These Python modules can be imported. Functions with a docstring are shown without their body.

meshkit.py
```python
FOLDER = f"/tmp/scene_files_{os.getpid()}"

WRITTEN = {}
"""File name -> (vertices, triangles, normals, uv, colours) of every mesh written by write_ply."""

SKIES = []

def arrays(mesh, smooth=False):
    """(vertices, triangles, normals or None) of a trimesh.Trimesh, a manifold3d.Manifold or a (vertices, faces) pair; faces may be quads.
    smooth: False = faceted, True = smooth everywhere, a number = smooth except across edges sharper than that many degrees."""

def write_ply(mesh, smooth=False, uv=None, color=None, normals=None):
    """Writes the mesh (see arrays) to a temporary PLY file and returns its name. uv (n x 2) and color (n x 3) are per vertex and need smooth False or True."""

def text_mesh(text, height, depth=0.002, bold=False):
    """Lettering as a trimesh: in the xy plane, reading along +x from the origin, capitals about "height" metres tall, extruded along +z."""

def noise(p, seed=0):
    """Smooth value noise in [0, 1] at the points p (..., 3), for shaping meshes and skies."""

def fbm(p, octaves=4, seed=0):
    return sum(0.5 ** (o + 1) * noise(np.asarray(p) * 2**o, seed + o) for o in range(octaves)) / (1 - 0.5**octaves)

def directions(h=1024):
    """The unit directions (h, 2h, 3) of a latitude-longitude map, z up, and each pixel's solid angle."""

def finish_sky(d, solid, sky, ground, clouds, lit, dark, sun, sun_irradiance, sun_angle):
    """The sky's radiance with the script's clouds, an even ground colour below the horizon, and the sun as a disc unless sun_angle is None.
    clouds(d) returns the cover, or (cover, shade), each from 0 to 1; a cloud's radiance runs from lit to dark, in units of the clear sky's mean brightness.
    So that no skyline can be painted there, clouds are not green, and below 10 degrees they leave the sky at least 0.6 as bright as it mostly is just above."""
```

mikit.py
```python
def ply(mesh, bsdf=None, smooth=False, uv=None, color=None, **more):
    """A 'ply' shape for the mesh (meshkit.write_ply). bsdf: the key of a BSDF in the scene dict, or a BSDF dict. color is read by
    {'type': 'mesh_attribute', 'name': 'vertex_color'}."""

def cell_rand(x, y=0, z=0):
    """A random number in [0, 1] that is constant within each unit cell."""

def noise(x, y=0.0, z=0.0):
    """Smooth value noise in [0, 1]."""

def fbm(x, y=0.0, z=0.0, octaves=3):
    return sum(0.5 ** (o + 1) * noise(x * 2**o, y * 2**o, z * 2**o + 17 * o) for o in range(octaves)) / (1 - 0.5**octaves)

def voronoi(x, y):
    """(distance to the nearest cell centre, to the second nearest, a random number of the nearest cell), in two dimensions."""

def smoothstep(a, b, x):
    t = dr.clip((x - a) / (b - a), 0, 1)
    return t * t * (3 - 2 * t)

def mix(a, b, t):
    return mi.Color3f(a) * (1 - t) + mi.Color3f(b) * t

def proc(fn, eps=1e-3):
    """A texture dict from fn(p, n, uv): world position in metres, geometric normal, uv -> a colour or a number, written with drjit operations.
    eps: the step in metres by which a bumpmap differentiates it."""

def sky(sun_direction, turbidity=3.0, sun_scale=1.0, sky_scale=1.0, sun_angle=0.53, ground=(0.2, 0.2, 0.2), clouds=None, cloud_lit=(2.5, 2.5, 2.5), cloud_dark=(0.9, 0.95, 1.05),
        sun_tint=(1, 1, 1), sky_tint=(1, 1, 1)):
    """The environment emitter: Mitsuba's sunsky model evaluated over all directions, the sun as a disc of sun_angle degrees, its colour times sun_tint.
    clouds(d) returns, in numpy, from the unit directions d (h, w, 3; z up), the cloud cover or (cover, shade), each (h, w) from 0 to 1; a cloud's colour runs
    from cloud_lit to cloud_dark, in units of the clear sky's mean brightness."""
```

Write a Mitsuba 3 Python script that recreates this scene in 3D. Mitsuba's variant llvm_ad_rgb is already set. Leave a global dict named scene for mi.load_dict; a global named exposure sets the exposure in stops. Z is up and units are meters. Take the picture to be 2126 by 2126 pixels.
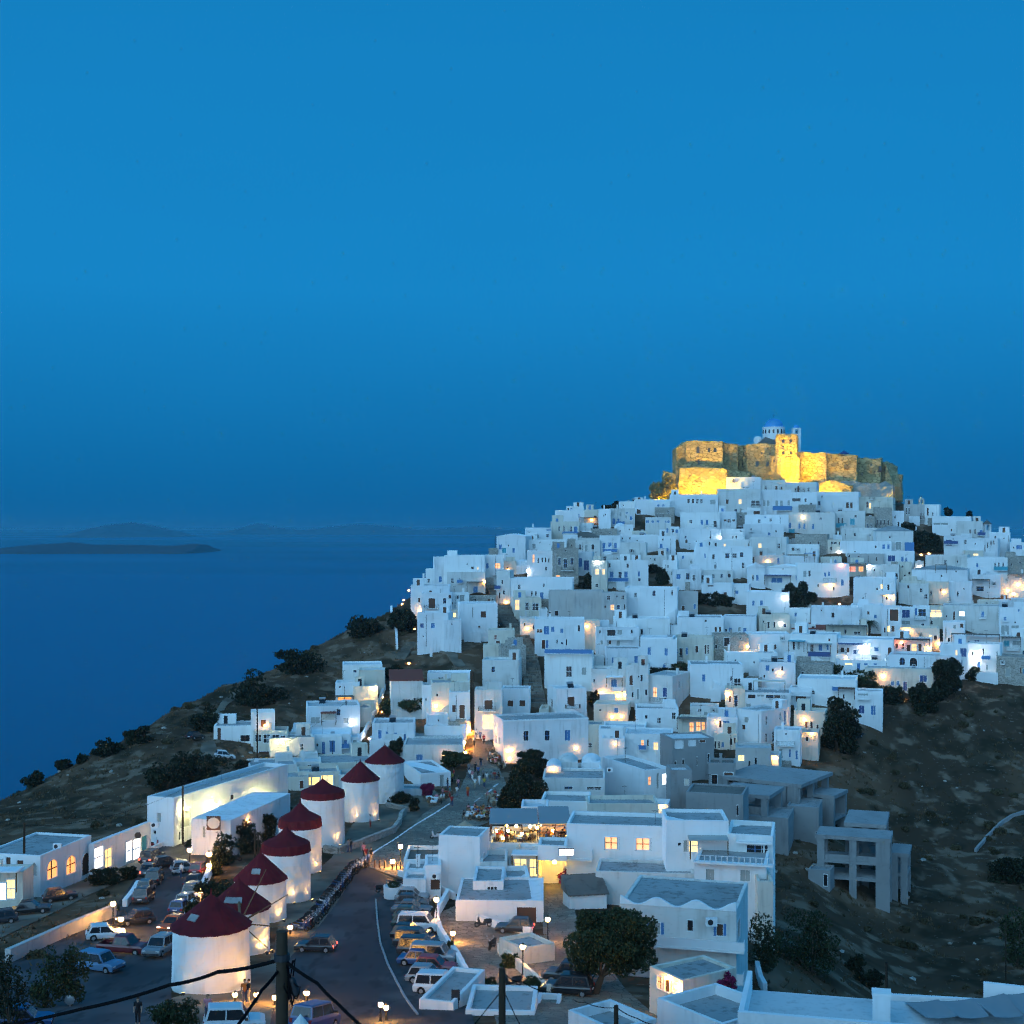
import math, random
import numpy as np, trimesh, manifold3d as m3, drjit as dr
import mitsuba as mi, mikit, meshkit
from scipy.interpolate import LinearNDInterpolator
from scipy.ndimage import gaussian_filter
from scipy.spatial import Delaunay
import shapely.geometry as sg, shapely

T = mi.ScalarTransform4f
scene, labels = {}, {}

# ---------------------------------------------------------------- camera, sky, exposure
F, CX, HY = 2907.0, 1063.0, 1092.0          # focal length, centre column, horizon row of the 2126 px photograph
scene['camera'] = {'type': 'perspective', 'fov': math.degrees(2 * math.atan(1063 / F)), 'fov_axis': 'x',
                   'principal_point_offset_y': (1063 - HY) / 2126, 'near_clip': 1.0, 'far_clip': 90000.0,
                   'to_world': T().look_at(origin=[0, 0, 0], target=[0, 1, 0], up=[0, 0, 1])}
exposure = 6.0                 # a long exposure: the whole place is dim
DIM = 1 / 64.0
HAZE = 9.0e-5


def dusk_air(d):
    """The even veil of a blue-hour sky: darker towards the horizon and again towards the zenith, the same all the way round."""
    el = np.degrees(np.arcsin(np.clip(d[..., 2], -1, 1)))
    low = 1 - np.clip((el + 1.0) / 10.5, 0, 1) ** 0.9
    high = 0.42 * np.clip((el - 11) / 30, 0, 1)
    wisps = 0.08 * (meshkit.fbm(d * [5, 5, 22], 3, 4) - 0.5)
    return np.ones_like(el), np.clip(np.maximum(low, high) + wisps, 0, 1)


AFTERGLOW = np.array([-0.42, -0.86, 0.26])   # the sun has set behind the camera: its wide afterglow
scene['sky'] = mikit.sky(AFTERGLOW, turbidity=3, sky_scale=DIM, sun_scale=0.1 * DIM, sun_angle=75, sun_tint=(9.6, 25.5, 72.0), ground=(0.1, 0.1, 0.1), clouds=dusk_air,
                         cloud_lit=(0.13, 3.9, 9.6), cloud_dark=(0.02, 1.6, 4.7), sky_tint=(1, 1, 1))

scene['sky']['sampling_weight'] = 110.0
if HAZE:
    scene['air'] = {'type': 'homogeneous', 'albedo': {'type': 'rgb', 'value': [.95, .95, .95]}, 'sigma_t': HAZE, 'phase': {'type': 'hg', 'g': 0.8}}
    scene['haze'] = {'type': 'cube', 'to_world': T().translate([0, 0, -55]).scale([62000, 62000, 106]), 'bsdf': {'type': 'null'}, 'interior': {'type': 'ref', 'id': 'air'}}
    scene['camera']['medium'] = {'type': 'ref', 'id': 'air'}
    labels['haze'] = {'kind': 'stuff', 'label': 'blue dusk haze over the sea'}

# ---------------------------------------------------------------- materials
mix, fbm, noise, smoothstep, voronoi = mikit.mix, mikit.fbm, mikit.noise, mikit.smoothstep, mikit.voronoi


def rgb(*c):
    return {'type': 'rgb', 'value': list(c)}


def mat(name, color, rough=0.9, spec=0.2, metal=0.0, bump=None, two=True):
    b = {'type': 'principled', 'base_color': color if isinstance(color, dict) else rgb(*color), 'roughness': rough, 'specular': spec, 'metallic': metal}
    if bump:
        b = {'type': 'bumpmap', 'arbitrary': mikit.proc(bump[0], bump[2] if len(bump) > 2 else 0.02), 'scale': bump[1], 'bsdf': b}
    scene[name] = {'type': 'twosided', 'bsdf': b} if two else b
    return name


def plaster(base, dirt, seed, amount=1.0):
    def fn(p, n, uv):
        a = fbm(p.x * 0.35 + seed, p.y * 0.35, p.z * 0.35, 3)
        s = fbm((p.x + p.y * 0.7) * 1.7 + seed, (p.y - p.x * 0.7) * 1.7, p.z * 0.22, 3)
        f = fbm(p.x * 4.1, p.y * 4.1, p.z * 4.1 + seed, 2)
        t = smoothstep(0.52, 0.8, s) * 0.5 + smoothstep(0.45, 0.85, a) * 0.4 + smoothstep(0.6, 0.9, f) * 0.25
        return mix(base, dirt, dr.clip(t * amount, 0, 1))
    return mikit.proc(fn)


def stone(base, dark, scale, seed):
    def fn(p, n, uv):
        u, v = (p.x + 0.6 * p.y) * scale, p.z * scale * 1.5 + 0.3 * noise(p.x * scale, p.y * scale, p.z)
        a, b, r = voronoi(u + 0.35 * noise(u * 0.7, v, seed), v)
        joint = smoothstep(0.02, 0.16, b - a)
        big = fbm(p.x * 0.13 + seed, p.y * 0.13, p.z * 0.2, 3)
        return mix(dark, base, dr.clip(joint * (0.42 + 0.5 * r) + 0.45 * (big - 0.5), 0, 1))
    return mikit.proc(fn)


mat('mat_white', plaster((0.80, 0.80, 0.79), (0.60, 0.60, 0.58), 3.1, 0.8))
mat('mat_white_b', plaster((0.74, 0.745, 0.745), (0.52, 0.52, 0.51), 11.7))
mat('mat_white_c', plaster((0.84, 0.83, 0.80), (0.66, 0.63, 0.58), 23.9, 0.8))
mat('mat_white_d', plaster((0.68, 0.66, 0.62), (0.48, 0.45, 0.40), 27.3, 1.2))
mat('mat_cream', plaster((0.68, 0.62, 0.52), (0.46, 0.41, 0.33), 31.3))
mat('mat_grey', plaster((0.50, 0.48, 0.45), (0.33, 0.31, 0.29), 41.9))
mat('mat_stone', stone((0.50, 0.46, 0.40), (0.20, 0.18, 0.155), 2.1, 5.0))
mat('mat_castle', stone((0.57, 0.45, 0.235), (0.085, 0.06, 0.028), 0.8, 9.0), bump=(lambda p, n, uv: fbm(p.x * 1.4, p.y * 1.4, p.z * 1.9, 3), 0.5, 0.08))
mat('mat_concrete', plaster((0.29, 0.295, 0.29), (0.18, 0.18, 0.18), 51.1))
mat('mat_roof', plaster((0.34, 0.345, 0.34), (0.19, 0.19, 0.185), 61.7, 1.5))
mat('mat_roof_b', plaster((0.44, 0.44, 0.43), (0.25, 0.25, 0.24), 71.3, 1.5))
mat('mat_roof_c', plaster((0.62, 0.62, 0.61), (0.42, 0.42, 0.41), 77.3, 1.3))
mat('mat_roof_dark', plaster((0.17, 0.15, 0.13), (0.09, 0.08, 0.07), 81.3, 1.2))
mat('mat_tile', (0.23, 0.065, 0.045), 0.8)
mat('mat_blue', (0.07, 0.20, 0.42), 0.55, 0.4)
mat('mat_blue_dark', (0.035, 0.08, 0.22), 0.5, 0.4)
mat('mat_teal', (0.05, 0.33, 0.42), 0.55, 0.4)
mat('mat_brown', (0.115, 0.055, 0.035), 0.6, 0.3)
mat('mat_shutter', (0.36, 0.38, 0.36), 0.6, 0.3)
mat('mat_pane', (0.016, 0.018, 0.022), 0.12, 0.6)
mat('mat_frame', (0.78, 0.78, 0.77), 0.6)
mat('mat_iron', (0.025, 0.025, 0.028), 0.5, 0.4)
mat('mat_cable', (.006, .006, .007), .9, .05)
mat('mat_metal', (0.42, 0.43, 0.44), 0.35, 0.5, 0.6)
mat('mat_wood', (0.16, 0.10, 0.055), 0.75)
mat('mat_pole', plaster((0.05, 0.034, 0.022), (0.022, 0.016, 0.012), 5.5, 1.5), 0.9)
mat('mat_glass_lit', (0.8, 0.7, 0.5), 0.5)
mat('mat_dome', plaster((0.05, 0.30, 0.62), (0.035, 0.2, 0.45), 2.2), 0.5, 0.4)


def hill_colour(p, n, uv):
    a = fbm(p.x * 0.05, p.y * 0.05, 0.0, 4)
    b = fbm(p.x * 0.42 + 9, p.y * 0.42, 0.0, 3)
    c = noise(p.x * 2.3, p.y * 2.3, p.z * 2.3)
    col = mix((0.135, 0.082, 0.050), (0.062, 0.043, 0.028), smoothstep(0.35, 0.65, a))
    col = mix(col, (0.21, 0.15, 0.105), smoothstep(0.52, 0.75, b) * 0.8)
    col = mix(col, (0.028, 0.026, 0.016), smoothstep(0.50, 0.72, fbm(p.x * 0.22, p.y * 0.22, 5.0, 3)) * 0.8)
    return mix(col, (0.26, 0.24, 0.21), smoothstep(0.82, 0.95, c) * 0.45)


mat('mat_hill', mikit.proc(hill_colour), 1.0, 0.05, bump=(lambda p, n, uv: fbm(p.x * 0.9, p.y * 0.9, p.z * 0.9, 4), 1.1, 0.1))


def asphalt_colour(p, n, uv):
    a = fbm(p.x * 0.16, p.y * 0.16, 0.0, 3)
    b = fbm(p.x * 1.1, p.y * 0.35, 3.0, 3)
    col = mix((0.042, 0.043, 0.047), (0.075, 0.076, 0.078), smoothstep(0.4, 0.7, a))
    return mix(col, (0.024, 0.025, 0.027), smoothstep(0.55, 0.8, b) * 0.7)


def paving_colour(p, n, uv):
    a, b, r = voronoi(p.x * 1.1, p.y * 1.1)
    base = mix((0.17, 0.145, 0.115), (0.27, 0.235, 0.19), r)
    base = mix((0.10, 0.088, 0.07), base, smoothstep(0.02, 0.12, b - a))
    return mix(base, (0.12, 0.105, 0.09), smoothstep(0.45, 0.75, fbm(p.x * 0.2, p.y * 0.2, 1.0, 3)) * 0.7)


def dust_colour(p, n, uv):
    a = fbm(p.x * 0.25, p.y * 0.25, 0.0, 4)
    return mix((0.20, 0.165, 0.125), (0.10, 0.085, 0.066), smoothstep(0.35, 0.7, a))


mat('mat_asphalt', mikit.proc(asphalt_colour), 0.8, 0.3)
mat('mat_paving', mikit.proc(paving_colour), 0.9)
mat('mat_dust', mikit.proc(dust_colour), 1.0)
mat('mat_leaf', mikit.proc(lambda p, n, uv: mix((0.013, 0.024, 0.010), (0.045, 0.058, 0.022), noise(p.x * 0.9, p.y * 0.9, p.z * 0.9))), 0.8, 0.2)
mat('mat_leaf_dark', mikit.proc(lambda p, n, uv: mix((0.007, 0.012, 0.006), (0.022, 0.030, 0.013), noise(p.x * 0.9, p.y * 0.9, p.z * 0.9))), 0.8, 0.2)
mat('mat_flower', (0.20, 0.018, 0.07), 0.8)
mat('mat_bark', (0.09, 0.065, 0.045), 0.95)
mat('mat_mill_roof', plaster((0.115, 0.009, 0.016), (0.07, 0.007, 0.011), 91.0, 1.3), 0.8)
mat('mat_mill', plaster((0.82, 0.82, 0.80), (0.62, 0.61, 0.58), 95.0, 0.9), bump=(lambda p, n, uv: fbm(p.x * 1.9, p.y * 1.9, p.z * 2.4, 4), 0.38, 0.05))


def sea_colour(p, n, uv):
    a = fbm(p.x * 0.0003, p.y * 0.0007, 0.0, 2)
    return mix((0.0016, 0.019, 0.060), (0.0060, 0.052, 0.150), smoothstep(0.3, 0.7, a))


mat('mat_sea', mikit.proc(sea_colour), 0.32, 0.5)
mat('mat_isle', mikit.proc(lambda p, n, uv: mix((0.035, 0.03, 0.03), (0.075, 0.06, 0.055), fbm(p.x * 0.004, p.y * 0.004, p.z * 0.01, 3))), 1.0, 0.05)

# ---------------------------------------------------------------- pixel views of the photograph (origin x, y, source pixels per view unit)
VIEWS = {'1': (0, 1350, .40161), '2': (600, 1350, .31056), '3': (600, 1526, .31056), '4': (1100, 1526, .31056), '5': (1526, 1526, .31056),
         '6': (1300, 840, .32402), '7': (1626, 1000, .25880), '8': (700, 1100, .31056), 'A': (1000, 1000, .20704), 'B': (1250, 1400, .31056),
         'C': (1330, 850, .31056), 'D': (0, 1900, .36232), 'E': (1150, 1900, .50518), 'F': (0, 1650, .23292), 'S': (0, 0, 1.0), 'W': (0, 0, 1.10041)}


def src(v, x, y):
    a = VIEWS[v]
    return a[0] + a[2] * x, a[1] + a[2] * y


def xyz(sx, sy, Y):
    return np.array([(sx - CX) / F * Y, Y, -(sy - HY) / F * Y])


def zground(Y):
    return np.interp(Y, [0, 20, 40, 60, 85, 107, 150, 200, 252], [-3, -10, -18, -25, -31.5, -36, -40, -41.5, -42])


_Y = np.linspace(60, 253, 800)
_R = HY - zground(_Y) * F / _Y


def depth_of(row):
    """The distance of a point on the town's ground that shows at this row of the photograph."""
    if row > 1575:
        return float(np.interp(-row, -_R, _Y))
    return float(113.5 / ((row - HY) / F + 0.286))


# ---------------------------------------------------------------- naming
_used = set()


def key_of(name):
    k, i = name, 0
    while k in _used:
        i += 1
        k = f'{name}_{i:03d}'
    _used.add(k)
    return k


def sub(parent, name):
    return key_of(parent + '__' + name)


def ref(b):
    return {'type': 'ref', 'id': b}


def add(key, mesh, bsdf, smooth=False, **kw):
    scene[key] = mikit.ply(mesh, bsdf, smooth, **kw)
    return key


def tag(key, label=None, cat=None, group=None, kind=None):
    labels[key] = {k: v for k, v in (('label', label), ('category', cat), ('group', group), ('kind', kind)) if v}


_unit = {}


def unit(name, make, smooth=False):
    if name not in _unit:
        _unit[name] = mikit.ply(make(), None, smooth)
    return _unit[name]


def put(key, shape, bsdf, M, emit=None):
    e = {**shape, 'bsdf': ref(bsdf), 'to_world': T(np.asarray(M, float).tolist())}
    if emit is not None:
        e['emitter'] = {'type': 'area', 'radiance': rgb(*[x * DIM for x in emit]), 'sampling_weight': 0.25}
    scene[key] = e
    return key


def frame(o, u, v, w=(0, 0, 1)):
    M = np.eye(4)
    M[:3, 0], M[:3, 1], M[:3, 2], M[:3, 3] = u, v, w, o
    return M


def box(x0, x1, y0, y1, z0, z1):
    b = trimesh.creation.box((x1 - x0, y1 - y0, z1 - z0))
    b.apply_translation(((x0 + x1) / 2, (y0 + y1) / 2, (z0 + z1) / 2))
    return b


def cat(*m):
    return trimesh.util.concatenate([x for x in m])


def tube(p, q, r, n=6, r2=None):
    p, q = np.asarray(p, float), np.asarray(q, float)
    L = np.linalg.norm(q - p)
    c = trimesh.creation.cylinder(1.0, 1.0, sections=n)
    v = c.vertices.copy()
    k = v[:, 2] + 0.5
    rr = r + ((r if r2 is None else r2) - r) * k
    v[:, 0] *= rr
    v[:, 1] *= rr
    v[:, 2] = k * L
    d = (q - p) / L
    M = trimesh.geometry.align_vectors([0, 0, 1], d)
    v = v @ M[:3, :3].T + p
    return trimesh.Trimesh(v, c.faces, process=False)


def mcube(x0, x1, y0, y1, z0, z1):
    return m3.Manifold.cube([x1 - x0, y1 - y0, z1 - z0]).translate([x0, y0, z0])


def tri(man):
    m = man.to_mesh()
    return trimesh.Trimesh(np.array(m.vert_properties[:, :3], float), np.array(m.tri_verts), process=False)


UBOX = unit('box', lambda: box(-.5, .5, -.5, .5, -.5, .5))


def bx(key, M, x0, x1, y0, y1, z0, z1, bsdf, emit=None):
    """A box given in the frame M."""
    return put(key, UBOX, bsdf, M @ frame([(x0 + x1) / 2, (y0 + y1) / 2, (z0 + z1) / 2], [x1 - x0, 0, 0], [0, y1 - y0, 0], [0, 0, z1 - z0]), emit)
# ---------------------------------------------------------------- the land
def _profiles():
    pts = []
    near = [(0, -3), (20, -10), (40, -18), (60, -25), (85, -31.5)]
    hz = lambda Y: -42 + 0.286 * (Y - 250) - 1.2
    base = [(107, -36), (130, -38.2), (150, -40), (175, -40.8), (200, -41.5), (225, -42)]
    def col(sx, prof):
        for Y, z in prof:
            pts.append(((sx - CX) / F * Y, Y, z))
    def fall(Yc, zc):
        return [(Yc, zc), (Yc + 12, zc - 3), (Yc + 40, zc - 24), (Yc + 90, zc - 62), (Yc + 160, -125), (Yc + 300, -150)]
    col(-500, near + [(107, -38), (130, -42), (160, -47), (180, -55)] + fall(200, -62))
    col(-150, near + [(107, -36), (130, -39), (150, -41.5), (170, -42.6), (200, -44.5)] + fall(224, -47))
    col(0, near + [(107, -36), (130, -38.6), (150, -41), (170, -42), (190, -42.6)] + fall(225, -44.3))
    col(140, near + [(107, -36), (130, -38), (150, -40.5), (170, -42), (190, -42.8), (215, -42.6)] + fall(240, -41.2))
    col(280, near + [(107, -36), (130, -38), (150, -40), (175, -41.5), (200, -42.6), (225, -41.0)] + fall(255, -37.7))
    col(380, near + base[:5] + [(235, -39)] + fall(275, -34.6))
    col(480, near + base[:5] + [(230, -40.5)] + fall(290, -31.9))
    col(650, near + base + [(250, -41), (275, -36)] + fall(320, -26.9))
    col(720, near + base + [(250, -42.3), (275, -36.0), (300, -30)] + fall(333, -24.6))
    for sx, Yc, zc in ((810, 345, -20.6), (880, 353, -15.4), (1000, 375, -7.5), (1150, 395, -1.2), (1300, 410, 3.6), (1400, 432, 9.0), (1550, 470, 10.0), (1700, 485, 10.0), (1870, 475, 9.5), (1960, 425, 5.3), (2126, 388, -7.0), (2350, 370, -14)):
        hill = [(Y, hz(Y)) for Y in np.arange(252, min(Yc, 432) - 14, 18)]
        if sx < 1250:
            col(sx, near + base + hill + fall(Yc, zc))
        elif sx < 1500:
            col(sx, near + base[:3] + [(175, -42), (200, -43), (225, -43)] + hill[1:] + fall(Yc, zc))
        elif sx < 1650:
            col(sx, near + [(107, -36.6), (137, -39.6), (160, -46), (190, -49.5), (215, -48.5), (240, -43.5)] + hill[2:] + fall(Yc, zc))
            col(1620, near + [(107, -37.5), (137, -40.2), (158, -45.5), (190, -47.6), (215, -46.8), (240, -43.8)] + hill[2:] + fall(Yc, zc))
        elif sx < 1800:
            col(sx, near[:-2] + [(75, -31), (90, -37), (110, -42), (140, -48), (170, -50), (197, -48.8), (215, -47.6), (232, -46), (252, -42.5)] + hill[2:] + fall(Yc, zc))
            col(1830, near[:-2] + [(75, -33), (90, -40), (110, -46), (140, -52), (170, -55), (195, -54.6), (215, -52.3), (235, -49), (255, -44.2), (276, -35.0)] + hill[3:] + fall(Yc, zc))
        else:
            col(sx, near[:-2] + [(75, -34), (90, -42), (110, -48), (140, -54), (170, -56), (200, -55.7), (230, -52.0), (255, -44.7), (276, -35.2)] + hill[3:] + fall(Yc, zc))
    return np.array(pts)


_P = _profiles()
GX0, GY0, GS = -300.0, 0.0, 1.25
_gx, _gy = np.arange(GX0, 330.1, GS), np.arange(GY0, 720.1, GS)
_G = LinearNDInterpolator(_P[:, :2], _P[:, 2], fill_value=-140)(*np.meshgrid(_gx, _gy, indexing='ij'))
_G = gaussian_filter(_G, 2.4)
_gp = np.stack([*np.meshgrid(_gx, _gy, indexing='ij'), np.zeros_like(_G)], -1)
# the trodden ground of the saddle is smooth, the slopes are rough
_rough = np.clip(np.maximum(np.abs(_gp[..., 0] + 20 + _gp[..., 1] * 0.02) - 55, (_gp[..., 1] - 215)) / 25, 0.0, 1) * np.clip((_gp[..., 1] - 70) / 30, 0, 1)
_G = _G + _rough * ((meshkit.fbm(_gp / 11.0, 4, 2) - 0.5) * 3.0 + (meshkit.noise(_gp / 1.9, 8) - 0.5) * 0.55)


def tz(x, y):
    i, j = np.clip((np.asarray(x) - GX0) / GS, 0, _G.shape[0] - 1.001), np.clip((np.asarray(y) - GY0) / GS, 0, _G.shape[1] - 1.001)
    a, b = np.floor(i).astype(int), np.floor(j).astype(int)
    s, t = i - a, j - b
    return (_G[a, b] * (1 - s) + _G[a + 1, b] * s) * (1 - t) + (_G[a, b + 1] * (1 - s) + _G[a + 1, b + 1] * s) * t


def ground_at(sx, sy, far=480.0, near=40.0):
    """The first point of the land that this pixel's ray meets."""
    Y = np.arange(near, far, 0.5)
    p = np.stack([(sx - CX) / F * Y, Y, -(sy - HY) / F * Y])
    below = p[2] < tz(p[0], p[1])
    k = int(np.argmax(below)) if below.any() else len(Y) - 1
    x, y = p[0, k], p[1, k]
    return np.array([x, y, float(tz(x, y))])


def grid_mesh(G, x0, y0, s):
    n, m = G.shape
    X, Yg = np.meshgrid(x0 + s * np.arange(n), y0 + s * np.arange(m), indexing='ij')
    v = np.stack([X, Yg, G], -1).reshape(-1, 3)
    i = (np.arange(n - 1)[:, None] * m + np.arange(m - 1)[None]).ravel()
    return trimesh.Trimesh(v, np.vstack([np.stack([i, i + m, i + m + 1], 1), np.stack([i, i + m + 1, i + 1], 1)]), process=False)


SEA = -118.0
_gm = grid_mesh(_G, GX0, GY0, GS)
_gm.update_faces(_gm.vertices[_gm.faces][:, :, 2].max(1) > SEA - 3)
_gm.remove_unreferenced_vertices()
add('hillside', _gm, 'mat_hill', True)
tag('hillside', kind='structure', label='dry brown hill and saddle under the white town, falling to the sea')
_r = np.concatenate([np.linspace(0, 2000, 14), np.geomspace(2600, 60000, 12)])
_a = np.linspace(0, 2 * np.pi, 61)
_sv = np.array([(r * np.cos(t), r * np.sin(t), SEA) for r in _r for t in _a[:-1]])
_i = np.array([(i * 60 + j, (i + 1) * 60 + j, (i + 1) * 60 + (j + 1) % 60, i * 60 + (j + 1) % 60) for i in range(len(_r) - 1) for j in range(60)])
add('sea', (_sv, _i), 'mat_sea', False)
tag('sea', kind='structure', label='calm deep blue sea at dusk')


def isle(name, pts, Y, label, seed, thick):
    """An island: its ridge as (column, row) points of the skyline, at distance Y."""
    xs = np.array([(p[0] - CX) / F * Y for p in pts])
    hs = np.array([max(0.0, -(p[1] - HY) / F * Y - SEA) for p in pts])
    n, m = 220, 25
    u, w = np.linspace(xs[0], xs[-1], n), np.linspace(-1, 1, m)
    h = np.interp(u, xs, hs)
    V = []
    for i in range(n):
        for k in w:
            r = 0.75 + 0.5 * meshkit.fbm(np.array([u[i] / (thick * .5), k * 2.0, seed]), 4)
            V.append((u[i], Y + thick * k * (0.35 + 0.65 * min(1, h[i] / hs.max())), SEA - 6 + (h[i] + 6) * (1 - abs(k) ** 1.4) * (r if abs(k) > .01 else 1.0)))
    i = (np.arange(n - 1)[:, None] * m + np.arange(m - 1)[None]).ravel()
    f = np.vstack([np.stack([i, i + m, i + m + 1], 1), np.stack([i, i + m + 1, i + 1], 1)])
    k = key_of(name)
    add(k, trimesh.Trimesh(np.array(V), f, process=False), 'mat_isle', True)
    tag(k, kind='structure', label=label)


def _isl(v, pts):
    return [(x * .56936, 1040 + y * .56936) for x, y in pts]


isle('island', _isl('', [(-120, 188), (0, 172), (110, 160), (250, 153), (330, 160), (520, 161), (640, 163), (700, 156), (745, 160), (756, 178), (760, 189)]), 6300., 'low dark island close to shore on the left', 1.0, 500)
isle('island', _isl('', [(250, 124), (330, 102), (380, 88), (480, 78), (560, 90), (620, 104), (690, 124)]), 15500., 'pale peaked island on the left horizon', 2.0, 1500)
isle('island', _isl('', [(820, 114), (900, 92), (940, 80), (1010, 96), (1100, 106), (1200, 94), (1300, 84), (1420, 90), (1530, 106), (1640, 98), (1740, 92), (1900, 110)]), 21000., 'long faint island on the horizon in the middle', 3.0, 2500)


def drape(name, pts, bsdf, lift, label, v='S', step=1.6, far=480.):
    P = [ground_at(*src(v, x, y), far=far)[:2] for x, y in pts]
    poly = sg.Polygon(P).buffer(0)
    if poly.geom_type != 'Polygon':
        poly = max(poly.geoms, key=lambda g: g.area)
    x0, y0, x1, y1 = poly.bounds
    g = np.stack(np.meshgrid(np.arange(x0, x1, step), np.arange(y0, y1, step)), -1).reshape(-1, 2)
    g = g[shapely.contains_xy(poly.buffer(-0.3 * step), g[:, 0], g[:, 1])]
    L = poly.exterior.length
    e = np.array([poly.exterior.interpolate(d).coords[0] for d in np.arange(0, L, step)])
    q = np.vstack([e, g])
    f = Delaunay(q).simplices
    c = q[f].mean(1)
    f = f[shapely.contains_xy(poly, c[:, 0], c[:, 1])]
    a = q[f]
    flip = np.cross(a[:, 1] - a[:, 0], a[:, 2] - a[:, 0]) < 0
    f[flip] = f[flip][:, ::-1]
    k = key_of(name)
    add(k, trimesh.Trimesh(np.column_stack([q, tz(q[:, 0], q[:, 1]) + lift]), f, process=False), bsdf, True)
    tag(k, kind='structure', label=label)


drape('road', [(540, 2230), (575, 2020), (660, 1930), (745, 1800), (770, 1805), (822, 1832), (850, 1850), (880, 1880), (905, 1950), (950, 2030), (975, 2080), (1010, 2230)], 'mat_asphalt', 0.10, 'dark asphalt road beside the parked cars')
drape('plaza', [(745, 1800), (800, 1755), (860, 1715), (880, 1690), (925, 1665), (955, 1640), (975, 1590), (985, 1540), (1022, 1540), (1038, 1600), (1060, 1650), (1040, 1690), (1010, 1712), (960, 1730), (930, 1775), (905, 1800), (840, 1832), (770, 1805)], 'mat_paving', 0.14, 'paved square between windmills and cafes')
drape('terrace', [(340, 2230), (340, 2080), (560, 2000), (590, 1870), (690, 1780), (740, 1700), (830, 1655), (900, 1640), (930, 1664), (860, 1716), (745, 1800), (660, 1930), (575, 2020), (540, 2230)], 'mat_dust', 0.07, 'dusty stone terrace under the windmills')
drape('car_park', [(-40, 2230), (-40, 2020), (232, 1905), (250, 1870), (330, 1750), (440, 1745), (425, 1800), (400, 1880), (380, 1950), (356, 2060), (350, 2230)], 'mat_asphalt', 0.12, 'lower car park left of the windmills')
drape('lane', [(-30, 1905), (90, 1850), (190, 1818), (330, 1745), (400, 1740), (400, 1752), (330, 1795), (180, 1862), (-30, 1965)], 'mat_dust', 0.09, 'dusty lane along the low shops on the left')
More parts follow.
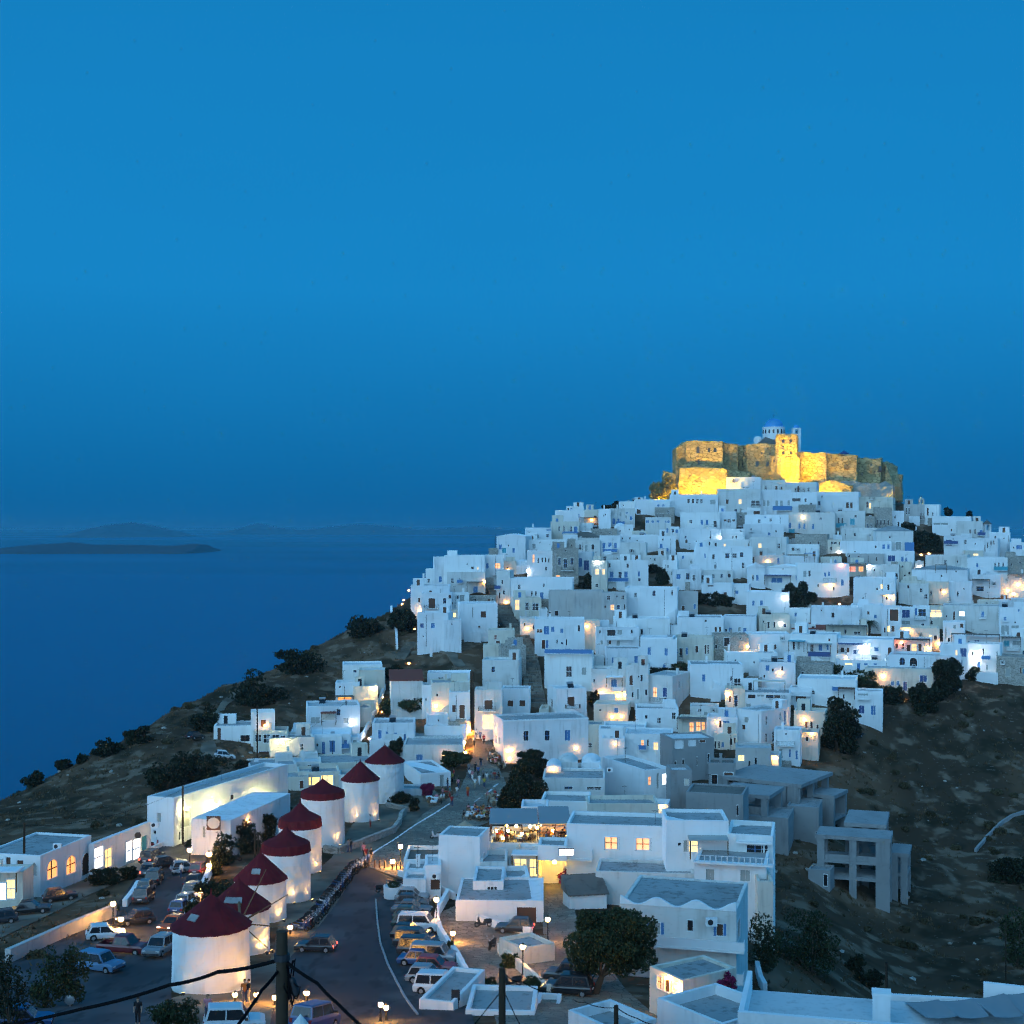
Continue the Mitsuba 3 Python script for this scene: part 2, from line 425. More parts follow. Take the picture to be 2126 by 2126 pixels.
drape('alley', [(905, 1900), (950, 1880), (1090, 1945), (1128, 1945), (1122, 1832), (1180, 1826), (1195, 1900), (1230, 1960), (1300, 2060), (1400, 2140), (1330, 2200), (1060, 2200), (1010, 2060), (960, 1990)], 'mat_paving', 0.08, 'paved alley between the white houses on the right')
drape('path', [(492, 1434), (501, 1441), (470, 1468), (455, 1492), (441, 1484), (461, 1456)], 'mat_dust', 0.2, 'pale track on the left slope')
drape('track', [(418, 1546), (446, 1540), (452, 1572), (441, 1590), (414, 1572)], 'mat_dust', 0.2, 'pale drive below the small tower house')
# ---------------------------------------------------------------- houses
PANE = {'f': 'mat_frame', 'c': 'mat_cream', 'd': 'mat_pane', 'b': 'mat_blue', 'k': 'mat_blue_dark', 't': 'mat_teal', 'n': 'mat_brown', 'g': 'mat_shutter'}
LIT = {'l': (1.0, 0.50, 0.11, 1.35), 'o': (1.0, 0.30, 0.04, 1.7), 'r': (1.0, 0.20, 0.08, 1.3), 'w': (0.9, 0.95, 1.0, 3.0), 'y': (1.0, 0.64, 0.16, 1.7)}
COL = {**PANE, 'd': 'mat_iron', 'w': 'mat_white', 'c': 'mat_cream', 'r': 'mat_tile', 'e': 'mat_roof', 'f': 'mat_frame', 'i': 'mat_roof_dark'}
WORD = {'d': 'dark', 'b': 'blue', 'k': 'dark blue', 't': 'turquoise', 'n': 'brown', 'g': 'grey', 'l': 'lit', 'f': 'white', 'c': 'pale', 'o': 'orange lit', 'r': 'red lit', 'w': 'white lit', 'y': 'yellow lit'}
FACES, HOUSES = [], []
U_FRAME = unit('frame', lambda: cat(box(-.5, .5, -.5, .5, .44, .5), box(-.5, .5, -.5, .5, -.5, -.45), box(-.5, -.42, -.5, .5, -.45, .44), box(.42, .5, -.5, .5, -.45, .44)))
U_BAR = unit('bar', lambda: cat(box(-.035, .035, -.5, .5, -.5, .5), box(-.5, -.035, -.5, .5, -.03, .03), box(.035, .5, -.5, .5, -.03, .03)))
U_SLAT = unit('slat', lambda: cat(*[box(-.49 + .51 * k, -.02 + .51 * k, -.5, .5, -.5, .5) for k in (0, 1)], *[box(-.45 + .51 * k, -.06 + .51 * k, -.75, -.5, -.47 + .118 * i, -.40 + .118 * i) for k in (0, 1) for i in range(8)]))
U_RAIL = unit('rail', lambda: cat(box(-.5, .5, -.03, .03, .44, .5), box(-.5, .5, -.03, .03, -.46, -.40), *[box(-.5 + i / 14 - .006, -.5 + i / 14 + .006, -.012, .012, -.40, .44) for i in range(15)]))


def _arch(n=10):
    p = [(-.5, -.5), (.5, -.5), (.5, .1)] + [(.5 * math.cos(a), .1 + .4 * math.sin(a)) for a in np.linspace(0, math.pi, n)[1:-1]] + [(-.5, .1)]
    return p


def _archmesh():
    m = trimesh.creation.extrude_polygon(sg.Polygon(_arch()), 1.0, engine='earcut')
    m.apply_translation((0, 0, -.5))
    v = m.vertices.copy()
    m.vertices = np.stack([v[:, 0], -v[:, 2], v[:, 1]], 1)
    return m


def _archframe():
    m = trimesh.creation.extrude_polygon(sg.Polygon([(x * 1.0, y) for x, y in _arch()]).difference(sg.Polygon([(x * .82, -.42 + (y + .5) * .9 - .03) for x, y in _arch()])), 1.0, engine='earcut')
    m.apply_translation((0, 0, -.5))
    v = m.vertices.copy()
    m.vertices = np.stack([v[:, 0], -v[:, 2], v[:, 1]], 1)
    return m


U_ARCH, U_ARCHF = unit('arch', _archmesh), unit('archframe', _archframe)


class House:
    pass


def parse(line):
    left, _, right = line.partition('|')
    t = left.split()
    return t[:4], t[4:], right.split()


def house(v, line, cat_='house', label=None, name='house', **o):
    nums, opts, toks = parse(line)
    for a in opts:
        if a[0] in 'ydYpzaX' and len(a) > 1:
            o[a[0]] = float(a[1:])
        else:
            o[a] = 1
    (sx0, syt), (sx1, syb) = src(v, float(nums[0]), float(nums[1])), src(v, float(nums[2]), float(nums[3]))
    yaw = math.radians(o.get('y', 0.0))
    rng = random.Random(int(sx0 * 7 + syt * 13 + sx1))
    if 'y' not in o:
        yaw = math.radians(rng.uniform(-6, 6))
    anchor = sx1 if yaw > 0.1 else sx0 if yaw < -0.1 else (sx0 + sx1) / 2
    Y = o.get('Y', None) or depth_of(syb)
    al = math.atan((anchor - CX) / F) + yaw
    u, b = np.array([math.cos(al), -math.sin(al)]), np.array([math.sin(al), math.cos(al)])
    P = np.array([(anchor - CX) / F * Y, Y])

    def hit(sx, o2, inward):
        r = np.array([(sx - CX) / F, 1.0])
        return (inward @ o2) / (inward @ r) * r
    A, B = hit(sx0, P, b), hit(sx1, P, b)
    W = float(np.linalg.norm(B - A))
    zt, zb = -(syt - HY) / F * Y, -(syb - HY) / F * Y
    D = o.get('d', 0) or float(np.clip(0.9 * W, 5.0, 8.5))
    if 'X' in o:                                       # the far end of the side face that shows, as a column
        sxs = src(v, o['X'], 0)[0]
        if yaw > 0:
            q = hit(sxs, B, u)
            D = float((q - B) @ b)
        else:
            q = hit(sxs, A, u)
            D = float((q - A) @ b)
        D = float(np.clip(D, 2.0, 40))
    z0 = min(zb, float(min(tz(*(A + u * W * s + b * D * t)) for s in (0, 1) for t in (0, 1)))) - 0.6
    if 'z' in o:
        z0 = zb - o['z']
    h = House()
    h.key, h.A, h.B, h.u, h.b, h.W, h.D, h.zt, h.zb, h.Y, h.v = key_of(name), A, B, u, b, W, D, zt, zb, Y, v
    h.px = ((sx0 + sx1) / 2, (syt + syb) / 2, sx0, syt, sx1, syb)
    M = frame([A[0], A[1], 0], [u[0], u[1], 0], [b[0], b[1], 0])
    h.M = M
    wall = 'mat_stone' if 'S' in o else 'mat_cream' if 'C' in o else 'mat_grey' if 'K' in o else 'mat_concrete' if 'Q' in o else rng.choice(['mat_white', 'mat_white', 'mat_white_b', 'mat_white_c', 'mat_white_d'])
    roofm = 'mat_roof_dark' if 'i' in o else 'mat_white_b' if 'w' in o else rng.choice(['mat_roof', 'mat_roof_b', 'mat_roof_b', 'mat_roof_c', 'mat_roof_c'])
    if 'e' in o:
        roofm = 'mat_roof'
    h.wall = wall
    par = o.get('p', rng.choice([0.25, 0.35, 0.5, 0.6]))
    tw = 0.28
    body = mcube(0, W, 0, D, z0, zt)
    flat = not any(k in o for k in ('r', 'g', 'o', 'h'))
    if flat:
        body -= mcube(tw, W - tw, tw, D - tw, zt - par, zt + 1)
    FM = {'F': (M, W), 'R': (frame([B[0], B[1], 0], [b[0], b[1], 0], [-u[0], -u[1], 0]), D), 'L': (frame([*(A + b * D), 0], [-b[0], -b[1], 0], [u[0], u[1], 0]), D)}

    def onface(f, x, y):
        Mf, _ = FM[f]
        sx, sy = src(v, x, y)
        o2, xd, inw = Mf[:2, 3], Mf[:2, 0], Mf[:2, 1]
        q = hit(sx, o2, inw)
        return float((q - o2) @ xd), -(sy - HY) / F * q[1]

    wins, others = [], []
    h.count, h.feat = {}, []
    rg = random.Random(int(sx0 * 31 + syt * 17 + syb))
    dense = Y > 228 and flat and 'n' not in o and 'Q' not in o and W > 3.6
    if dense and not any(t[:2] == 'B:' for t in toks) and rg.random() < .24 and syb - syt > 22:      # a balcony under one of the upper windows
        c_ = [a for a in ([float(x) for x in t.split(',')[:4]] for t in toks if ':' not in t) if a[1] + a[3] / 2 < float(nums[1]) + .62 * (float(nums[3]) - float(nums[1]))]
        if c_:
            a = rg.choice(c_)
            toks = toks + [f'B:{a[0] - a[2] * 1.3:.1f},{a[1] + a[3] * .05:.1f},{a[0] + a[2] * 1.3:.1f},{a[1] + a[3] * .62:.1f},{rg.choice("ddbgff")}']
    if dense:                                          # small openings on the plain parts of a wall
        boxes = []
        for t in toks:
            if ':' not in t:
                a = [float(x) for x in t.split(',')[:4]]
                boxes.append((a[0], a[1], a[2] + 14, a[3] + 12))
            elif t[:2] in ('B:', 'G:'):
                a = [float(x) for x in t[2:].split(',')[:4]]
                boxes.append(((a[0] + a[2]) / 2, (a[1] + a[3]) / 2, a[2] - a[0] + 8, a[3] - a[1] + 8))
        m_ = F / Y / VIEWS[v][2]
        X0, Y0, X1, Y1 = [float(x) for x in nums]
        for _ in range(int(max(0, W / 2.6 - len(boxes))) + rg.choice([0, 1])):
            w_, h_ = rg.uniform(.45, .8) * m_, rg.uniform(.7, 1.25) * m_
            x_, y_ = rg.uniform(X0 + w_, X1 - w_), rg.uniform(Y0 + 1.0 * m_, min(Y1 - .6 * m_, Y0 + 5 * m_)) if Y1 - Y0 > 2.2 * m_ else Y0 + 1.1 * m_
            if all(abs(x_ - a) > (w_ + c_) / 2 or abs(y_ - b_) > (h_ + d_) / 2 for a, b_, c_, d_ in boxes):
                boxes.append((x_, y_, w_ + 14, h_ + 12))
                toks = toks + [f'{x_:.1f},{y_:.1f},{w_:.1f},{h_:.1f},{rg.choice("dddbbgn")}']
    for t in toks:
        f = 'F'
        if t[:2] in ('R:', 'L:'):
            f, t = t[0], t[2:]
        kind = 'W'
        if t[0] in 'BGADST' and t[1] == ':':
            kind, t = t[0], t[2:]
        a = t.split(',')
        c = a[4] if len(a) > 4 else 'd'
        n = [float(x) for x in a[:4]]
        if kind in 'BGST':
            s0, zz1 = onface(f, n[0], n[1])
            s1, zz0 = onface(f, n[2], n[3])
            others.append((kind, f, s0, s1, zz0, zz1, c))
            continue
        s0, zz1 = onface(f, n[0] - n[2] / 2, n[1] - n[3] / 2)
        s1, zz0 = onface(f, n[0] + n[2] / 2, n[1] + n[3] / 2)
        lim = FM[f][1]
        s0, s1 = max(s0, 0.12), min(s1, lim - 0.12)
        zz1 = min(zz1, zt - (par + 0.1 if flat else 0.15))
        if s1 - s0 < 0.25 or zz1 - zz0 < 0.3:
            continue
        wins.append((kind, f, s0, s1, zz0, zz1, c))
        Mf = FM[f][0]
        dep = 0.22
        cut = m3.Manifold.cube([s1 - s0, dep + .2, zz1 - zz0]).translate([s0, -.2, zz0])
        if kind == 'A':
            pts = [((s0 + s1) / 2 + x * (s1 - s0), (zz0 + zz1) / 2 + y * (zz1 - zz0)) for x, y in _arch()]
            cut = m3.CrossSection([pts]).extrude(dep + .2)
            cut = cut.rotate([90, 0, 0]).translate([0, dep, 0])
        R = np.linalg.inv(M) @ Mf
        cut = cut.transform(R[:3].tolist())
        body -= cut
    wm = _moved(tri(body), M)
    wv = wm.vertices
    wm.vertices = wv + (np.stack([meshkit.noise(wv / 2.7 + 31 * q_, 5 + q_) for q_ in range(3)], 1) - .5) * 2 * (.035 + .00018 * Y)
    add(h.key + '__wall', wm, wall)
    if flat:
        bx(h.key + '__roof', M, tw, W - tw, tw, D - tw, zt - par - .05, zt - par + .03, roofm)
    elif 'o' in o:
        s = trimesh.creation.icosphere(3, 1.0)
        s = s.slice_plane([0, 0, 0], [0, 0, 1])
        s.apply_scale([W * .48, D * .48, min(W, D) * .34])
        s.apply_translation([W / 2, D / 2, zt - .03])
        add(h.key + '__dome', _moved(s, M), wall, True)
    else:
        rise = o.get('a', 1.3)
        if 'h' in o:
            p = np.array([(-.15, -.15, zt), (W + .15, -.15, zt), (W + .15, D + .15, zt), (-.15, D + .15, zt), (W * .35, D / 2, zt + rise), (W * .65, D / 2, zt + rise)])
            f = np.array([(0, 1, 5), (0, 5, 4), (1, 2, 5), (2, 3, 4), (2, 4, 5), (3, 0, 4), (0, 3, 2), (0, 2, 1)])
        elif 'g' in o:     # the gable faces us
            p = np.array([(-.15, -.15, zt), (W + .15, -.15, zt), (W + .15, D + .15, zt), (-.15, D + .15, zt), (W / 2, -.15, zt + rise), (W / 2, D + .15, zt + rise)])
            f = np.array([(0, 1, 4), (2, 3, 5), (1, 2, 5), (1, 5, 4), (3, 0, 4), (3, 4, 5), (0, 3, 2), (0, 2, 1)])
        else:              # a slope falling towards us
            p = np.array([(-.2, -.25, zt), (W + .2, -.25, zt), (W + .2, D + .2, zt + rise), (-.2, D + .2, zt + rise), (-.2, -.25, zt - .12), (W + .2, -.25, zt - .12), (W + .2, D + .2, zt - .12), (-.2, D + .2, zt - .12)])
            f = np.array([(0, 1, 2), (0, 2, 3), (4, 6, 5), (4, 7, 6), (0, 5, 1), (0, 4, 5), (1, 5, 6), (1, 6, 2), (2, 6, 7), (2, 7, 3), (3, 7, 4), (3, 4, 0)])
        rm = 'mat_tile' if 'r' in o and 'i' not in o else 'mat_roof_dark' if 'r' in o else roofm if 'i' in o or 'h' in o else wall
        add(h.key + '__roof', _moved(trimesh.Trimesh(p, f, process=False), M), rm)
    for kind, f, s0, s1, a0, a1, c in wins:
        Mf, w, hh = FM[f][0], s1 - s0, a1 - a0
        C = np.array([(s0 + s1) / 2, 0.14, (a0 + a1) / 2])
        isdoor = hh > 1.75 * w and hh > 1.7 and (a0 - zb) < 0.5 or kind == 'D'
        k = sub(h.key, 'door' if isdoor else 'window')
        MM = lambda dy, t, sx=1.0: Mf @ frame(C + [0, dy, 0], [w * sx, 0, 0], [0, t, 0], [0, 0, hh])
        emit = None
        if c in LIT:
            L = LIT[c]
            emit = [x * L[3] for x in L[:3]]
            put(k, U_ARCH if kind == 'A' else UBOX, 'mat_glass_lit', MM(.03, .05), emit)
            put(k + '__bar', U_BAR, 'mat_wood' if c in 'or' else 'mat_frame', MM(-.04, .05))
        else:
            put(k, U_ARCH if kind == 'A' else U_SLAT if c in 'bkgt' else UBOX, PANE[c], MM(.03, .06))
            if c == 'd' and w > 0.5:
                put(k + '__bar', U_BAR, rng.choice(['mat_frame', 'mat_blue', 'mat_brown', 'mat_frame']), MM(-.03, .05))
        fr = 'mat_frame' if wall != 'mat_stone' or c in 'bd' else 'mat_cream'
        put(k + '__frame', U_ARCHF if kind == 'A' else U_FRAME, fr, Mf @ frame([C[0], -.005, C[2]], [w * 1.16, 0, 0], [0, .09, 0], [0, 0, hh * 1.1]))
        h.count[(c, isdoor)] = h.count.get((c, isdoor), 0) + 1
    for kind, f, s0, s1, a0, a1, c in others:
        Mf, w = FM[f][0], s1 - s0
        if kind == 'B':
            k = sub(h.key, 'balcony')
            dp = 1.0
            hh = max(a1 - a0, 0.75)
            bx(k, Mf, s0, s1, -dp, -.004, a0 - .14, a0, 'mat_white_c')
            m = COL[c]
            put(sub(k, 'railing'), U_RAIL, m, Mf @ frame([(s0 + s1) / 2, -dp + .05, a0 + hh / 2], [w, 0, 0], [0, 1, 0], [0, 0, hh]))
            if c in 'bktw':
                bx(sub(k, 'panel'), Mf, s0 + .05, s1 - .05, -dp + .06, -dp + .09, a0 + .06, a0 + hh - .06, m)
            for s in (s0 + .03, s1 - .03):
                put(sub(k, 'railing'), U_RAIL, m, Mf @ frame([s, -dp / 2, a0 + hh / 2], [0, dp - .12, 0], [-1, 0, 0], [0, 0, hh]))
            h.feat.append(f'{dict(d="iron", b="blue", k="dark blue", t="turquoise", n="brown", g="grey", w="white", f="white").get(c, "plain")} balcony')
        elif kind == 'G':
            k = sub(h.key, 'pergola')
            dp = 2.2
            th = .14
            bx(k, Mf, s0, s1, -dp, -.003, a1 - th, a1, COL[c])
            for s in (s0 + .1, s1 - .1):
                bx(sub(k, 'post'), Mf, s - .06, s + .06, -dp + .05, -dp + .17, max(a0 - 1.6, a1 - 3.0), a1 - th, COL[c] if c in 'nd' else 'mat_wood')
            h.feat.append(f'{dict(d="dark", b="blue", k="dark blue", t="turquoise", n="brown", g="grey", r="red", e="grey", w="white", i="brown").get(c, "plain")} awning')
        elif kind == 'S':      # a fitted flat piece on the wall: shutter door, panel
            k = sub(h.key, 'shutter_door')
            bx(k, Mf, s0, s1, -.05, .0, a0, a1, COL[c])
        elif kind == 'T':      # a lower volume in front of the house
            k = sub(h.key, 'annex')
            dp = 2.6
            add(k, _moved(tri(mcube(s0, s1, -dp, -.004, min(a0, z0), a1) - mcube(s0 + .2, s1 - .2, -dp + .2, -.2, a1 - .3, a1 + 1)), Mf), wall)
    if dense:
        if rg.random() < .45 and D > 4.5:               # the small room over the stairs, on the roof
            rw, rd, rh = rg.uniform(1.9, min(3.4, W * .6)), rg.uniform(1.6, 2.6), rg.uniform(.9, 1.9)
            x = rg.choice([tw, W - tw - rw])
            k = sub(h.key, 'roof_room')
            add(k, _moved(tri(mcube(x, x + rw, D - rd - tw, D - tw, zt - par + .04, zt + rh) - mcube(x + .2, x + rw - .2, D - rd - tw + .2, D - tw - .2, zt + rh - .22, zt + rh + 1)), M), wall)
            if rh > 1.2:
                bx(sub(k, 'door'), M, x + rw * .35, x + rw * .35 + .7, D - rd - tw - .03, D - rd - tw - .003, zt - par + .05, zt - par + 1.5, PANE[rg.choice('bnd')])
        if rg.random() < .4:
            x = rg.uniform(.3, W - .3)
            bx(sub(h.key, 'downpipe'), M, x - .04, x + .04, -.09, -.004, zb + .2, zt - rg.uniform(.2, 1), rg.choice(['mat_white_b', 'mat_metal', 'mat_iron']))
        if rg.random() < .55 and zt - zb > 2.6:          # a terrace wall before the house
            a_, b_ = sorted((rg.uniform(0, W * .5), rg.uniform(W * .5, W)))
            k = sub(h.key, 'terrace_wall')
            dp = rg.uniform(1.0, 2.2)
            bx(k, M, a_, b_, -dp, -dp + .25, z0, zb + rg.uniform(.35, .8), rg.choice([wall, wall, 'mat_white', 'mat_stone']))
        if rg.random() < .16 and W > 5 and zt - zb > 3:
            a_, s_ = rg.uniform(.2, W - 3.2), rg.choice([-1, 1])
            for q in range(8):
                x = a_ + (q if s_ > 0 else 7 - q) * .36
                bx(sub(h.key, 'step'), M, x, x + .36, -.9, -.004, z0, zb + .26 * (q + 1), wall)
    if flat and 'n' not in o:
        for q in range(rng.choice([0, 1, 1, 2])):
            x, y = rng.uniform(.8, max(.9, W - .8)), rng.uniform(.8, max(.9, D - .8))
            kind = rng.choice(['chimney', 'antenna', 'antenna', 'tank', 'vent'])
            z = zt - par
            if kind == 'chimney':
                k = sub(h.key, 'chimney')
                bx(k, M, x - .22, x + .22, y - .22, y + .22, z, z + 1.0 + par, wall)
                bx(k + '__cap', M, x - .28, x + .28, y - .28, y + .28, z + 1.0 + par, z + 1.08 + par, wall)
            elif kind == 'antenna':
                k = sub(h.key, 'antenna')
                hgt = rng.uniform(1.8, 3.0)
                put(k, unit('aerial', lambda: cat(tube([0, 0, 0], [0, 0, 1], .02, 5), tube([-.35, 0, .93], [.35, 0, .93], .012, 4), *[tube([i * .14, -.22, .93], [i * .14, .22, .93], .009, 4) for i in (-2, -1, 0, 1, 2)])), 'mat_iron', M @ frame([x, y, z], [1, 0, 0], [0, 1, 0], [0, 0, hgt]))
            elif kind == 'tank' and D > 5:
                k = sub(h.key, 'solar_heater')
                put(k, unit('solar', lambda: cat(tube([-.6, .35, .95], [.6, .35, .95], .24, 10), tube([-.5, .3, 0], [-.5, .3, .8], .03, 4), tube([.5, .3, 0], [.5, .3, .8], .03, 4))), 'mat_metal', M @ frame([x, y, z], [1, 0, 0], [0, 1, 0]))
                put(k + '__panel', unit('panel', lambda: trimesh.Trimesh(*_slant())), 'mat_pane', M @ frame([x, y, z], [1, 0, 0], [0, 1, 0]))
            else:
                bx(sub(h.key, 'vent'), M, x - .35, x + .35, y - .3, y + .3, z, z + .55, rng.choice(['mat_white_b', 'mat_metal']))
    FACES.append((A, B, z0, zt))
    Cn, Dn = B + b * D, A + b * D
    FACES.append((B, Cn, z0, zt))
    FACES.append((Dn, A, z0, zt))
    h.o, h.label, h.cat, h.faces = o, label, cat_, FM
    h.stone = wall
    HOUSES.append(h)
    return h


def _slant():
    b = box(-.6, .6, -.04, .04, 0, 1.2)
    v = b.vertices.copy()
    v[:, 1] += -.55 + (v[:, 2]) * .62
    v[:, 2] = v[:, 2] * .55 + .06
    return v, b.faces


def _moved(m, M):
    m = m.copy()
    m.vertices = m.vertices @ np.asarray(M)[:3, :3].T + np.asarray(M)[:3, 3]
    return m


def wall_depth(sx, sy):
    """The distance at which this pixel's ray first meets a house wall or the ground."""
    r = np.array([(sx - CX) / F, 1.0])
    best = 1e9
    for A, B, z0, z1 in FACES:
        e = B - A
        det = r[0] * -e[1] + r[1] * e[0]
        if abs(det) < 1e-9:
            continue
        s = (A[0] * -e[1] + A[1] * e[0]) / det
        w = (r[0] * A[1] - r[1] * A[0]) / -det if False else ((s * r - A) @ e) / (e @ e)
        if 5 < s < best and -0.001 <= w <= 1.001 and z0 <= -(sy - HY) / F * s <= z1:
            best = s
    return min(best, float(ground_at(sx, sy)[1]))
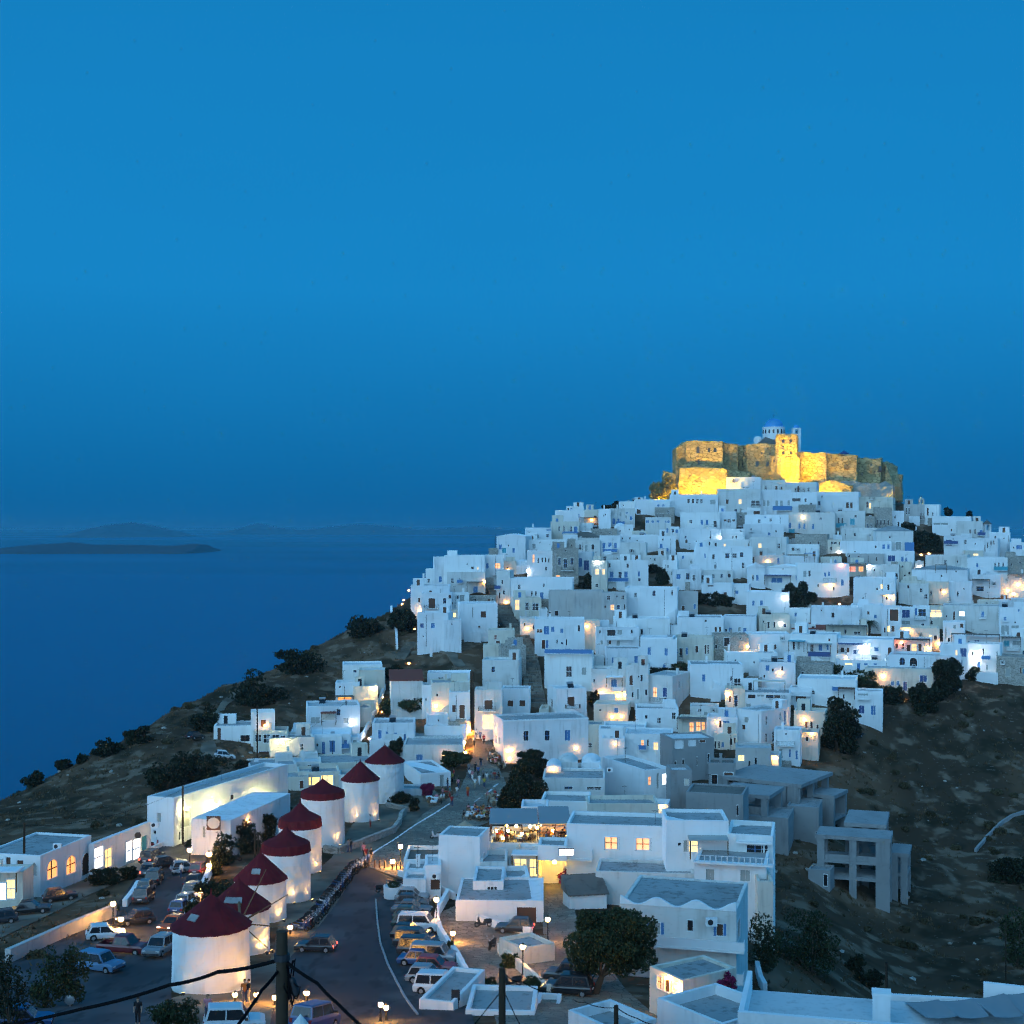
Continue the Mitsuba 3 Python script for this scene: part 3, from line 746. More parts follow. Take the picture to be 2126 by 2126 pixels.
# ---------------------------------------------------------------- the white town, traced from the photograph view by view
TOWN = {'6': '''
640 465 862 545 y3 | 688,488,14,22 717,534,14,10 755,535,16,10 778,535,16,10
862 482 1020 550 | 962,535,14,28,n 995,537,12,24,n
1020 497 1220 625 | 1103,540,14,40,n B:1085,535,1142,562,n
280 575 590 690 | 400,618,14,28 428,618,14,28 456,618,14,28 482,618,14,28 547,625,16,30,g 565,625,14,30,g S:300,655,340,672,w
590 540 860 690 | 648,622,18,28,n 730,622,18,30,l 702,678,16,18 745,678,16,18 828,632,56,34 B:800,640,860,660,d
860 545 1060 690 | 885,632,16,38,g 910,632,16,38,g 965,632,18,38,g 995,632,18,38,g 1042,630,14,34,g B:940,650,1062,678,b
945 548 1056 582 S d3 | 
1060 560 1225 700 | 1235,632,14,20 1090,610,60,20 1150,612,12,20 1185,640,12,24
1105 640 1215 730 S d4 | 1133,682,14,18 1165,685,12,14 1200,665,12,16
1220 558 1490 670 | 1237,632,14,26 1418,645,18,38,n 1443,645,16,38,n 1255,590,12,14
1490 592 1710 672 C | 1545,640,14,36,n 1562,648,14,36,l 1575,600,12,12
1590 660 1705 790 S | 1610,755,11,32 1632,755,11,32 1655,755,11,32 1680,755,11,32 B:1600,762,1705,790,d
1700 680 1780 785 | 1745,770,10,40 1722,720,14,18
345 690 600 800 | 485,755,14,32,b 518,755,14,32,b 415,750,16,20 570,765,20,40 B:500,770,580,795,g
585 685 705 790 | 635,742,18,12,n 660,745,24,20 690,742,18,14
705 690 775 760 S | 735,720,12,20
775 660 862 705 | 820,692,76,20,n
760 705 1040 805 | 853,748,14,24 892,715,10,24,b 962,710,16,14 990,712,14,14
1030 690 1340 815 | 1048,775,18,36,b 1110,780,12,34,b 1142,780,12,34,b 1198,782,12,36,b 1246,730,14,16 B:1030,798,1080,824,t
1340 680 1530 790 | 1362,745,10,40 1385,745,10,40 1470,715,14,16 1450,750,30,40,t B:1345,760,1412,788,t
1530 715 1592 800 S | 1548,780,12,30 1572,780,12,30
345 795 610 905 | 450,880,10,16 380,850,12,16 540,850,10,14
605 795 760 890 | 735,808,14,14 705,848,10,16 683,850,9,14
760 765 1010 845 | 800,800,10,18 960,812,12,14
500 865 790 925 | 535,890,10,26 632,902,12,20,l 785,900,8,24,n
790 850 1025 968 | 857,905,20,30,l 978,905,18,32 1010,955,16,14
1025 895 1235 970 | 1015,955,10,14 1100,930,10,12 1190,930,10,14
1080 830 1290 935 S | 1065,865,14,22 1180,885,10,18 1232,885,10,18
1280 865 1380 945 C | 1330,885,40,14 1312,922,10,20,n 1368,890,10,20
1380 790 1610 880 | 1465,832,12,20 1560,840,14,18
1370 875 1700 960 | 1465,945,12,14 1600,910,10,18 1650,910,16,30,b 1680,910,14,30,b
1600 810 1840 942 h | 1745,905,36,50,g 1690,850,12,14 B:1785,882,1842,940,b
1415 955 1650 1012 K | 1430,972,12,16 1490,975,10,14 1605,990,10,24
1640 940 1845 1018 | 1700,985,46,38,k 1770,990,16,30,b 1795,995,12,30,b
440 910 810 1082 | 505,970,8,30,b 560,975,16,32 648,968,26,32 695,968,26,28 740,962,22,30 572,1038,14,26 750,1030,16,34
300 1055 480 1150 | 335,1102,26,32,b 395,1100,22,40 435,1110,18,36
480 1065 685 1140 | 490,1108,16,30 612,1098,14,24
820 965 1010 1030 | 908,1008,34,20,l 975,1000,14,40,b
890 1045 1135 1150 g a0.8 | 1092,1110,16,36,b 965,1125,70,32,b G:890,1090,1060,1112,k 1005,1055,8,8
780 1040 892 1150 g a1.0 | 812,1110,10,34 840,1110,16,36,b
1010 970 1225 1035 | 1055,1022,30,12,b 1115,1022,30,12,b G:1145,950,1215,968,b
1100 1020 1430 1195 | 1145,1085,20,40,g 1175,1082,12,36 1275,1090,12,26,b 1300,1085,12,26,b 1385,1140,16,40,b B:1265,1110,1345,1140,g 1330,1180,10,24 1230,1160,10,18
1335 1020 1540 1075 C | 1365,1052,40,30,r 1440,1052,60,36,r 1505,1052,30,34,o G:1335,1012,1530,1026,i
1540 1028 1750 1140 | 1662,1095,14,36,g 1733,1100,14,40 1590,1060,10,14
1455 1110 1725 1272 | 1518,1243,12,12 1607,1180,10,16 1638,1165,14,30,y 1680,1170,12,36 1670,1240,12,18 B:1625,1190,1705,1215,w
1755 1010 1832 1130 C | 1770,1038,12,14 1815,1080,12,16 1785,1100,12,18
1745 1145 1940 1255 | 1808,1165,14,22 1735,1200,14,40,g 1890,1190,16,24 1920,1230,20,30
770 1200 1045 1342 | 815,1272,14,30,b 867,1270,18,30,b 950,1185,12,14
680 1150 785 1250 | 745,1168,12,16
480 1145 680 1245 | 635,1215,20,26,n 540,1160,40,12
1185 1300 1495 1442 | 1495,1380,10,24 1250,1320,10,10
1440 1282 1645 1395 | 1550,1335,14,22,n 1620,1300,10,14
330 1362 625 1500 | 510,1385,14,14 575,1440,13,32,n 602,1440,13,32,n
620 1355 830 1468 | 668,1445,20,32,b 760,1447,20,32,b 640,1450,12,24
850 1345 1050 1450 C | 912,1412,12,40 950,1410,10,36 880,1390,10,14
1050 1405 1215 1452 | 1100,1430,10,14
90 1490 300 1685 y5 | 147,1580,22,46,b 258,1585,22,46,b 150,1670,16,24,b 245,1675,18,24,b
300 1490 555 1640 C | 322,1585,14,46,b 352,1590,20,60 388,1580,14,46,b 452,1568,18,44 508,1570,9,60 525,1570,9,60 B:318,1605,365,1635,g
555 1475 785 1612 S | 577,1550,14,24 645,1520,36,56 735,1500,10,14
775 1470 1050 1592 | 908,1540,10,22 1000,1500,10,14
1050 1475 1350 1650 | 1075,1545,12,50 1105,1545,14,50,g 1190,1560,20,46 1245,1555,22,50,b 1302,1508,12,16 1290,1555,12,40,b B:1170,1580,1310,1615,k G:1045,1508,1150,1532,t G:1165,1525,1320,1545,g 1065,1640,20,40
1065 1440 1330 1480 r d5 a1.0 | 1190,1470,8,8
1280 1420 1545 1495 C | 1405,1455,14,30 1330,1460,14,30 1480,1465,40,20 G:1280,1408,1545,1432,i
640 1590 970 1700 | 700,1640,10,14 885,1640,12,30 820,1650,9,14
410 1665 750 1835 | 497,1750,20,46,b 712,1785,40,60 765,1735,10,30 672,1755,10,30 B:650,1785,735,1815,d
850 1650 1085 1800 | 940,1700,12,20 1000,1690,10,30 885,1740,10,18
1085 1660 1315 1750 S | 1130,1725,14,24 1280,1700,10,18
''', '7': '''
970 182 1135 292 K | 990,235,8,50 1010,235,8,50 1085,272,10,50 1105,272,10,50 1122,270,8,40 B:1080,280,1135,300,n
1135 182 1255 305 | 1160,240,14,60,n 1200,260,10,30
1195 277 1510 405 | 1265,340,120,18,g 1400,330,10,14 1350,390,10,20,n
1395 317 1602 432 | 1500,400,11,34,n 1540,400,11,40 1590,405,24,36,b B:1560,405,1620,430,k
1655 407 1820 490 | 1700,445,14,20 1770,455,10,14
1820 487 1960 570 | 1892,522,46,42,b 1850,530,10,16
1290 432 1480 562 | 1345,440,14,40,l 1365,450,10,30 1405,430,40,24,t 1330,490,50,50,k B:1290,475,1400,500,k
1380 457 1722 575 | 1618,535,9,50 1640,510,9,44 1668,490,9,44 1690,485,9,40,n 1540,500,10,14
1460 552 1605 612 C | 1490,590,12,20 1545,585,40,14,y
1140 590 1480 705 | 1310,610,12,14 1400,640,12,16 1420,580,20,16,b
1480 607 1800 740 | 1700,670,11,42 1730,670,11,42 1765,670,11,42 B:1690,680,1800,712,t 1557,675,14,40,b 1605,710,20,24
1785 600 1960 745 S | 1830,665,12,20 1900,650,14,18
1030 705 1480 862 h a0.9 | 1270,755,12,16 1385,720,12,14 G:1225,663,1318,682,i
940 800 1330 935 C | 1003,842,14,32,g 1120,890,12,40,g 1155,885,12,40,g 1187,892,12,40 B:1105,905,1203,938,g 1265,868,16,24,n 1005,920,10,16
1330 800 1512 955 | 1400,900,11,40 1450,860,10,14 B:1262,925,1345,957,g 1290,900,30,44
1510 745 1745 892 | 1580,860,60,40 1500,850,24,50 1690,820,10,14 G:1515,780,1660,800,i
1740 742 1960 905 | 1790,790,16,24,g 1890,760,60,24,g G:1800,735,1960,758,i 1930,850,40,50,l
600 988 800 1165 | 683,1052,18,26,n 620,1070,8,14
790 1002 950 1245 | 890,1068,68,100,n 845,1180,24,46,y 880,1180,24,46,n 815,1190,12,40
945 1012 1055 1150 | 985,1060,62,64,k 985,1130,70,30,g
1050 1002 1175 1160 | 1065,1042,18,60,b 1115,1050,60,56 B:1050,1078,1152,1102,g 1120,1150,20,24
1170 1002 1285 1160 C | 1225,1035,80,14,l 1225,1068,90,40,y 1190,1130,16,30
1280 992 1740 1165 | 1370,1075,16,72,n 1600,1065,22,48,b 1435,1060,40,40,w 1310,1080,10,14
1735 1010 1960 1260 | 1780,1190,62,76,g 1860,1190,62,76,g 1890,1025,14,40,b 1780,1100,20,30,b 1860,1130,12,16
1830 942 1975 1065 | 1890,1030,16,34,b 1930,1040,60,40,l
940 1172 1255 1295 C | 1180,1250,18,44,y 1222,1250,26,34 1100,1230,10,14 960,1240,12,20
1280 1125 1455 1300 | 1375,1165,22,30,g 1432,1152,26,40,n 1305,1215,10,90,g 1330,1270,16,30
440 1262 885 1455 | 475,1350,30,40 520,1352,20,40,n 575,1365,24,36,k 650,1345,84,70,w 748,1345,32,30,b 855,1360,30,60,n G:440,1292,640,1318,k 750,1400,12,10
880 1262 1190 1400 | 910,1318,20,40,n 960,1320,20,50 1005,1335,30,54,n 1050,1330,40,60,l 1098,1330,24,60,n G:890,1255,1180,1278,d 1150,1340,40,40,y
850 1392 1425 1600 | A:955,1440,44,62 A:1045,1445,60,70 1048,1485,26,36 1300,1440,12,18 1390,1430,10,16
1260 1302 1480 1540 | 1390,1372,14,40,l 1445,1370,50,70,k 1430,1450,14,40 1300,1330,10,12 1340,1470,12,40
1350 1245 1745 1330 | 1400,1260,50,40 1490,1290,14,30,k 1555,1270,40,46,k 1605,1250,36,60,k 1700,1255,50,60 G:1350,1213,1740,1236,i
1480 1300 1742 1545 | 1555,1420,26,70,w 1570,1470,22,60,b 1605,1365,14,50 1520,1380,12,30 1545,1375,10,30 B:1590,1392,1662,1425,b 1635,1490,16,40,g 1715,1380,12,40,g
1745 1250 1960 1405 | 1790,1300,50,50,t 1870,1290,60,50,g G:1745,1240,1900,1262,i B:1780,1320,1900,1350,g 1930,1370,20,30
1710 1402 1990 1600 S | 1803,1530,36,72,g 1905,1515,14,54,n 1760,1450,14,18
440 1430 850 1530 | 605,1470,26,84,b 663,1450,28,44,b 740,1450,28,42,b 810,1430,14,18 525,1450,60,40,y
655 1500 1205 1660 C | 877,1618,26,34,b 920,1615,24,36,b 978,1640,30,74,k 1125,1580,56,56,k 810,1620,10,14
80 1470 395 1570 S | 150,1540,40,24,n 300,1540,14,20
''', 'A': '''
735 285 1030 392 | 810,382,12,10 918,378,12,10
850 247 1025 290 d5 | 
1030 280 1172 402 C | 1140,350,30,22,n G:980,358,1165,384,n
1172 272 1297 472 | 1240,330,10,16 1225,340,10,16
1290 267 1540 442 | 1325,398,26,60,b 1372,395,18,50,b 1500,365,26,40,b 1450,355,16,34,g 1455,312,22,14,b B:1345,400,1432,436,b
1395 197 1640 270 | 1530,262,20,10,n 1420,235,10,14
1545 178 1890 335 | 1575,300,40,46,n 1772,240,24,22,b 1822,240,24,22,b 1660,328,20,10,b
1735 258 1932 380 S | 1760,345,14,50 1790,345,14,50 1818,345,14,50 1872,305,26,36
1640 355 1900 520 p0.8 | 1662,390,30,44,b 1715,400,24,24,b 1768,395,26,30,b 1845,400,12,24,b 1873,400,20,30,b 1862,488,18,44,b
985 415 1110 475 | 1040,450,12,10
1105 470 1360 532 S | 1200,510,12,14
1330 450 1440 510 o d4 | 1388,495,14,16
1430 430 1520 520 | 1480,480,10,16
690 400 982 540 C | 777,470,13,56 827,470,13,56 895,475,24,52 943,485,34,70,b B:810,500,970,528,b
445 462 700 605 | 518,550,36,46 563,550,24,38,g 660,542,26,32 672,480,50,24,b
150 548 440 745 y14 g a0.7 | 187,655,30,50,b 225,690,40,50,t 320,690,24,50,b 270,640,10,20
440 582 850 705 | 525,650,30,50,g 437,660,10,44 585,610,10,16 683,632,10,12 G:462,684,566,712,n
820 532 962 592 | 895,555,10,10
940 588 1187 735 | 985,655,26,52 1050,672,28,84,g 1115,655,26,52 B:1015,700,1105,730,d
862 575 945 690 S | 900,640,12,18
870 560 1180 590 h i d6 a1.5 | 
1185 540 1392 715 | 1225,640,28,56,b 1287,640,32,62,b 1343,640,28,56,b B:1215,675,1357,705,b
1390 532 1770 660 | 1412,568,12,16 1487,565,14,30 1560,590,10,12
1395 612 1652 785 | 1505,692,16,32 1430,640,9,12
1770 545 1945 745 | 1800,650,28,54,b 1817,583,14,22 1725,710,30,30 1665,730,30,44,b B:1770,665,1870,700,b
455 690 722 965 | 520,770,16,80,o 567,790,13,52 608,785,13,46 640,785,13,46 672,790,12,40 690,968,12,20
610 688 840 700 r d7 a1.1 | 
715 665 972 990 S | 780,800,28,70 840,820,40,90,d 905,800,28,70 765,945,40,16,o 840,960,20,24 840,692,20,16 B:795,860,920,890,d
970 705 1110 900 | 1050,840,52,104,k 990,810,34,90,b 1110,800,20,30,b
1100 792 1260 1085 C | 1158,902,36,58,l 1222,902,28,56,l 1155,1042,24,32 1228,1062,30,12
1260 790 1510 1020 | 1282,838,20,42 1465,843,20,42 1303,932,34,60,b 1388,935,30,60 1447,932,34,60,b B:1265,965,1465,1000,b 1325,1072,24,20
1505 788 1672 1020 | 
1200 727 1520 802 | 1360,770,10,14
1520 715 1640 780 S | 
1640 740 1860 830 | 1735,780,16,26 1690,770,10,14
1815 790 1960 965 | 1870,850,20,30,g 1905,920,16,40,g
150 890 285 1185 y10 | 208,1005,14,40 225,1110,24,40 180,1140,14,60 B:135,1040,190,1075,k
330 842 515 900 o d5 | 
280 968 910 1190 y4 | 375,1055,24,44 453,1015,10,20 625,1038,16,34 503,1120,16,48 543,1120,14,48 397,1112,13,38 602,1145,34,70,b B:550,1172,645,1218,b
330 1165 600 1310 C | 355,1230,44,110,l 400,1235,10,90,n 455,1250,32,74 540,1255,62,68 480,1190,8,20 B:390,1305,590,1350,c
670 1098 1070 1345 K | 715,1205,10,60 820,1225,10,80 610,1330,30,60 675,1335,36,60 750,1320,36,50
920 1092 1215 1392 K n | 
1195 1112 1452 1432 K n | 1272,1165,32,42 1355,1152,16,24 1415,1160,28,42 1240,1258,22,36 1312,1262,36,54,o 1372,1260,28,48 1434,1255,12,54 1395,1355,36,16
1440 1062 1960 1365 | 1543,1138,22,44 1727,1120,28,54 1910,1110,16,64 1850,1365,24,20
1445 1165 1900 1360 d3 n | 
530 1378 1035 1690 | 650,1490,52,84,b 713,1480,32,54,b 803,1495,28,44,b 975,1470,20,60 580,1497,56,32 620,1632,32,90 655,1630,26,84,b 755,1605,14,40 805,1620,24,20 850,1610,12,60
848 1510 1020 1645 d3 n | 945,1548,26,32
1018 1392 1185 1650 C n | 1142,1425,10,16
1145 1458 1580 1685 | 1188,1505,18,30 1300,1505,84,80 1385,1495,50,80,g 1505,1490,20,60 1205,1612,24,40,g 1285,1608,24,44,n 1370,1628,34,74,g 1310,1630,10,50 B:1250,1545,1515,1580,w
1325 1372 1890 1565 | 1605,1505,22,54 1480,1485,10,14 1850,1360,20,20
1240 1672 1592 1860 | 1320,1790,26,54,b 1550,1782,38,70,b 1430,1800,60,30
1590 1578 1960 1870 | 1680,1698,32,74,b 1850,1708,32,74,b 1695,1850,26,40,b 1830,1852,26,40,b
385 1362 535 1510 | 430,1385,30,30,k 520,1460,12,40 430,1430,14,30
''', '8': '''
715 172 985 380 | 905,255,18,18 820,335,14,30 940,258,10,16,l 870,230,8,10
648 182 722 370 | 690,330,20,40,b
655 185 712 228 i K d3 n | 
590 262 652 375 | 612,340,14,24
975 168 1112 335 | 995,240,34,34,b 1073,240,34,34,o B:1035,262,1110,300,f
735 282 990 400 | 820,335,14,30,g 925,402,30,50,b 770,340,16,30 G:868,345,1000,372,i
490 372 752 525 | 625,410,20,12,n 725,440,14,24 548,470,14,30,n
562 422 765 565 | 633,490,44,66,n 755,440,20,36 718,475,20,36 B:585,500,682,524,d
750 422 882 530 | 805,450,14,24 835,455,30,52,g 770,490,10,14
818 490 1072 690 y-4 | 978,565,36,42,n 905,552,8,70,g 950,648,14,14,n
535 555 745 790 y8 | 567,640,24,30,k 640,640,26,34,b 573,712,9,12 668,728,20,9
712 602 830 795 n | 765,630,8,10
740 540 820 602 C d4 | 775,570,40,30,y
882 442 1060 495 S d4 | 
1010 668 1188 810 C p0.3 | 1075,752,26,20,n
975 770 1095 880 C d4 n | 
1095 775 1262 960 y-6 S | 
970 872 1212 1095 y6 | 1043,932,22,38 1130,905,6,60,g
918 1068 1105 1360 y3 | 1012,1170,56,64,n B:945,1182,1062,1206,d 1015,1285,84,96,y
1100 1060 1288 1215 y3 | 1158,1160,38,40,n 1238,1160,38,42,n
1385 828 1705 1035 y3 | 1550,948,36,70 1650,945,30,50,g 1500,910,180,8,g B:1390,795,1705,826,b
1470 1062 1668 1240 y-16 X1405 | 1563,1150,48,66,n B:1523,1168,1618,1190,d L:1435,1160,14,60,n
1700 930 1945 1105 | 1850,1025,40,54,b 1718,1010,10,24 G:1800,975,1910,992,w B:1840,1052,1945,1072,w
1715 1165 1945 1240 C | 1830,1190,30,20 1760,1205,14,14 1890,1130,20,40,o
''', 'B': '''
160 -60 312 185 y3 | 195,40,24,64,n 265,25,14,44 240,132,16,72,g 205,135,12,36 295,120,14,40 245,15,10,14
300 12 472 205 y22 X600 | 355,120,26,66,o 420,120,28,64,k B:300,148,432,186,d R:515,70,8,50,n
820 95 955 235 C | 855,165,13,44,n 895,178,22,76
930 122 1262 245 | 980,212,32,34,g 1000,140,50,40 1060,130,50,40,g 1120,140,50,40 1170,135,40,50,n G:1010,35,1225,58,c
1255 90 1402 200 | 1330,165,70,40,n B:1255,110,1395,140,w
1305 30 1700 205 | 1420,48,40,8 1615,148,10,32 1410,205,24,20,n 1560,95,16,20 G:1580,84,1692,108,n
1690 112 1875 310 | 1735,235,34,56,k 1812,240,30,64,b 1745,145,70,36,g B:1700,140,1790,165,w
225 228 510 335 | 295,285,16,24
510 295 722 395 C | 598,352,26,62,o 643,348,28,64,o 676,340,20,62,o 705,335,16,62,o G:505,282,725,306,i
588 212 782 300 | 652,235,26,30 747,232,16,32
700 285 905 460 | 768,320,24,30,l 830,325,44,64,b 790,330,16,50 850,260,70,30
745 400 905 520 C | 757,470,10,50 782,470,10,46 862,450,16,44 888,440,12,50,n
900 248 1066 480 y34 X1258 | R:1097,308,16,54 R:1190,280,12,50 R:1222,290,16,92,b R:1097,425,16,54 R:1145,415,16,64
1150 372 1325 590 y4 | 1195,530,22,64,g 1255,530,14,56,b 1300,540,14,60,b B:1165,440,1288,475,g 1230,400,10,14
1283 245 1492 395 C | 1265,255,16,44 1365,340,16,54,n 1400,340,16,54 1440,350,14,30
1318 385 1445 525 C | 1335,400,20,40,y 1370,430,16,30 1420,430,20,40,g
150 398 470 610 y2 | 270,465,18,54,o 307,457,12,44,n 425,468,36,40,f 360,480,30,50,l
0 425 150 620 y2 | 92,468,16,16,o
0 350 290 440 y3 n | 60,330,14,14
468 432 748 660 Q y-18 n | 515,470,50,50,f 602,455,44,48,f 490,608,16,54 543,605,16,74 635,580,10,60 712,560,14,60 670,430,40,50,n
285 640 464 860 y-30 X0 e | 317,712,18,54,o 372,712,16,104,g 417,700,30,70,w 440,752,28,40,k
0 862 442 935 d4 | 
890 490 1130 655 K n | 1028,590,14,70 985,600,14,50 930,560,40,40,y
1060 545 1180 650 | 1110,590,50,40,n
712 592 892 760 Q i | 750,702,38,64 845,690,60,70,n
560 805 945 985 Q i y6 | 905,910,14,70 780,880,130,8,n
460 640 600 900 Q y-8 n | 565,720,30,40,c
'''}
for _v, _t in TOWN.items():
    for _l in _t.strip().split('\n'):
        house(_v, _l)
# ---------------------------------------------------------------- the lower town
LOWER = {'2': '''
360 95 625 180 n | 440,140,20,16
465 130 640 250 C n | 
310 215 470 340 y4 | 372,325,90,24,o 340,240,14,20 G:312,300,440,322,i
430 240 592 352 C | 515,328,26,14,o
680 200 895 408 r d8 | 840,330,14,24
925 150 1212 225 d5 | 1015,190,32,16 1100,190,36,18,n
955 215 1215 430 C | 1058,392,16,44,n 990,300,14,16
1070 278 1212 475 d4 | 1103,390,24,48,n 1157,410,36,90,n
890 232 962 420 n d5 | 915,330,12,16
928 432 1068 512 n d4 | 1000,470,10,14
1066 474 1214 520 S n d4 | 
905 505 1185 560 n d3 | 
120 372 475 545 | 175,468,62,40,g 385,470,40,34,g 262,445,90,42,c G:212,410,314,432,r
470 385 552 480 C | 
0 562 412 712 y3 e | 290,640,38,70,b 232,640,18,66,b 378,622,18,44,b 188,632,12,20
412 580 472 690 n | 440,630,24,60,g
555 485 838 632 y3 | 608,562,24,58,b 655,565,18,46,b 713,574,20,50,b 773,580,18,42,b
538 598 765 690 n d5 | 
822 590 1175 650 e i d14 n | 
765 632 1165 758 y2 e d10 n | 872,722,44,52,b 1090,700,12,16
880 825 1082 1000 y-14 X760 e Y226 | 1022,862,28,90,g 962,925,24,50,y
680 925 888 1020 Y217 e d4 n | 790,960,12,12
210 755 575 860 C d9 e | 300,810,40,30
60 812 340 915 C e | 150,875,110,50,y 255,865,80,70,y
0 745 212 835 e | 70,790,16,20
330 832 520 915 e | 400,870,20,30
640 560 770 640 d4 n | 
''', '1': '''
1105 390 1305 565 y4 e | 1133,430,18,62,n 1195,495,20,32 1267,455,48,32 1175,532,42,22
1298 322 1422 570 n | 1362,378,26,36,n
1310 415 1485 580 C e | 1335,448,30,48 1380,455,34,48 1425,460,34,46 1462,462,24,42 1370,545,64,44,n
1395 452 1625 590 e | 1560,500,16,30
1615 445 1765 570 y3 | 1672,505,16,64,b 1718,497,28,60,b 1640,490,10,16
1290 592 1535 680 e | 1372,628,26,14
1395 655 1595 725 C e | 1560,695,20,40,n
1520 575 1660 660 | 1600,600,20,16
760 765 897 1008 y36 X1490 e d30 | 822,865,24,52,g 800,940,16,20 R:955,868,60,74,g R:930,960,12,40 R:1200,760,20,20
990 880 1192 990 y26 X1500 w p0.06 Y172 n | 1055,938,14,60,g
''', 'F': '''
-160 545 360 848 y32 X812 e p0.25 n | 75,590,42,74,n 180,625,58,86,n A:308,665,44,124,g R:A:465,660,94,126,o R:A:632,622,88,122,o R:A:768,615,78,160,n
790 438 835 692 y32 X1345 w p0.1 n | R:872,560,92,150,w R:965,560,60,140,y R:1150,500,60,150,w R:1215,480,70,150,w R:1288,440,56,130,t
-140 690 205 960 y18 X300 C | 30,860,60,150,w 95,840,76,170,y 170,810,20,140 G:-60,640,212,690,w
''', '3': '''
1000 680 1275 1054 y13 X1340 Y152 p0.15 e n | R:1305,800,10,20 1220,1010,16,40,n
765 832 1000 970 Y158 p0.5 d7 i | 
770 905 905 985 Y153 d4 e | 860,960,70,40
912 870 1018 1062 Y150 d5 | 978,1000,62,70,n
1275 760 1502 860 Y159 e d6 n | 
1275 848 1458 1005 Y150.5 e d6 n | 
1440 952 1612 1050 Y146 e d5 n | 
1470 882 1582 955 Y152 K i d5 n | 
1335 724 1668 772 Y158.5 d9 p0.55 n | 
1668 738 1892 800 Y157.5 d10 p0.5 n | 
1690 592 1852 748 Y168 C n d3 | 
1230 975 1432 1060 Y142 d6 e n | 1335,1032,17,36 1358,1032,17,36 1381,1032,17,36
1115 1108 1702 1300 y2 Y137.5 p0.12 e d9 n | 1588,1205,132,112,n 
1500 800 1668 985 Y153 C d6 n | 1545,850,84,100,y 1635,870,50,150,y G:1498,765,1672,800,f
760 960 915 1000 Y149 d3 n | 
''', '4': '''
245 602 912 780 y4 Y154 p0.45 d7 e | 543,722,92,82,o 755,730,92,82,o S:493,682,506,768,g S:582,682,597,768,g S:702,690,714,775,g S:798,690,812,775,g B:195,752,420,825,f
910 572 1330 785 Y148 d6 e | 1090,740,62,84,y 1045,742,36,80,g G:1055,668,1315,702,g 1000,730,20,20
1318 665 1628 850 Y147 d7 e n | 1505,765,110,64,d 1570,765,40,60 B:1380,662,1622,712,f
1100 862 1582 1035 y4 Y141 d8 e n | 1205,955,56,124,g 1440,940,66,80,g B:1098,785,1630,862,f B:1582,985,1640,1040,w
1360 1040 1622 1245 Y141.5 C d7 n | 1450,1130,42,64 1470,1170,30,60,n
440 918 1092 1090 y2 Y146.5 p0.3 d5.5 e n | 597,965,38,14 737,970,46,14 915,975,62,14
600 1180 1380 1372 y6 Y112 p0.15 d9.5 e n | 840,1292,64,84,g S:786,1254,806,1334,b S:874,1254,896,1334,b 1072,1275,38,78 1270,1303,44,84,n S:1230,1262,1246,1342,b S:1294,1262,1312,1342,b B:845,1372,1440,1430,w R:1395,1300,20,90,g
1000 1434 1378 1660 y6 Y112.4 d9 e n | R:1400,1520,24,90,k B:1375,1590,1436,1640,w
268 1068 515 1192 y-14 X222 Y144 d5 r i a1.3 | 
1020 1640 1385 1790 y-40 X800 Y99 d7 e C n | L:868,1655,32,96,o L:918,1670,34,110,n L:975,1690,34,110,y
850 1935 1290 2300 y45 X1690 Y89.6 p0.75 e n | 
255 1975 560 2300 y50 X850 Y87.5 p0.7 e n | 
120 222 480 305 Y211 d5 e n | 180,240,30,16 430,245,30,20,o
195 180 322 232 o Y213 d5 | 
345 182 472 225 o Y214 d5 | 
112 205 208 255 o Y210 d4 | 
85 288 502 378 Y203 e n | 258,352,54,18 430,356,96,20 100,310,20,16
72 442 392 520 Y189 e d7 n | 
388 458 862 530 Y187 C e d6 n | 
55 738 245 815 Y151 z0.4 d4 n | 
95 800 248 1015 Y160 C n d5 | 165,900,40,90,n
250 832 445 985 Y158 C d3 n | 300,890,70,90,y 390,890,70,90,y
-60 480 120 640 Y180 d5 n | 
60 960 95 1010 Y147 d2 n | 
'''}
for _v, _t in LOWER.items():
    for _l in _t.strip().split('\n'):
        house(_v, _l)
BIG = house('8', '1110 1275 1675 1545 y22 X1042 Y250 p0.3 e d16 n | 1262,1378,32,64,d 1404,1375,32,64,d 1540,1373,36,70,b 1245,1492,40,40,g') if False else \
    house('8', '1110 1272 1678 1545 y-13 X1045 Y250 p0.35 e n | 1262,1378,32,66 1404,1375,32,66 1540,1373,36,70,b 1245,1494,40,36,g 1460,1420,10,10 L:1062,1400,12,60,g L:1085,1410,12,60,g L:1060,1300,10,40,g')
BIG2 = house('8', '1676 1300 1785 1480 Y254 C p0.3 n | 1690,1440,20,30')
house('8', '1748 1330 1860 1575 Y247 n | 1860,1430,10,10')
_M = BIG.M
for _i in range(13):
    put(sub(BIG.key, 'railing'), U_RAIL, 'mat_metal', _M @ frame([BIG.W * (_i + .5) / 13, .2, BIG.zt + .45], [BIG.W / 13, 0, 0], [0, 1, 0], [0, 0, .9]))
bx(sub(BIG.key, 'cornice'), _M, -.12, BIG.W + .12, -.14, -.004, BIG.zt - .32, BIG.zt - .14, 'mat_white_c')


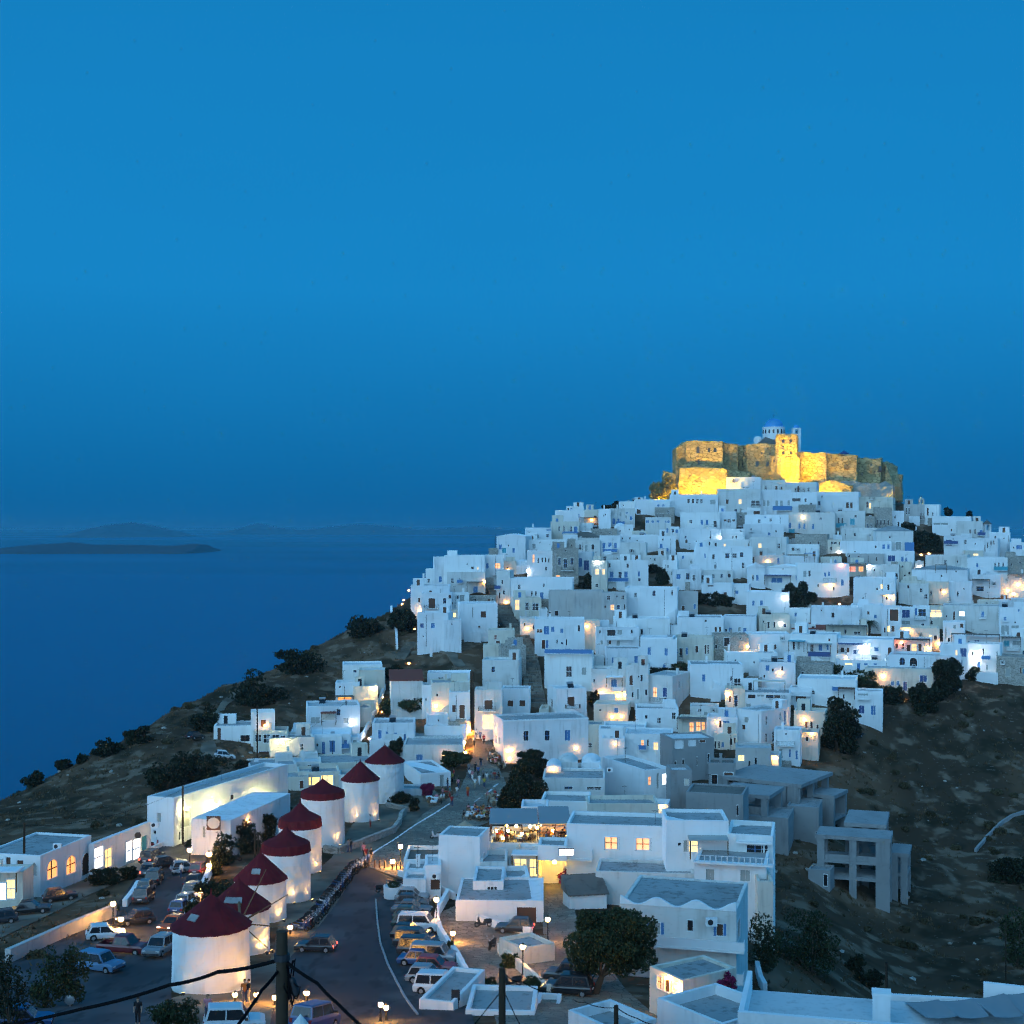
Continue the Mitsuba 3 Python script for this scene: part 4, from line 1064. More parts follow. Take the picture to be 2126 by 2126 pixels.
# wavy parapet of the three-storey house in the right foreground
def wavy(h, v, pts, drop):
    P = []
    for x, y in pts:
        sx, sy = src(v, x, y)
        r = np.array([(sx - CX) / F, 1.0])
        q = (h.b @ h.A) / (h.b @ r) * r
        P.append((float((q - h.A) @ h.u), h.zt + .06 + (1170 - y) / 32 * .62 + .3))
    poly = sg.Polygon(P + [(P[-1][0], h.zt - drop), (P[0][0], h.zt - drop)])
    m = trimesh.creation.extrude_polygon(poly, .3, engine='earcut')
    w = m.vertices.copy()
    m.vertices = np.stack([w[:, 0], w[:, 2] - 0.07, w[:, 1]], 1)
    add(sub(h.key, 'parapet'), _moved(m, h.M), 'mat_white')


_w = next(h for h in HOUSES if h.v == '4' and abs(h.Y - 112) < .01)
_pts = []
for _x in np.linspace(604, 1378, 60):
    _b = 1186 - 16 * (1 + math.cos((_x - 850) / 262 * 2 * math.pi))
    _pts.append((_x, _b))
wavy(_w, '4', _pts, .005)
for _pp in ([(520, 1000), (520, 945), (560, 955), (590, 985), (700, 1000), (760, 992), (830, 920), (860, 960), (1000, 1000)], [(1115, 1010), (1120, 1002), (1200, 1040), (1260, 1040), (1330, 1005), (1352, 1015)]):
    pass
_w2 = next(h for h in HOUSES if h.v == '4' and abs(h.Y - 146.5) < .01)


# the terrace house along the bottom edge on the right
def terrace_house():
    k = key_of('house')
    M = np.eye(4)
    a, b = xyz(*src('E', 755, 398), 80), xyz(*src('E', 2060, 412), 76)
    u = (b - a) / np.linalg.norm((b - a)[:2])
    u[2] = 0
    n = np.array([-u[1], u[0], 0])
    M = frame([a[0], a[1], 0], u, n)
    W, zt = float((b - a) @ u), a[2]
    add(k + '__wall', _moved(tri(mcube(0, W, 0, .35, zt - 9, zt) + mcube(0, .3, .35, 8, zt - 9, zt - 0.1)), M), 'mat_white')
    bx(k + '__roof', M, .3, W, .35, 8.2, zt - 1.5, zt - 1.35, 'mat_roof_c')
    c, d, e = xyz(*src('E', 1365, 352), 86.5), xyz(*src('E', 1765, 322), 85.5), xyz(*src('E', 1960, 276), 84.5)
    for p, q, t in ((c, d, 0), (d, e, .55)):
        L = np.linalg.norm((q - p)[:2])
        uu = (q - p) / L
        uu[2] = 0
        MM = frame([p[0], p[1], 0], uu, [-uu[1], uu[0], 0])
        bx(sub(k, 'parapet'), MM, 0, L - .01, 0, .3, zt - 8, (p[2] + q[2]) / 2 + t * .3, 'mat_white')
    ch = xyz(*src('E', 1346, 312), 82)
    bx(sub(k, 'chimney'), frame([ch[0], ch[1], ch[2]], u, n), -.5, .5, -.5, .5, -7, -.12, 'mat_white')
    bx(sub(k, 'chimney') + '__cap', frame([ch[0], ch[1], ch[2]], u, n), -.55, .55, -.55, .55, -.12, 0, 'mat_white_c')
    labels_extra.append((k, 'long white terrace house with shade sails along the bottom right edge', 'house'))
    for i, (x0, y0, x1, y1, x2, y2) in enumerate([(1440, 356, 1660, 415, 1580, 345), (1580, 352, 1790, 415, 1725, 340), (1722, 342, 1935, 412, 1850, 320), (1845, 325, 2020, 405, 1960, 312)]):
        p, q, r = xyz(*src('E', x0, y0), 85.3 - .3 * i), xyz(*src('E', x1, y1), 81.0 - .4 * i), xyz(*src('E', x2, y2), 85.0 - .3 * i)
        s = xyz(*src('E', x0 + 90, y1 + 6), 81.2 - .4 * i)
        g = []
        for a_ in np.linspace(0, 1, 9):
            for b_ in np.linspace(0, 1, 9):
                v_ = (p * (1 - a_) + r * a_) * (1 - b_) + (s * (1 - a_) + q * a_) * b_
                v_ = v_ - np.array([0, 0, .20 * 4 * a_ * (1 - a_) * (.4 + b_ * (1 - b_) * 2)])
                g.append(v_)
        ii = np.array([(x * 9 + y, x * 9 + y + 9, x * 9 + y + 10, x * 9 + y + 1) for x in range(8) for y in range(8)])
        kk = key_of('shade_sail')
        add(kk, (np.array(g), ii), 'mat_sail', True)
        tag(kk, ['grey shade sail nearest the chimney on the bottom right terrace', 'second grey shade sail from the chimney on the bottom right terrace', 'third grey shade sail from the chimney on the bottom right terrace', 'grey shade sail at the right frame edge on the bottom right terrace'][i], 'shade sail', 'shade sails on the terrace')


labels_extra = []
mat('mat_sail', (0.26, 0.28, 0.29), 0.9)
terrace_house()


# ---------------------------------------------------------------- unfinished concrete frames on the right slope
def skeleton(v, x0, yt, x1, yb, Y, yaw, d, cols, floors, label, walls=(), name='concrete_frame', key=None, backcols=True):
    sx0, sx1 = src(v, x0, 0)[0], src(v, x1, 0)[0]
    ax = sx1 if yaw > 0 else sx0
    al = math.atan((ax - CX) / F) + math.radians(yaw)
    u, b = np.array([math.cos(al), -math.sin(al)]), np.array([math.sin(al), math.cos(al)])
    P = np.array([(ax - CX) / F * Y, Y])

    def hit(sx):
        r = np.array([(sx - CX) / F, 1.0])
        return (b @ P) / (b @ r) * r
    A, B = hit(sx0), hit(sx1)
    W = float(np.linalg.norm(B - A))
    Z = lambda y: -(src(v, 0, y)[1] - HY) / F * Y
    zt = Z(yt)
    k = key or key_of(name)
    M = frame([A[0], A[1], 0], [u[0], u[1], 0], [b[0], b[1], 0])
    s_ = lambda x: float((hit(src(v, x, 0)[0]) - A) @ u)
    bx(sub(k, 'roof_slab'), M, -.15, W + .15, -.15, d + .15, zt - .55, zt, 'mat_concrete')
    fl = [Z(y) for y in floors]
    lev = [zt - .55] + [z for z in fl]
    for z in fl:
        bx(sub(k, 'floor_slab'), M, .05, W - .05, .05, d - .05, z - .42, z, 'mat_concrete')
    for x in cols:
        s = min(max(s_(x), .5), W - .5)
        for y in ([.32, d - .32] + ([d / 2] if d > 8 else []) if backcols else [.32]):
            q = A + u * s + b * y
            z0 = float(tz(*q)) - 1.2
            top = zt - .55
            for z in fl + [None]:
                lo = z if z is not None else z0
                if top - lo > .3:
                    bx(sub(k, 'column'), M, s - .50, s + .50, y - .34, y + .34, lo, top, 'mat_concrete')
                if z is not None:
                    top = z - .42
    for x0_, y0_, x1_, y1_, dy in walls:
        bx(sub(k, 'wall'), M, s_(x0_), s_(x1_), dy, dy + .25, Z(y1_), Z(y0_), 'mat_concrete')
    if not key:
        tag(k, label, 'unfinished building')
    return k


_k1 = skeleton('5', 548, 695, 1035, 1205, 195, 3, 5.5, (567, 787, 965, 1016), (862, 972), 'unfinished concrete frame standing lowest on the dark right slope, open on three levels', walls=((590, 828, 765, 862, .2), (810, 828, 940, 862, .2), (1016, 740, 1035, 1160, 3.5)))
skeleton('5', 735, 600, 1003, 1100, 201.5, 3, 9.5, (750, 870, 990), (800,), '', key=_k1, walls=((735, 640, 1003, 800, 5.0),))
skeleton('5', 1040, 792, 1155, 1140, 200.5, 4, 6.0, (1052, 1144), (930,), '', key=_k1, walls=((1040, 830, 1085, 1130, .3),))
_k2 = skeleton('5', -90, 330, 440, 640, 215, 22, 13.0, (-70, 50, 160, 250, 320, 400), (470,), 'large unfinished concrete frame with a flat slab roof above the white balustrade house', walls=((-80, 400, 60, 470, .4), (345, 345, 430, 470, .2), (345, 470, 430, 640, .2), (60, 480, 345, 520, .2)))
skeleton('5', 492, 405, 660, 600, 219, 20, 6.0, (505, 600, 650), (565,), '', key=_k2)
_k3 = skeleton('5', -110, 405, 225, 560, 206, 16, 8.0, (-60, 60, 195), (545,), 'low unfinished concrete frame with one wide dark opening in front of the larger frame', walls=((-110, 430, 50, 545, .3), (60, 500, 175, 545, 1.2)))
for _l, _t in (('-40 556 355 905 y6 Y204 Q d8 n e | ', None), ('345 480 560 880 Y212 Q d7 n e | 560,665,40,40', None), (f"490 908 636 1025 Y{ground_at(*src('5', 565, 1022))[1]:.1f} Q d3.5 y10 n e | 605,970,24,80", None), ('150 975 255 1250 Y137.6 C n | ', None)):
    house('5', _l)
# ---------------------------------------------------------------- small low houses and terraces in the lanes between
def fill_gaps():
    town = sg.Polygon([(862, 1240), (862, 1224), (900, 1188), (930, 1168), (1005, 1152), (1035, 1128), (1150, 1098), (1160, 1072), (1250, 1066), (1330, 1052), (1390, 1052), (1560, 1052), (1700, 1040), (1830, 1062), (1900, 1066), (2000, 1095), (2130, 1165), (2130, 1362), (1960, 1395), (1800, 1420), (1700, 1450), (1640, 1555), (1440, 1565), (1255, 1545), (1130, 1500), (1112, 1400), (1110, 1330), (1060, 1210), (930, 1190), (930, 1240)]).buffer(0)
    skip = [src('6', 440, 1195) + src('6', 765, 1352), src('6', 1030, 1148) + src('6', 1205, 1300), src('6', 1200, 1195) + src('6', 1480, 1300), src('7', 395, 1470) + src('7', 1000, 1900), src('7', 1040, 345) + src('7', 1290, 660), src('A', 1665, 828) + src('A', 1890, 1045),
            src('A', 0, 1000) + src('A', 150, 1300), src('8', 970, 380) + src('8', 1130, 760), src('8', 1190, 720) + src('8', 1390, 1200), src('B', 0, 190) + src('B', 300, 310), src('B', 1180, 480) + src('B', 1900, 700), src('A', 975, 905) + src('A', 1100, 1085)]
    xs, ys = np.arange(790, 2126, 13), np.arange(1010, 1560, 9)
    A, B = np.array([f[0] for f in FACES]), np.array([f[1] for f in FACES])
    z0, z1 = np.array([f[2] for f in FACES]), np.array([f[3] for f in FACES])
    E_ = B - A
    roofs = [(h.A, h.u, h.b, h.W, h.D, h.zt) for h in HOUSES]
    vis = np.zeros((len(ys), len(xs)), bool)
    for i, x in enumerate(xs):
        r = np.array([(x - CX) / F, 1.0])
        det = r[0] * -E_[:, 1] + r[1] * E_[:, 0]
        s = (A[:, 0] * -E_[:, 1] + A[:, 1] * E_[:, 0]) / np.where(abs(det) < 1e-9, 1e-9, det)
        w = ((s[:, None] * r - A) * E_).sum(1) / (E_ ** 2).sum(1)
        okw = (s > 5) & (w >= -.02) & (w <= 1.02)
        for j, y in enumerate(ys):
            if not town.contains(sg.Point(x, y)) or any(a < x < c and b < y < d for a, b, c, d in skip):
                continue
            z = -(y - HY) / F * s
            hit = okw & (z >= z0) & (z <= z1)
            if hit.any():
                continue
            blocked = False
            if y > HY:
                for a, u, b, W, D, zt in roofs:
                    yy = -zt * F / (y - HY)
                    p = r * yy - a
                    if 0 <= p @ u <= W and 0 <= p @ b <= D:
                        blocked = True
                        break
            vis[j, i] = not blocked
    rng = random.Random(21)
    done = np.zeros_like(vis)
    for j in range(len(ys) - 1, -1, -1):
        for i in range(len(xs)):
            if not vis[j, i] or done[j, i]:
                continue
            w = 1
            wmax = rng.choice([3, 4, 5])
            while w < wmax and i + w < len(xs) and vis[j, i + w] and not done[j, i + w]:
                w += 1
            h = 1
            hmax = rng.choice([3, 4, 5, 6])
            while h < hmax and j - h >= 0 and vis[j - h, i:i + w].all() and not done[j - h, i:i + w].any():
                h += 1
            done[j - h + 1:j + 1, i:i + w] = True
            x0, x1, y1, y0 = xs[i] - 9, xs[i + w - 1] + 9, ys[j] + 6, ys[j - h + 1] - 7
            t = []
            if y1 - y0 > 18:
                for k in range(rng.choice([0, 1, 2])):
                    t.append(f'{x0 + (x1 - x0) * (k + .7) / 2.4:.0f},{y0 + 9 + rng.uniform(0, 3):.0f},{rng.uniform(3.5, 5):.1f},{rng.uniform(5.5, 8):.1f},{rng.choice("dddbbgn")}')
            house('S', f'{x0} {y0} {x1} {y1} d{rng.choice([4, 5, 6])}{rng.choice(["", "", "", " C", " S", " K"])} | ' + ' '.join(t))


fill_gaps()
# ---------------------------------------------------------------- the castle on the summit
def rugged(v, x0, x1, yl, yr, yb, Y, yaw, d, wins=(), batter=0.0, amp=.35, seed=0, ruin=.5, res=1.3, m_='mat_castle', parent='castle'):
    sx0, sx1 = src(v, x0, 0)[0], src(v, x1, 0)[0]
    ax = (sx0 + sx1) / 2
    al = math.atan((ax - CX) / F) + math.radians(yaw)
    u, b = np.array([math.cos(al), -math.sin(al)]), np.array([math.sin(al), math.cos(al)])
    P = np.array([(ax - CX) / F * Y, Y])

    def hit(sx):
        r = np.array([(sx - CX) / F, 1.0])
        return (b @ P) / (b @ r) * r
    A, B = hit(sx0), hit(sx1)
    W = float(np.linalg.norm(B - A))
    Z = lambda y: -(src(v, 0, y)[1] - HY) / F * Y
    zl, zr, z0 = Z(yl), Z(yr), Z(yb)
    n1, n2, n3 = max(2, int(W / res)), max(2, int(d / res)), max(2, int((max(zl, zr) - z0) / res))
    m = trimesh.creation.box((1, 1, 1))
    g = lambda n: np.linspace(0, 1, n + 1)
    # a closed box of grids
    V, Fc, idx = [], [], {}

    def vid(p):
        if p not in idx:
            idx[p] = len(V)
            V.append(p)
        return idx[p]
    dims = (n1, n2, n3)
    for ax_ in range(3):
        o1, o2 = [q for q in range(3) if q != ax_]
        for side in (0, dims[ax_]):
            for i in range(dims[o1]):
                for j in range(dims[o2]):
                    q = []
                    for di, dj in ((0, 0), (1, 0), (1, 1), (0, 1)):
                        p = [0, 0, 0]
                        p[ax_], p[o1], p[o2] = side, i + di, j + dj
                        q.append(vid(tuple(p)))
                    if (side == 0) != (ax_ == 1):
                        q = q[::-1]
                    Fc += [(q[0], q[1], q[2]), (q[0], q[2], q[3])]
    t = np.array(V) / np.array(dims)
    top = zl + (zr - zl) * t[:, 0]
    nz = meshkit.fbm(np.column_stack([t[:, 0] * W / 3, t[:, 1] * d / 3, np.full(len(t), seed)]), 3, 5)
    p = np.column_stack([t[:, 0] * W, t[:, 1] * d, z0 + t[:, 2] * (top + (nz - .55) * 2 * ruin - z0)])
    p[:, 1] -= np.where(t[:, 1] < .5, batter * (1 - t[:, 2]) ** 1.3, 0)
    dis = (np.stack([meshkit.fbm(p / 2.3 + 10 * s_ + seed, 3, 7 + s_) for s_ in range(3)], 1) - .5) * 2 * amp
    dis[:, 2] *= .3
    p = p + dis
    M = frame([A[0], A[1], 0], [u[0], u[1], 0], [b[0], b[1], 0])
    mesh = trimesh.Trimesh(p, np.array(Fc), process=False)
    if mesh.volume < 0:
        mesh.invert()
    man = m3.Manifold(m3.Mesh(np.array(mesh.vertices, np.float32), np.array(mesh.faces, np.uint32)))
    k = sub(parent, 'wall')
    panes = []
    for x, y, w, h in wins:
        s = float((hit(src(v, x, 0)[0]) - A) @ u)
        w_, h_ = w * VIEWS[v][2] * Y / F, h * VIEWS[v][2] * Y / F
        man -= m3.Manifold.cube([w_, 1.7, h_]).translate([s - w_ / 2, -1.0 - batter, Z(y) - h_ / 2])
        panes.append((s, Z(y), w_, h_))
    add(k, _moved(tri(man), M), m_)
    for s, z, w_, h_ in panes:
        bx(sub(k, 'window'), M, s - w_ / 2, s + w_ / 2, .60, .68, z - h_ / 2, z + h_ / 2, 'mat_pane')
    return k


_used.add('castle')
YC = 446
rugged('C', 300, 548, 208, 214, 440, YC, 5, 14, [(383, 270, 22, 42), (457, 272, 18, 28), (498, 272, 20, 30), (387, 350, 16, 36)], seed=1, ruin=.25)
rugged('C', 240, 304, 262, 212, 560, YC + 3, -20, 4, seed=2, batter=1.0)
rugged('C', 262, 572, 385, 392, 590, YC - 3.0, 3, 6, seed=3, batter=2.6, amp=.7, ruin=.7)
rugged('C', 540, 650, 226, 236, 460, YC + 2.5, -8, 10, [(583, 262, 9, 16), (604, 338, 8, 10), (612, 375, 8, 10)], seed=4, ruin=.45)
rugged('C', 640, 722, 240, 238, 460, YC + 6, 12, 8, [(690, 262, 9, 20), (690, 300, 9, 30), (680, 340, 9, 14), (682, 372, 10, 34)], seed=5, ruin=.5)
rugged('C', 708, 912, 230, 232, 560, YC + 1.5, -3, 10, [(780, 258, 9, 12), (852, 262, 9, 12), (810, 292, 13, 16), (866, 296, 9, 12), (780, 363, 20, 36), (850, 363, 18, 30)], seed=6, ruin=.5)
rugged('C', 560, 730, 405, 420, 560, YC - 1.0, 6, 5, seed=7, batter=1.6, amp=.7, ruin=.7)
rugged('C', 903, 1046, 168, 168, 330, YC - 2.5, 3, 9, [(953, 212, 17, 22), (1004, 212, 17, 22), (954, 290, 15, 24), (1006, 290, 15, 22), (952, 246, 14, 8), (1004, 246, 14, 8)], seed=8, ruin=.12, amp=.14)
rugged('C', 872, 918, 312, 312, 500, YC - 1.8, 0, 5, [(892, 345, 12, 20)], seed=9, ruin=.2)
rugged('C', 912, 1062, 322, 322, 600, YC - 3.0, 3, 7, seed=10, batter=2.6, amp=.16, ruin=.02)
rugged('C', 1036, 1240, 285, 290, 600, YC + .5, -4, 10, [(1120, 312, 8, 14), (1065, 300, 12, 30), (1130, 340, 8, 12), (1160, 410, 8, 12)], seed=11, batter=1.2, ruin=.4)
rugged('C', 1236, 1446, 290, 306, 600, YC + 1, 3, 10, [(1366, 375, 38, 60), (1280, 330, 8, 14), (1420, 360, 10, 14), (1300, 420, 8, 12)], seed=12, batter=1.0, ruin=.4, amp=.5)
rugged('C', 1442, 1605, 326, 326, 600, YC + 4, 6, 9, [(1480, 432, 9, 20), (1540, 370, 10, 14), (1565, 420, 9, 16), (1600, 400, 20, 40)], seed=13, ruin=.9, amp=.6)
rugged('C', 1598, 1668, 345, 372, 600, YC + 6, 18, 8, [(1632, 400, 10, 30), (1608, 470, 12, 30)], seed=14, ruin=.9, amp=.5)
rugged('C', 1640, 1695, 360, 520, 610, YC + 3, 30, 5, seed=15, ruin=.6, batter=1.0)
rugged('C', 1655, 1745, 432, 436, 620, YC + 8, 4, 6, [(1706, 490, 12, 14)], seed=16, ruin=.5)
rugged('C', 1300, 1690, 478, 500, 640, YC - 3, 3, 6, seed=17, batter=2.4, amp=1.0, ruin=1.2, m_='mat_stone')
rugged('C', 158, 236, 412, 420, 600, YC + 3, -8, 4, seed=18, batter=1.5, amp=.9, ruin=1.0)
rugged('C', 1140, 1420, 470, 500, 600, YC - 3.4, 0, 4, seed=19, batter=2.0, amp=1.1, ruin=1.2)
for _x in range(915, 1045, 15):
    _p = xyz(*src('C', _x, 172), YC - 2.9)
    bx(sub('castle', 'merlon'), frame(_p, [1, 0, 0], [0, 1, 0]), -.22, .22, -.1, .5, -.1, .42, 'mat_castle')
_p, _q = xyz(*src('C', 905, 184), YC - 2.95), xyz(*src('C', 1046, 184), YC - 2.95)
bx(sub('castle', 'cornice'), frame(_p, [1, 0, 0], [0, 1, 0]), 0, _q[0] - _p[0], -.15, .3, -.12, .12, 'mat_castle')
for _x, _y in ((953, 232), (1004, 232), (953, 275), (1004, 275)):
    _p = xyz(*src('C', _x, _y), YC - 3.0)
    bx(sub('castle', 'window_ledge'), frame(_p, [1, 0, 0], [0, 1, 0]), -.6, .6, -.1, .4, -.06, .06, 'mat_castle')
tag('castle', 'ruined stone castle on the hilltop, floodlit yellow, with a tall central tower', 'castle')
# balconies of dark wood on the right part of the castle wall
for _x, _y in ((1378, 400), (1600, 415)):
    _p = xyz(*src('C', _x, _y), YC + 1.2 if _x < 1500 else YC + 4)
    _k = sub('castle', 'balcony')
    bx(_k, frame(_p, [1, 0, 0], [0, 1, 0]), -1.1, 1.1, -1.2, .2, -.15, 0, 'mat_brown')
    put(_k + '__railing', U_RAIL, 'mat_brown', frame(_p + [0, -1.15, .45], [2.2, 0, 0], [0, 1, 0], [0, 0, .9]))

# church behind the wall: drum, dome, belfry
_used.add('church')
_c = xyz(*src('C', 890, 122), YC + 12)
_sc = VIEWS['C'][2] * (YC + 12) / F


def lathe(prof, n=32):
    return trimesh.creation.revolve(np.array(prof, float), sections=n)


_d = lathe([(0, -7), (74 * _sc, -7), (74 * _sc, -.25), (77 * _sc, -.25), (77 * _sc, .12), (0, .12)], 16)
_d.apply_translation(_c)
add('church__drum', _d, 'mat_white', 20)
_d = lathe([(63 * _sc * math.cos(a), .12 + 59 * _sc * math.sin(a)) for a in np.linspace(0, math.pi / 2, 12)], 32)
_d.apply_translation(_c)
add('church__dome', _d, 'mat_dome', 40)
_top = _c + [0, 0, 59 * _sc]
add('church__cross', cat(tube(_top, _top + [0, 0, 1.5], .05, 5), tube(_top + [-.35, 0, 1.1], _top + [.35, 0, 1.1], .045, 5)), 'mat_iron')
for _i in range(16):
    _a = -math.pi / 2 + (_i + .5) * math.pi / 8
    _o = _c + [74 * _sc * math.cos(_a) * .985, 74 * _sc * math.sin(_a) * .985, -1.35]
    put(sub('church', 'window'), U_ARCH, 'mat_pane', frame(_o, [-math.sin(_a) * .55, math.cos(_a) * .55, 0], [-.16 * math.cos(_a), -.16 * math.sin(_a), 0], [0, 0, 1.35]))
_b0 = xyz(*src('C', 850, 172), YC + 8)
_v = [xyz(*src('C', x, y), yy) for x, y, yy in ((775, 232, YC + 6), (905, 232, YC + 6), (905, 232, YC + 17), (775, 232, YC + 17), (850, 172, YC + 11), (905, 168, YC + 11))]
add('church__roof', (np.array(_v), np.array([(0, 1, 5), (0, 5, 4), (3, 0, 4), (2, 3, 4), (2, 4, 5), (1, 2, 5), (0, 3, 2), (0, 2, 1)])), 'mat_roof_dark')
_p = xyz(*src('C', 785, 205), YC + 14)
add('church__apse', _moved(lathe([(0, -6), (30 * _sc, -6), (30 * _sc, .2), (20 * _sc, 22 * _sc), (0, 27 * _sc)], 20), frame(_p, [1, 0, 0], [0, 1, 0])), 'mat_white', 30)
tag('church', 'white church with a bright blue dome on the castle hill', 'church')
_used.add('bell_tower')
_p = xyz(*src('C', 1040, 250), YC + 13)
_w, _h = 26 * _sc, 125 * _sc
_bt = mcube(-_w, _w, -_w, _w, -5, _h)
for _z in (.42, .80):
    for _r in (0, 90):
        _bt -= mcube(-_w * .45, _w * .45, -9, 9, _h * (_z - .13), _h * (_z + .12)).rotate([0, 0, _r])
add('bell_tower__wall', _moved(tri(_bt), frame(_p, [1, 0, 0], [0, 1, 0])), 'mat_white')
for _z in (.27, .62, .965):
    bx(sub('bell_tower', 'cornice'), frame(_p, [1, 0, 0], [0, 1, 0]), -_w - .14, _w + .14, -_w - .14, _w + .14, _h * _z, _h * _z + .16, 'mat_white_c')
add('bell_tower__dome', _moved(lathe([(_w * .8 * math.cos(a), _h + .05 + _w * .9 * math.sin(a)) for a in np.linspace(0, math.pi / 2, 8)], 20), frame(_p, [1, 0, 0], [0, 1, 0])), 'mat_dome', 40)
put('bell_tower__bell', unit('bell', lambda: lathe([(0, 0), (.34, 0), (.22, .3), (.16, .5), (0, .56)], 12)), 'mat_iron', frame(_p + [0, 0, _h * .76], [1, 0, 0], [0, 1, 0]))
tag('bell_tower', 'slim white bell tower with open arches beside the church dome', 'bell tower')
_p = xyz(*src('C', 1360, 298), YC + 16)
add('chapel__dome', _moved(lathe([(0, -4), (1.5, -4), (1.5, 0), (1.65, .1), (0.1, 24 * _sc), (0, 25 * _sc)], 12), frame(_p, [1, 0, 0], [0, 1, 0])), 'mat_blue_dark')
tag('chapel', 'small dark blue pointed chapel roof above the right castle wall', 'chapel')
# two small church lanterns on the right skyline
for _vv, _x, _y, _yb, _rw, _nm, _lb in (('7', 1635, 300, 400, 26, 'bell_tower', 'small chapel belfry with a dark conical cap on the right skyline'), ('7', 1108, 118, 185, 18, 'bell_tower', 'small beige chapel belfry on the skyline right of the castle')):
    _k = key_of(_nm)
    _Y = 428
    _s = VIEWS[_vv][2] * _Y / F
    _p = xyz(*src(_vv, _x, _yb), _Y)
    _hh = (_yb - _y) * _s
    _r = _rw * _s
    _t = mcube(-_r, _r, -_r, _r, -4, _hh * .6)
    for _rr in (0, 90):
        _t -= mcube(-_r * .5, _r * .5, -9, 9, _hh * .1, _hh * .52).rotate([0, 0, _rr])
    add(_k + '__wall', _moved(tri(_t), frame(_p, [1, 0, 0], [0, 1, 0])), 'mat_white' if _rw > 20 else 'mat_cream')
    add(_k + '__roof', _moved(lathe([(0, _hh * .6), (_r * 1.5, _hh * .6), (_r * .3, _hh * .88), (0, _hh * .9)], 12), frame(_p, [1, 0, 0], [0, 1, 0])), 'mat_roof_dark' if _rw > 20 else 'mat_cream')
    add(_k + '__cross', cat(tube(_p + [0, 0, _hh * .88], _p + [0, 0, _hh], .05, 4), tube(_p + [-.25, 0, _hh * .96], _p + [.25, 0, _hh * .96], .04, 4)), 'mat_iron')
    tag(_k, _lb, 'bell tower')

# ---------------------------------------------------------------- the eight windmills
MILLS = []


def mill(xc, w, eave, apex, base, Y, cap, label, poles=False, hatch=None):
    k = key_of('windmill')
    s = Y / F
    R = w / 2 * s
    c = xyz(xc, base, Y)
    zb = c[2]
    H = (base - eave) * s
    cy = Y + R
    cx = (xc - CX) / F * cy
    o = np.array([cx, cy, 0.0])
    n, m = 64, 18
    prof = [(R * (1.0 - .035 * t) * 1.0, zb - .8 + (H + .8) * t) for t in np.linspace(0, 1, m)]
    prof = [(R * 1.005, zb - 3)] + prof + [(R * .99, zb + H + .02), (R * .99, zb + H + .16), (R * .6, zb + H + .16)]
    b = lathe(prof, n)
    v = b.vertices
    rad = (meshkit.fbm(np.column_stack([np.arctan2(v[:, 1], v[:, 0]) * 4, v[:, 2] * 1.1, np.full(len(v), xc)]), 3, 3) - .5) * .11
    q = np.hypot(v[:, 0], v[:, 1])
    v[:, :2] *= ((q + rad) / np.maximum(q, .01))[:, None]
    b.vertices = v + o
    add(k + '__tower', b, 'mat_mill', 30)
    zr, ca = zb + H + .17, (eave - apex) * s * 1.02
    if cap == 'cone':
        pr = [(0, zr), (R * 1.03, zr), (R * 1.03, zr + .06), (R * .5, zr + ca * .52), (0.05, zr + ca), (0, zr + ca)]
    else:          # a cap with a steep skirt and a flatter cone on it
        pr = [(0, zr), (R * .99, zr), (R * .96, zr + ca * .28), (R * .93, zr + ca * .36), (R * .42, zr + ca * .62), (.05, zr + ca), (0, zr + ca)]
    r = lathe(pr, 40)
    w_ = r.vertices
    an = np.arctan2(w_[:, 1], w_[:, 0])
    sc_ = 1 + .022 * np.sign(np.sin(an * 20 + 1e-3)) + (meshkit.fbm(np.column_stack([w_ * 1.1 + xc]), 3, 2) - .5) * .06
    w_[:, :2] *= sc_[:, None]
    r.vertices = w_ + o
    add(k + '__roof', r, 'mat_mill_roof', 25)
    bt = o + [0, 0, zr + ca]
    add(k + '__finial', tube(bt - [0, 0, .1], bt + [0, 0, .45], .09, 6, .03), 'mat_mill_roof')
    if hatch:
        for hx, hy in hatch:
            a = math.atan2(hy, hx)
            L = .62 * R
            sl = math.atan2(ca, R)
            out = np.array([math.cos(a), math.sin(a), 0])
            pos = o + out * L + [0, 0, zr + ca * (1 - L / R) + .10]
            nx = np.array([-math.sin(a), math.cos(a), 0])
            up = np.array([-math.cos(a) * math.cos(sl), -math.sin(a) * math.cos(sl), math.sin(sl)])
            nn = np.cross(nx, up)
            put(sub(k, 'hatch'), UBOX, 'mat_roof', frame(pos, nx * .85, nn * .12, up * .6))
    if poles:
        hub = xyz(*poles[0])
        add(k + '__windshaft', tube(o + [0, 0, zr + ca * .42], hub, .14, 8, .11), 'mat_wood')
        for q in poles[1:]:
            add(sub(k, 'sail_arm'), tube(hub, xyz(*q), .07, 6, .035), 'mat_wood')
    tag(k, label, 'windmill')
    MILLS.append((k, o, R, zb, H))


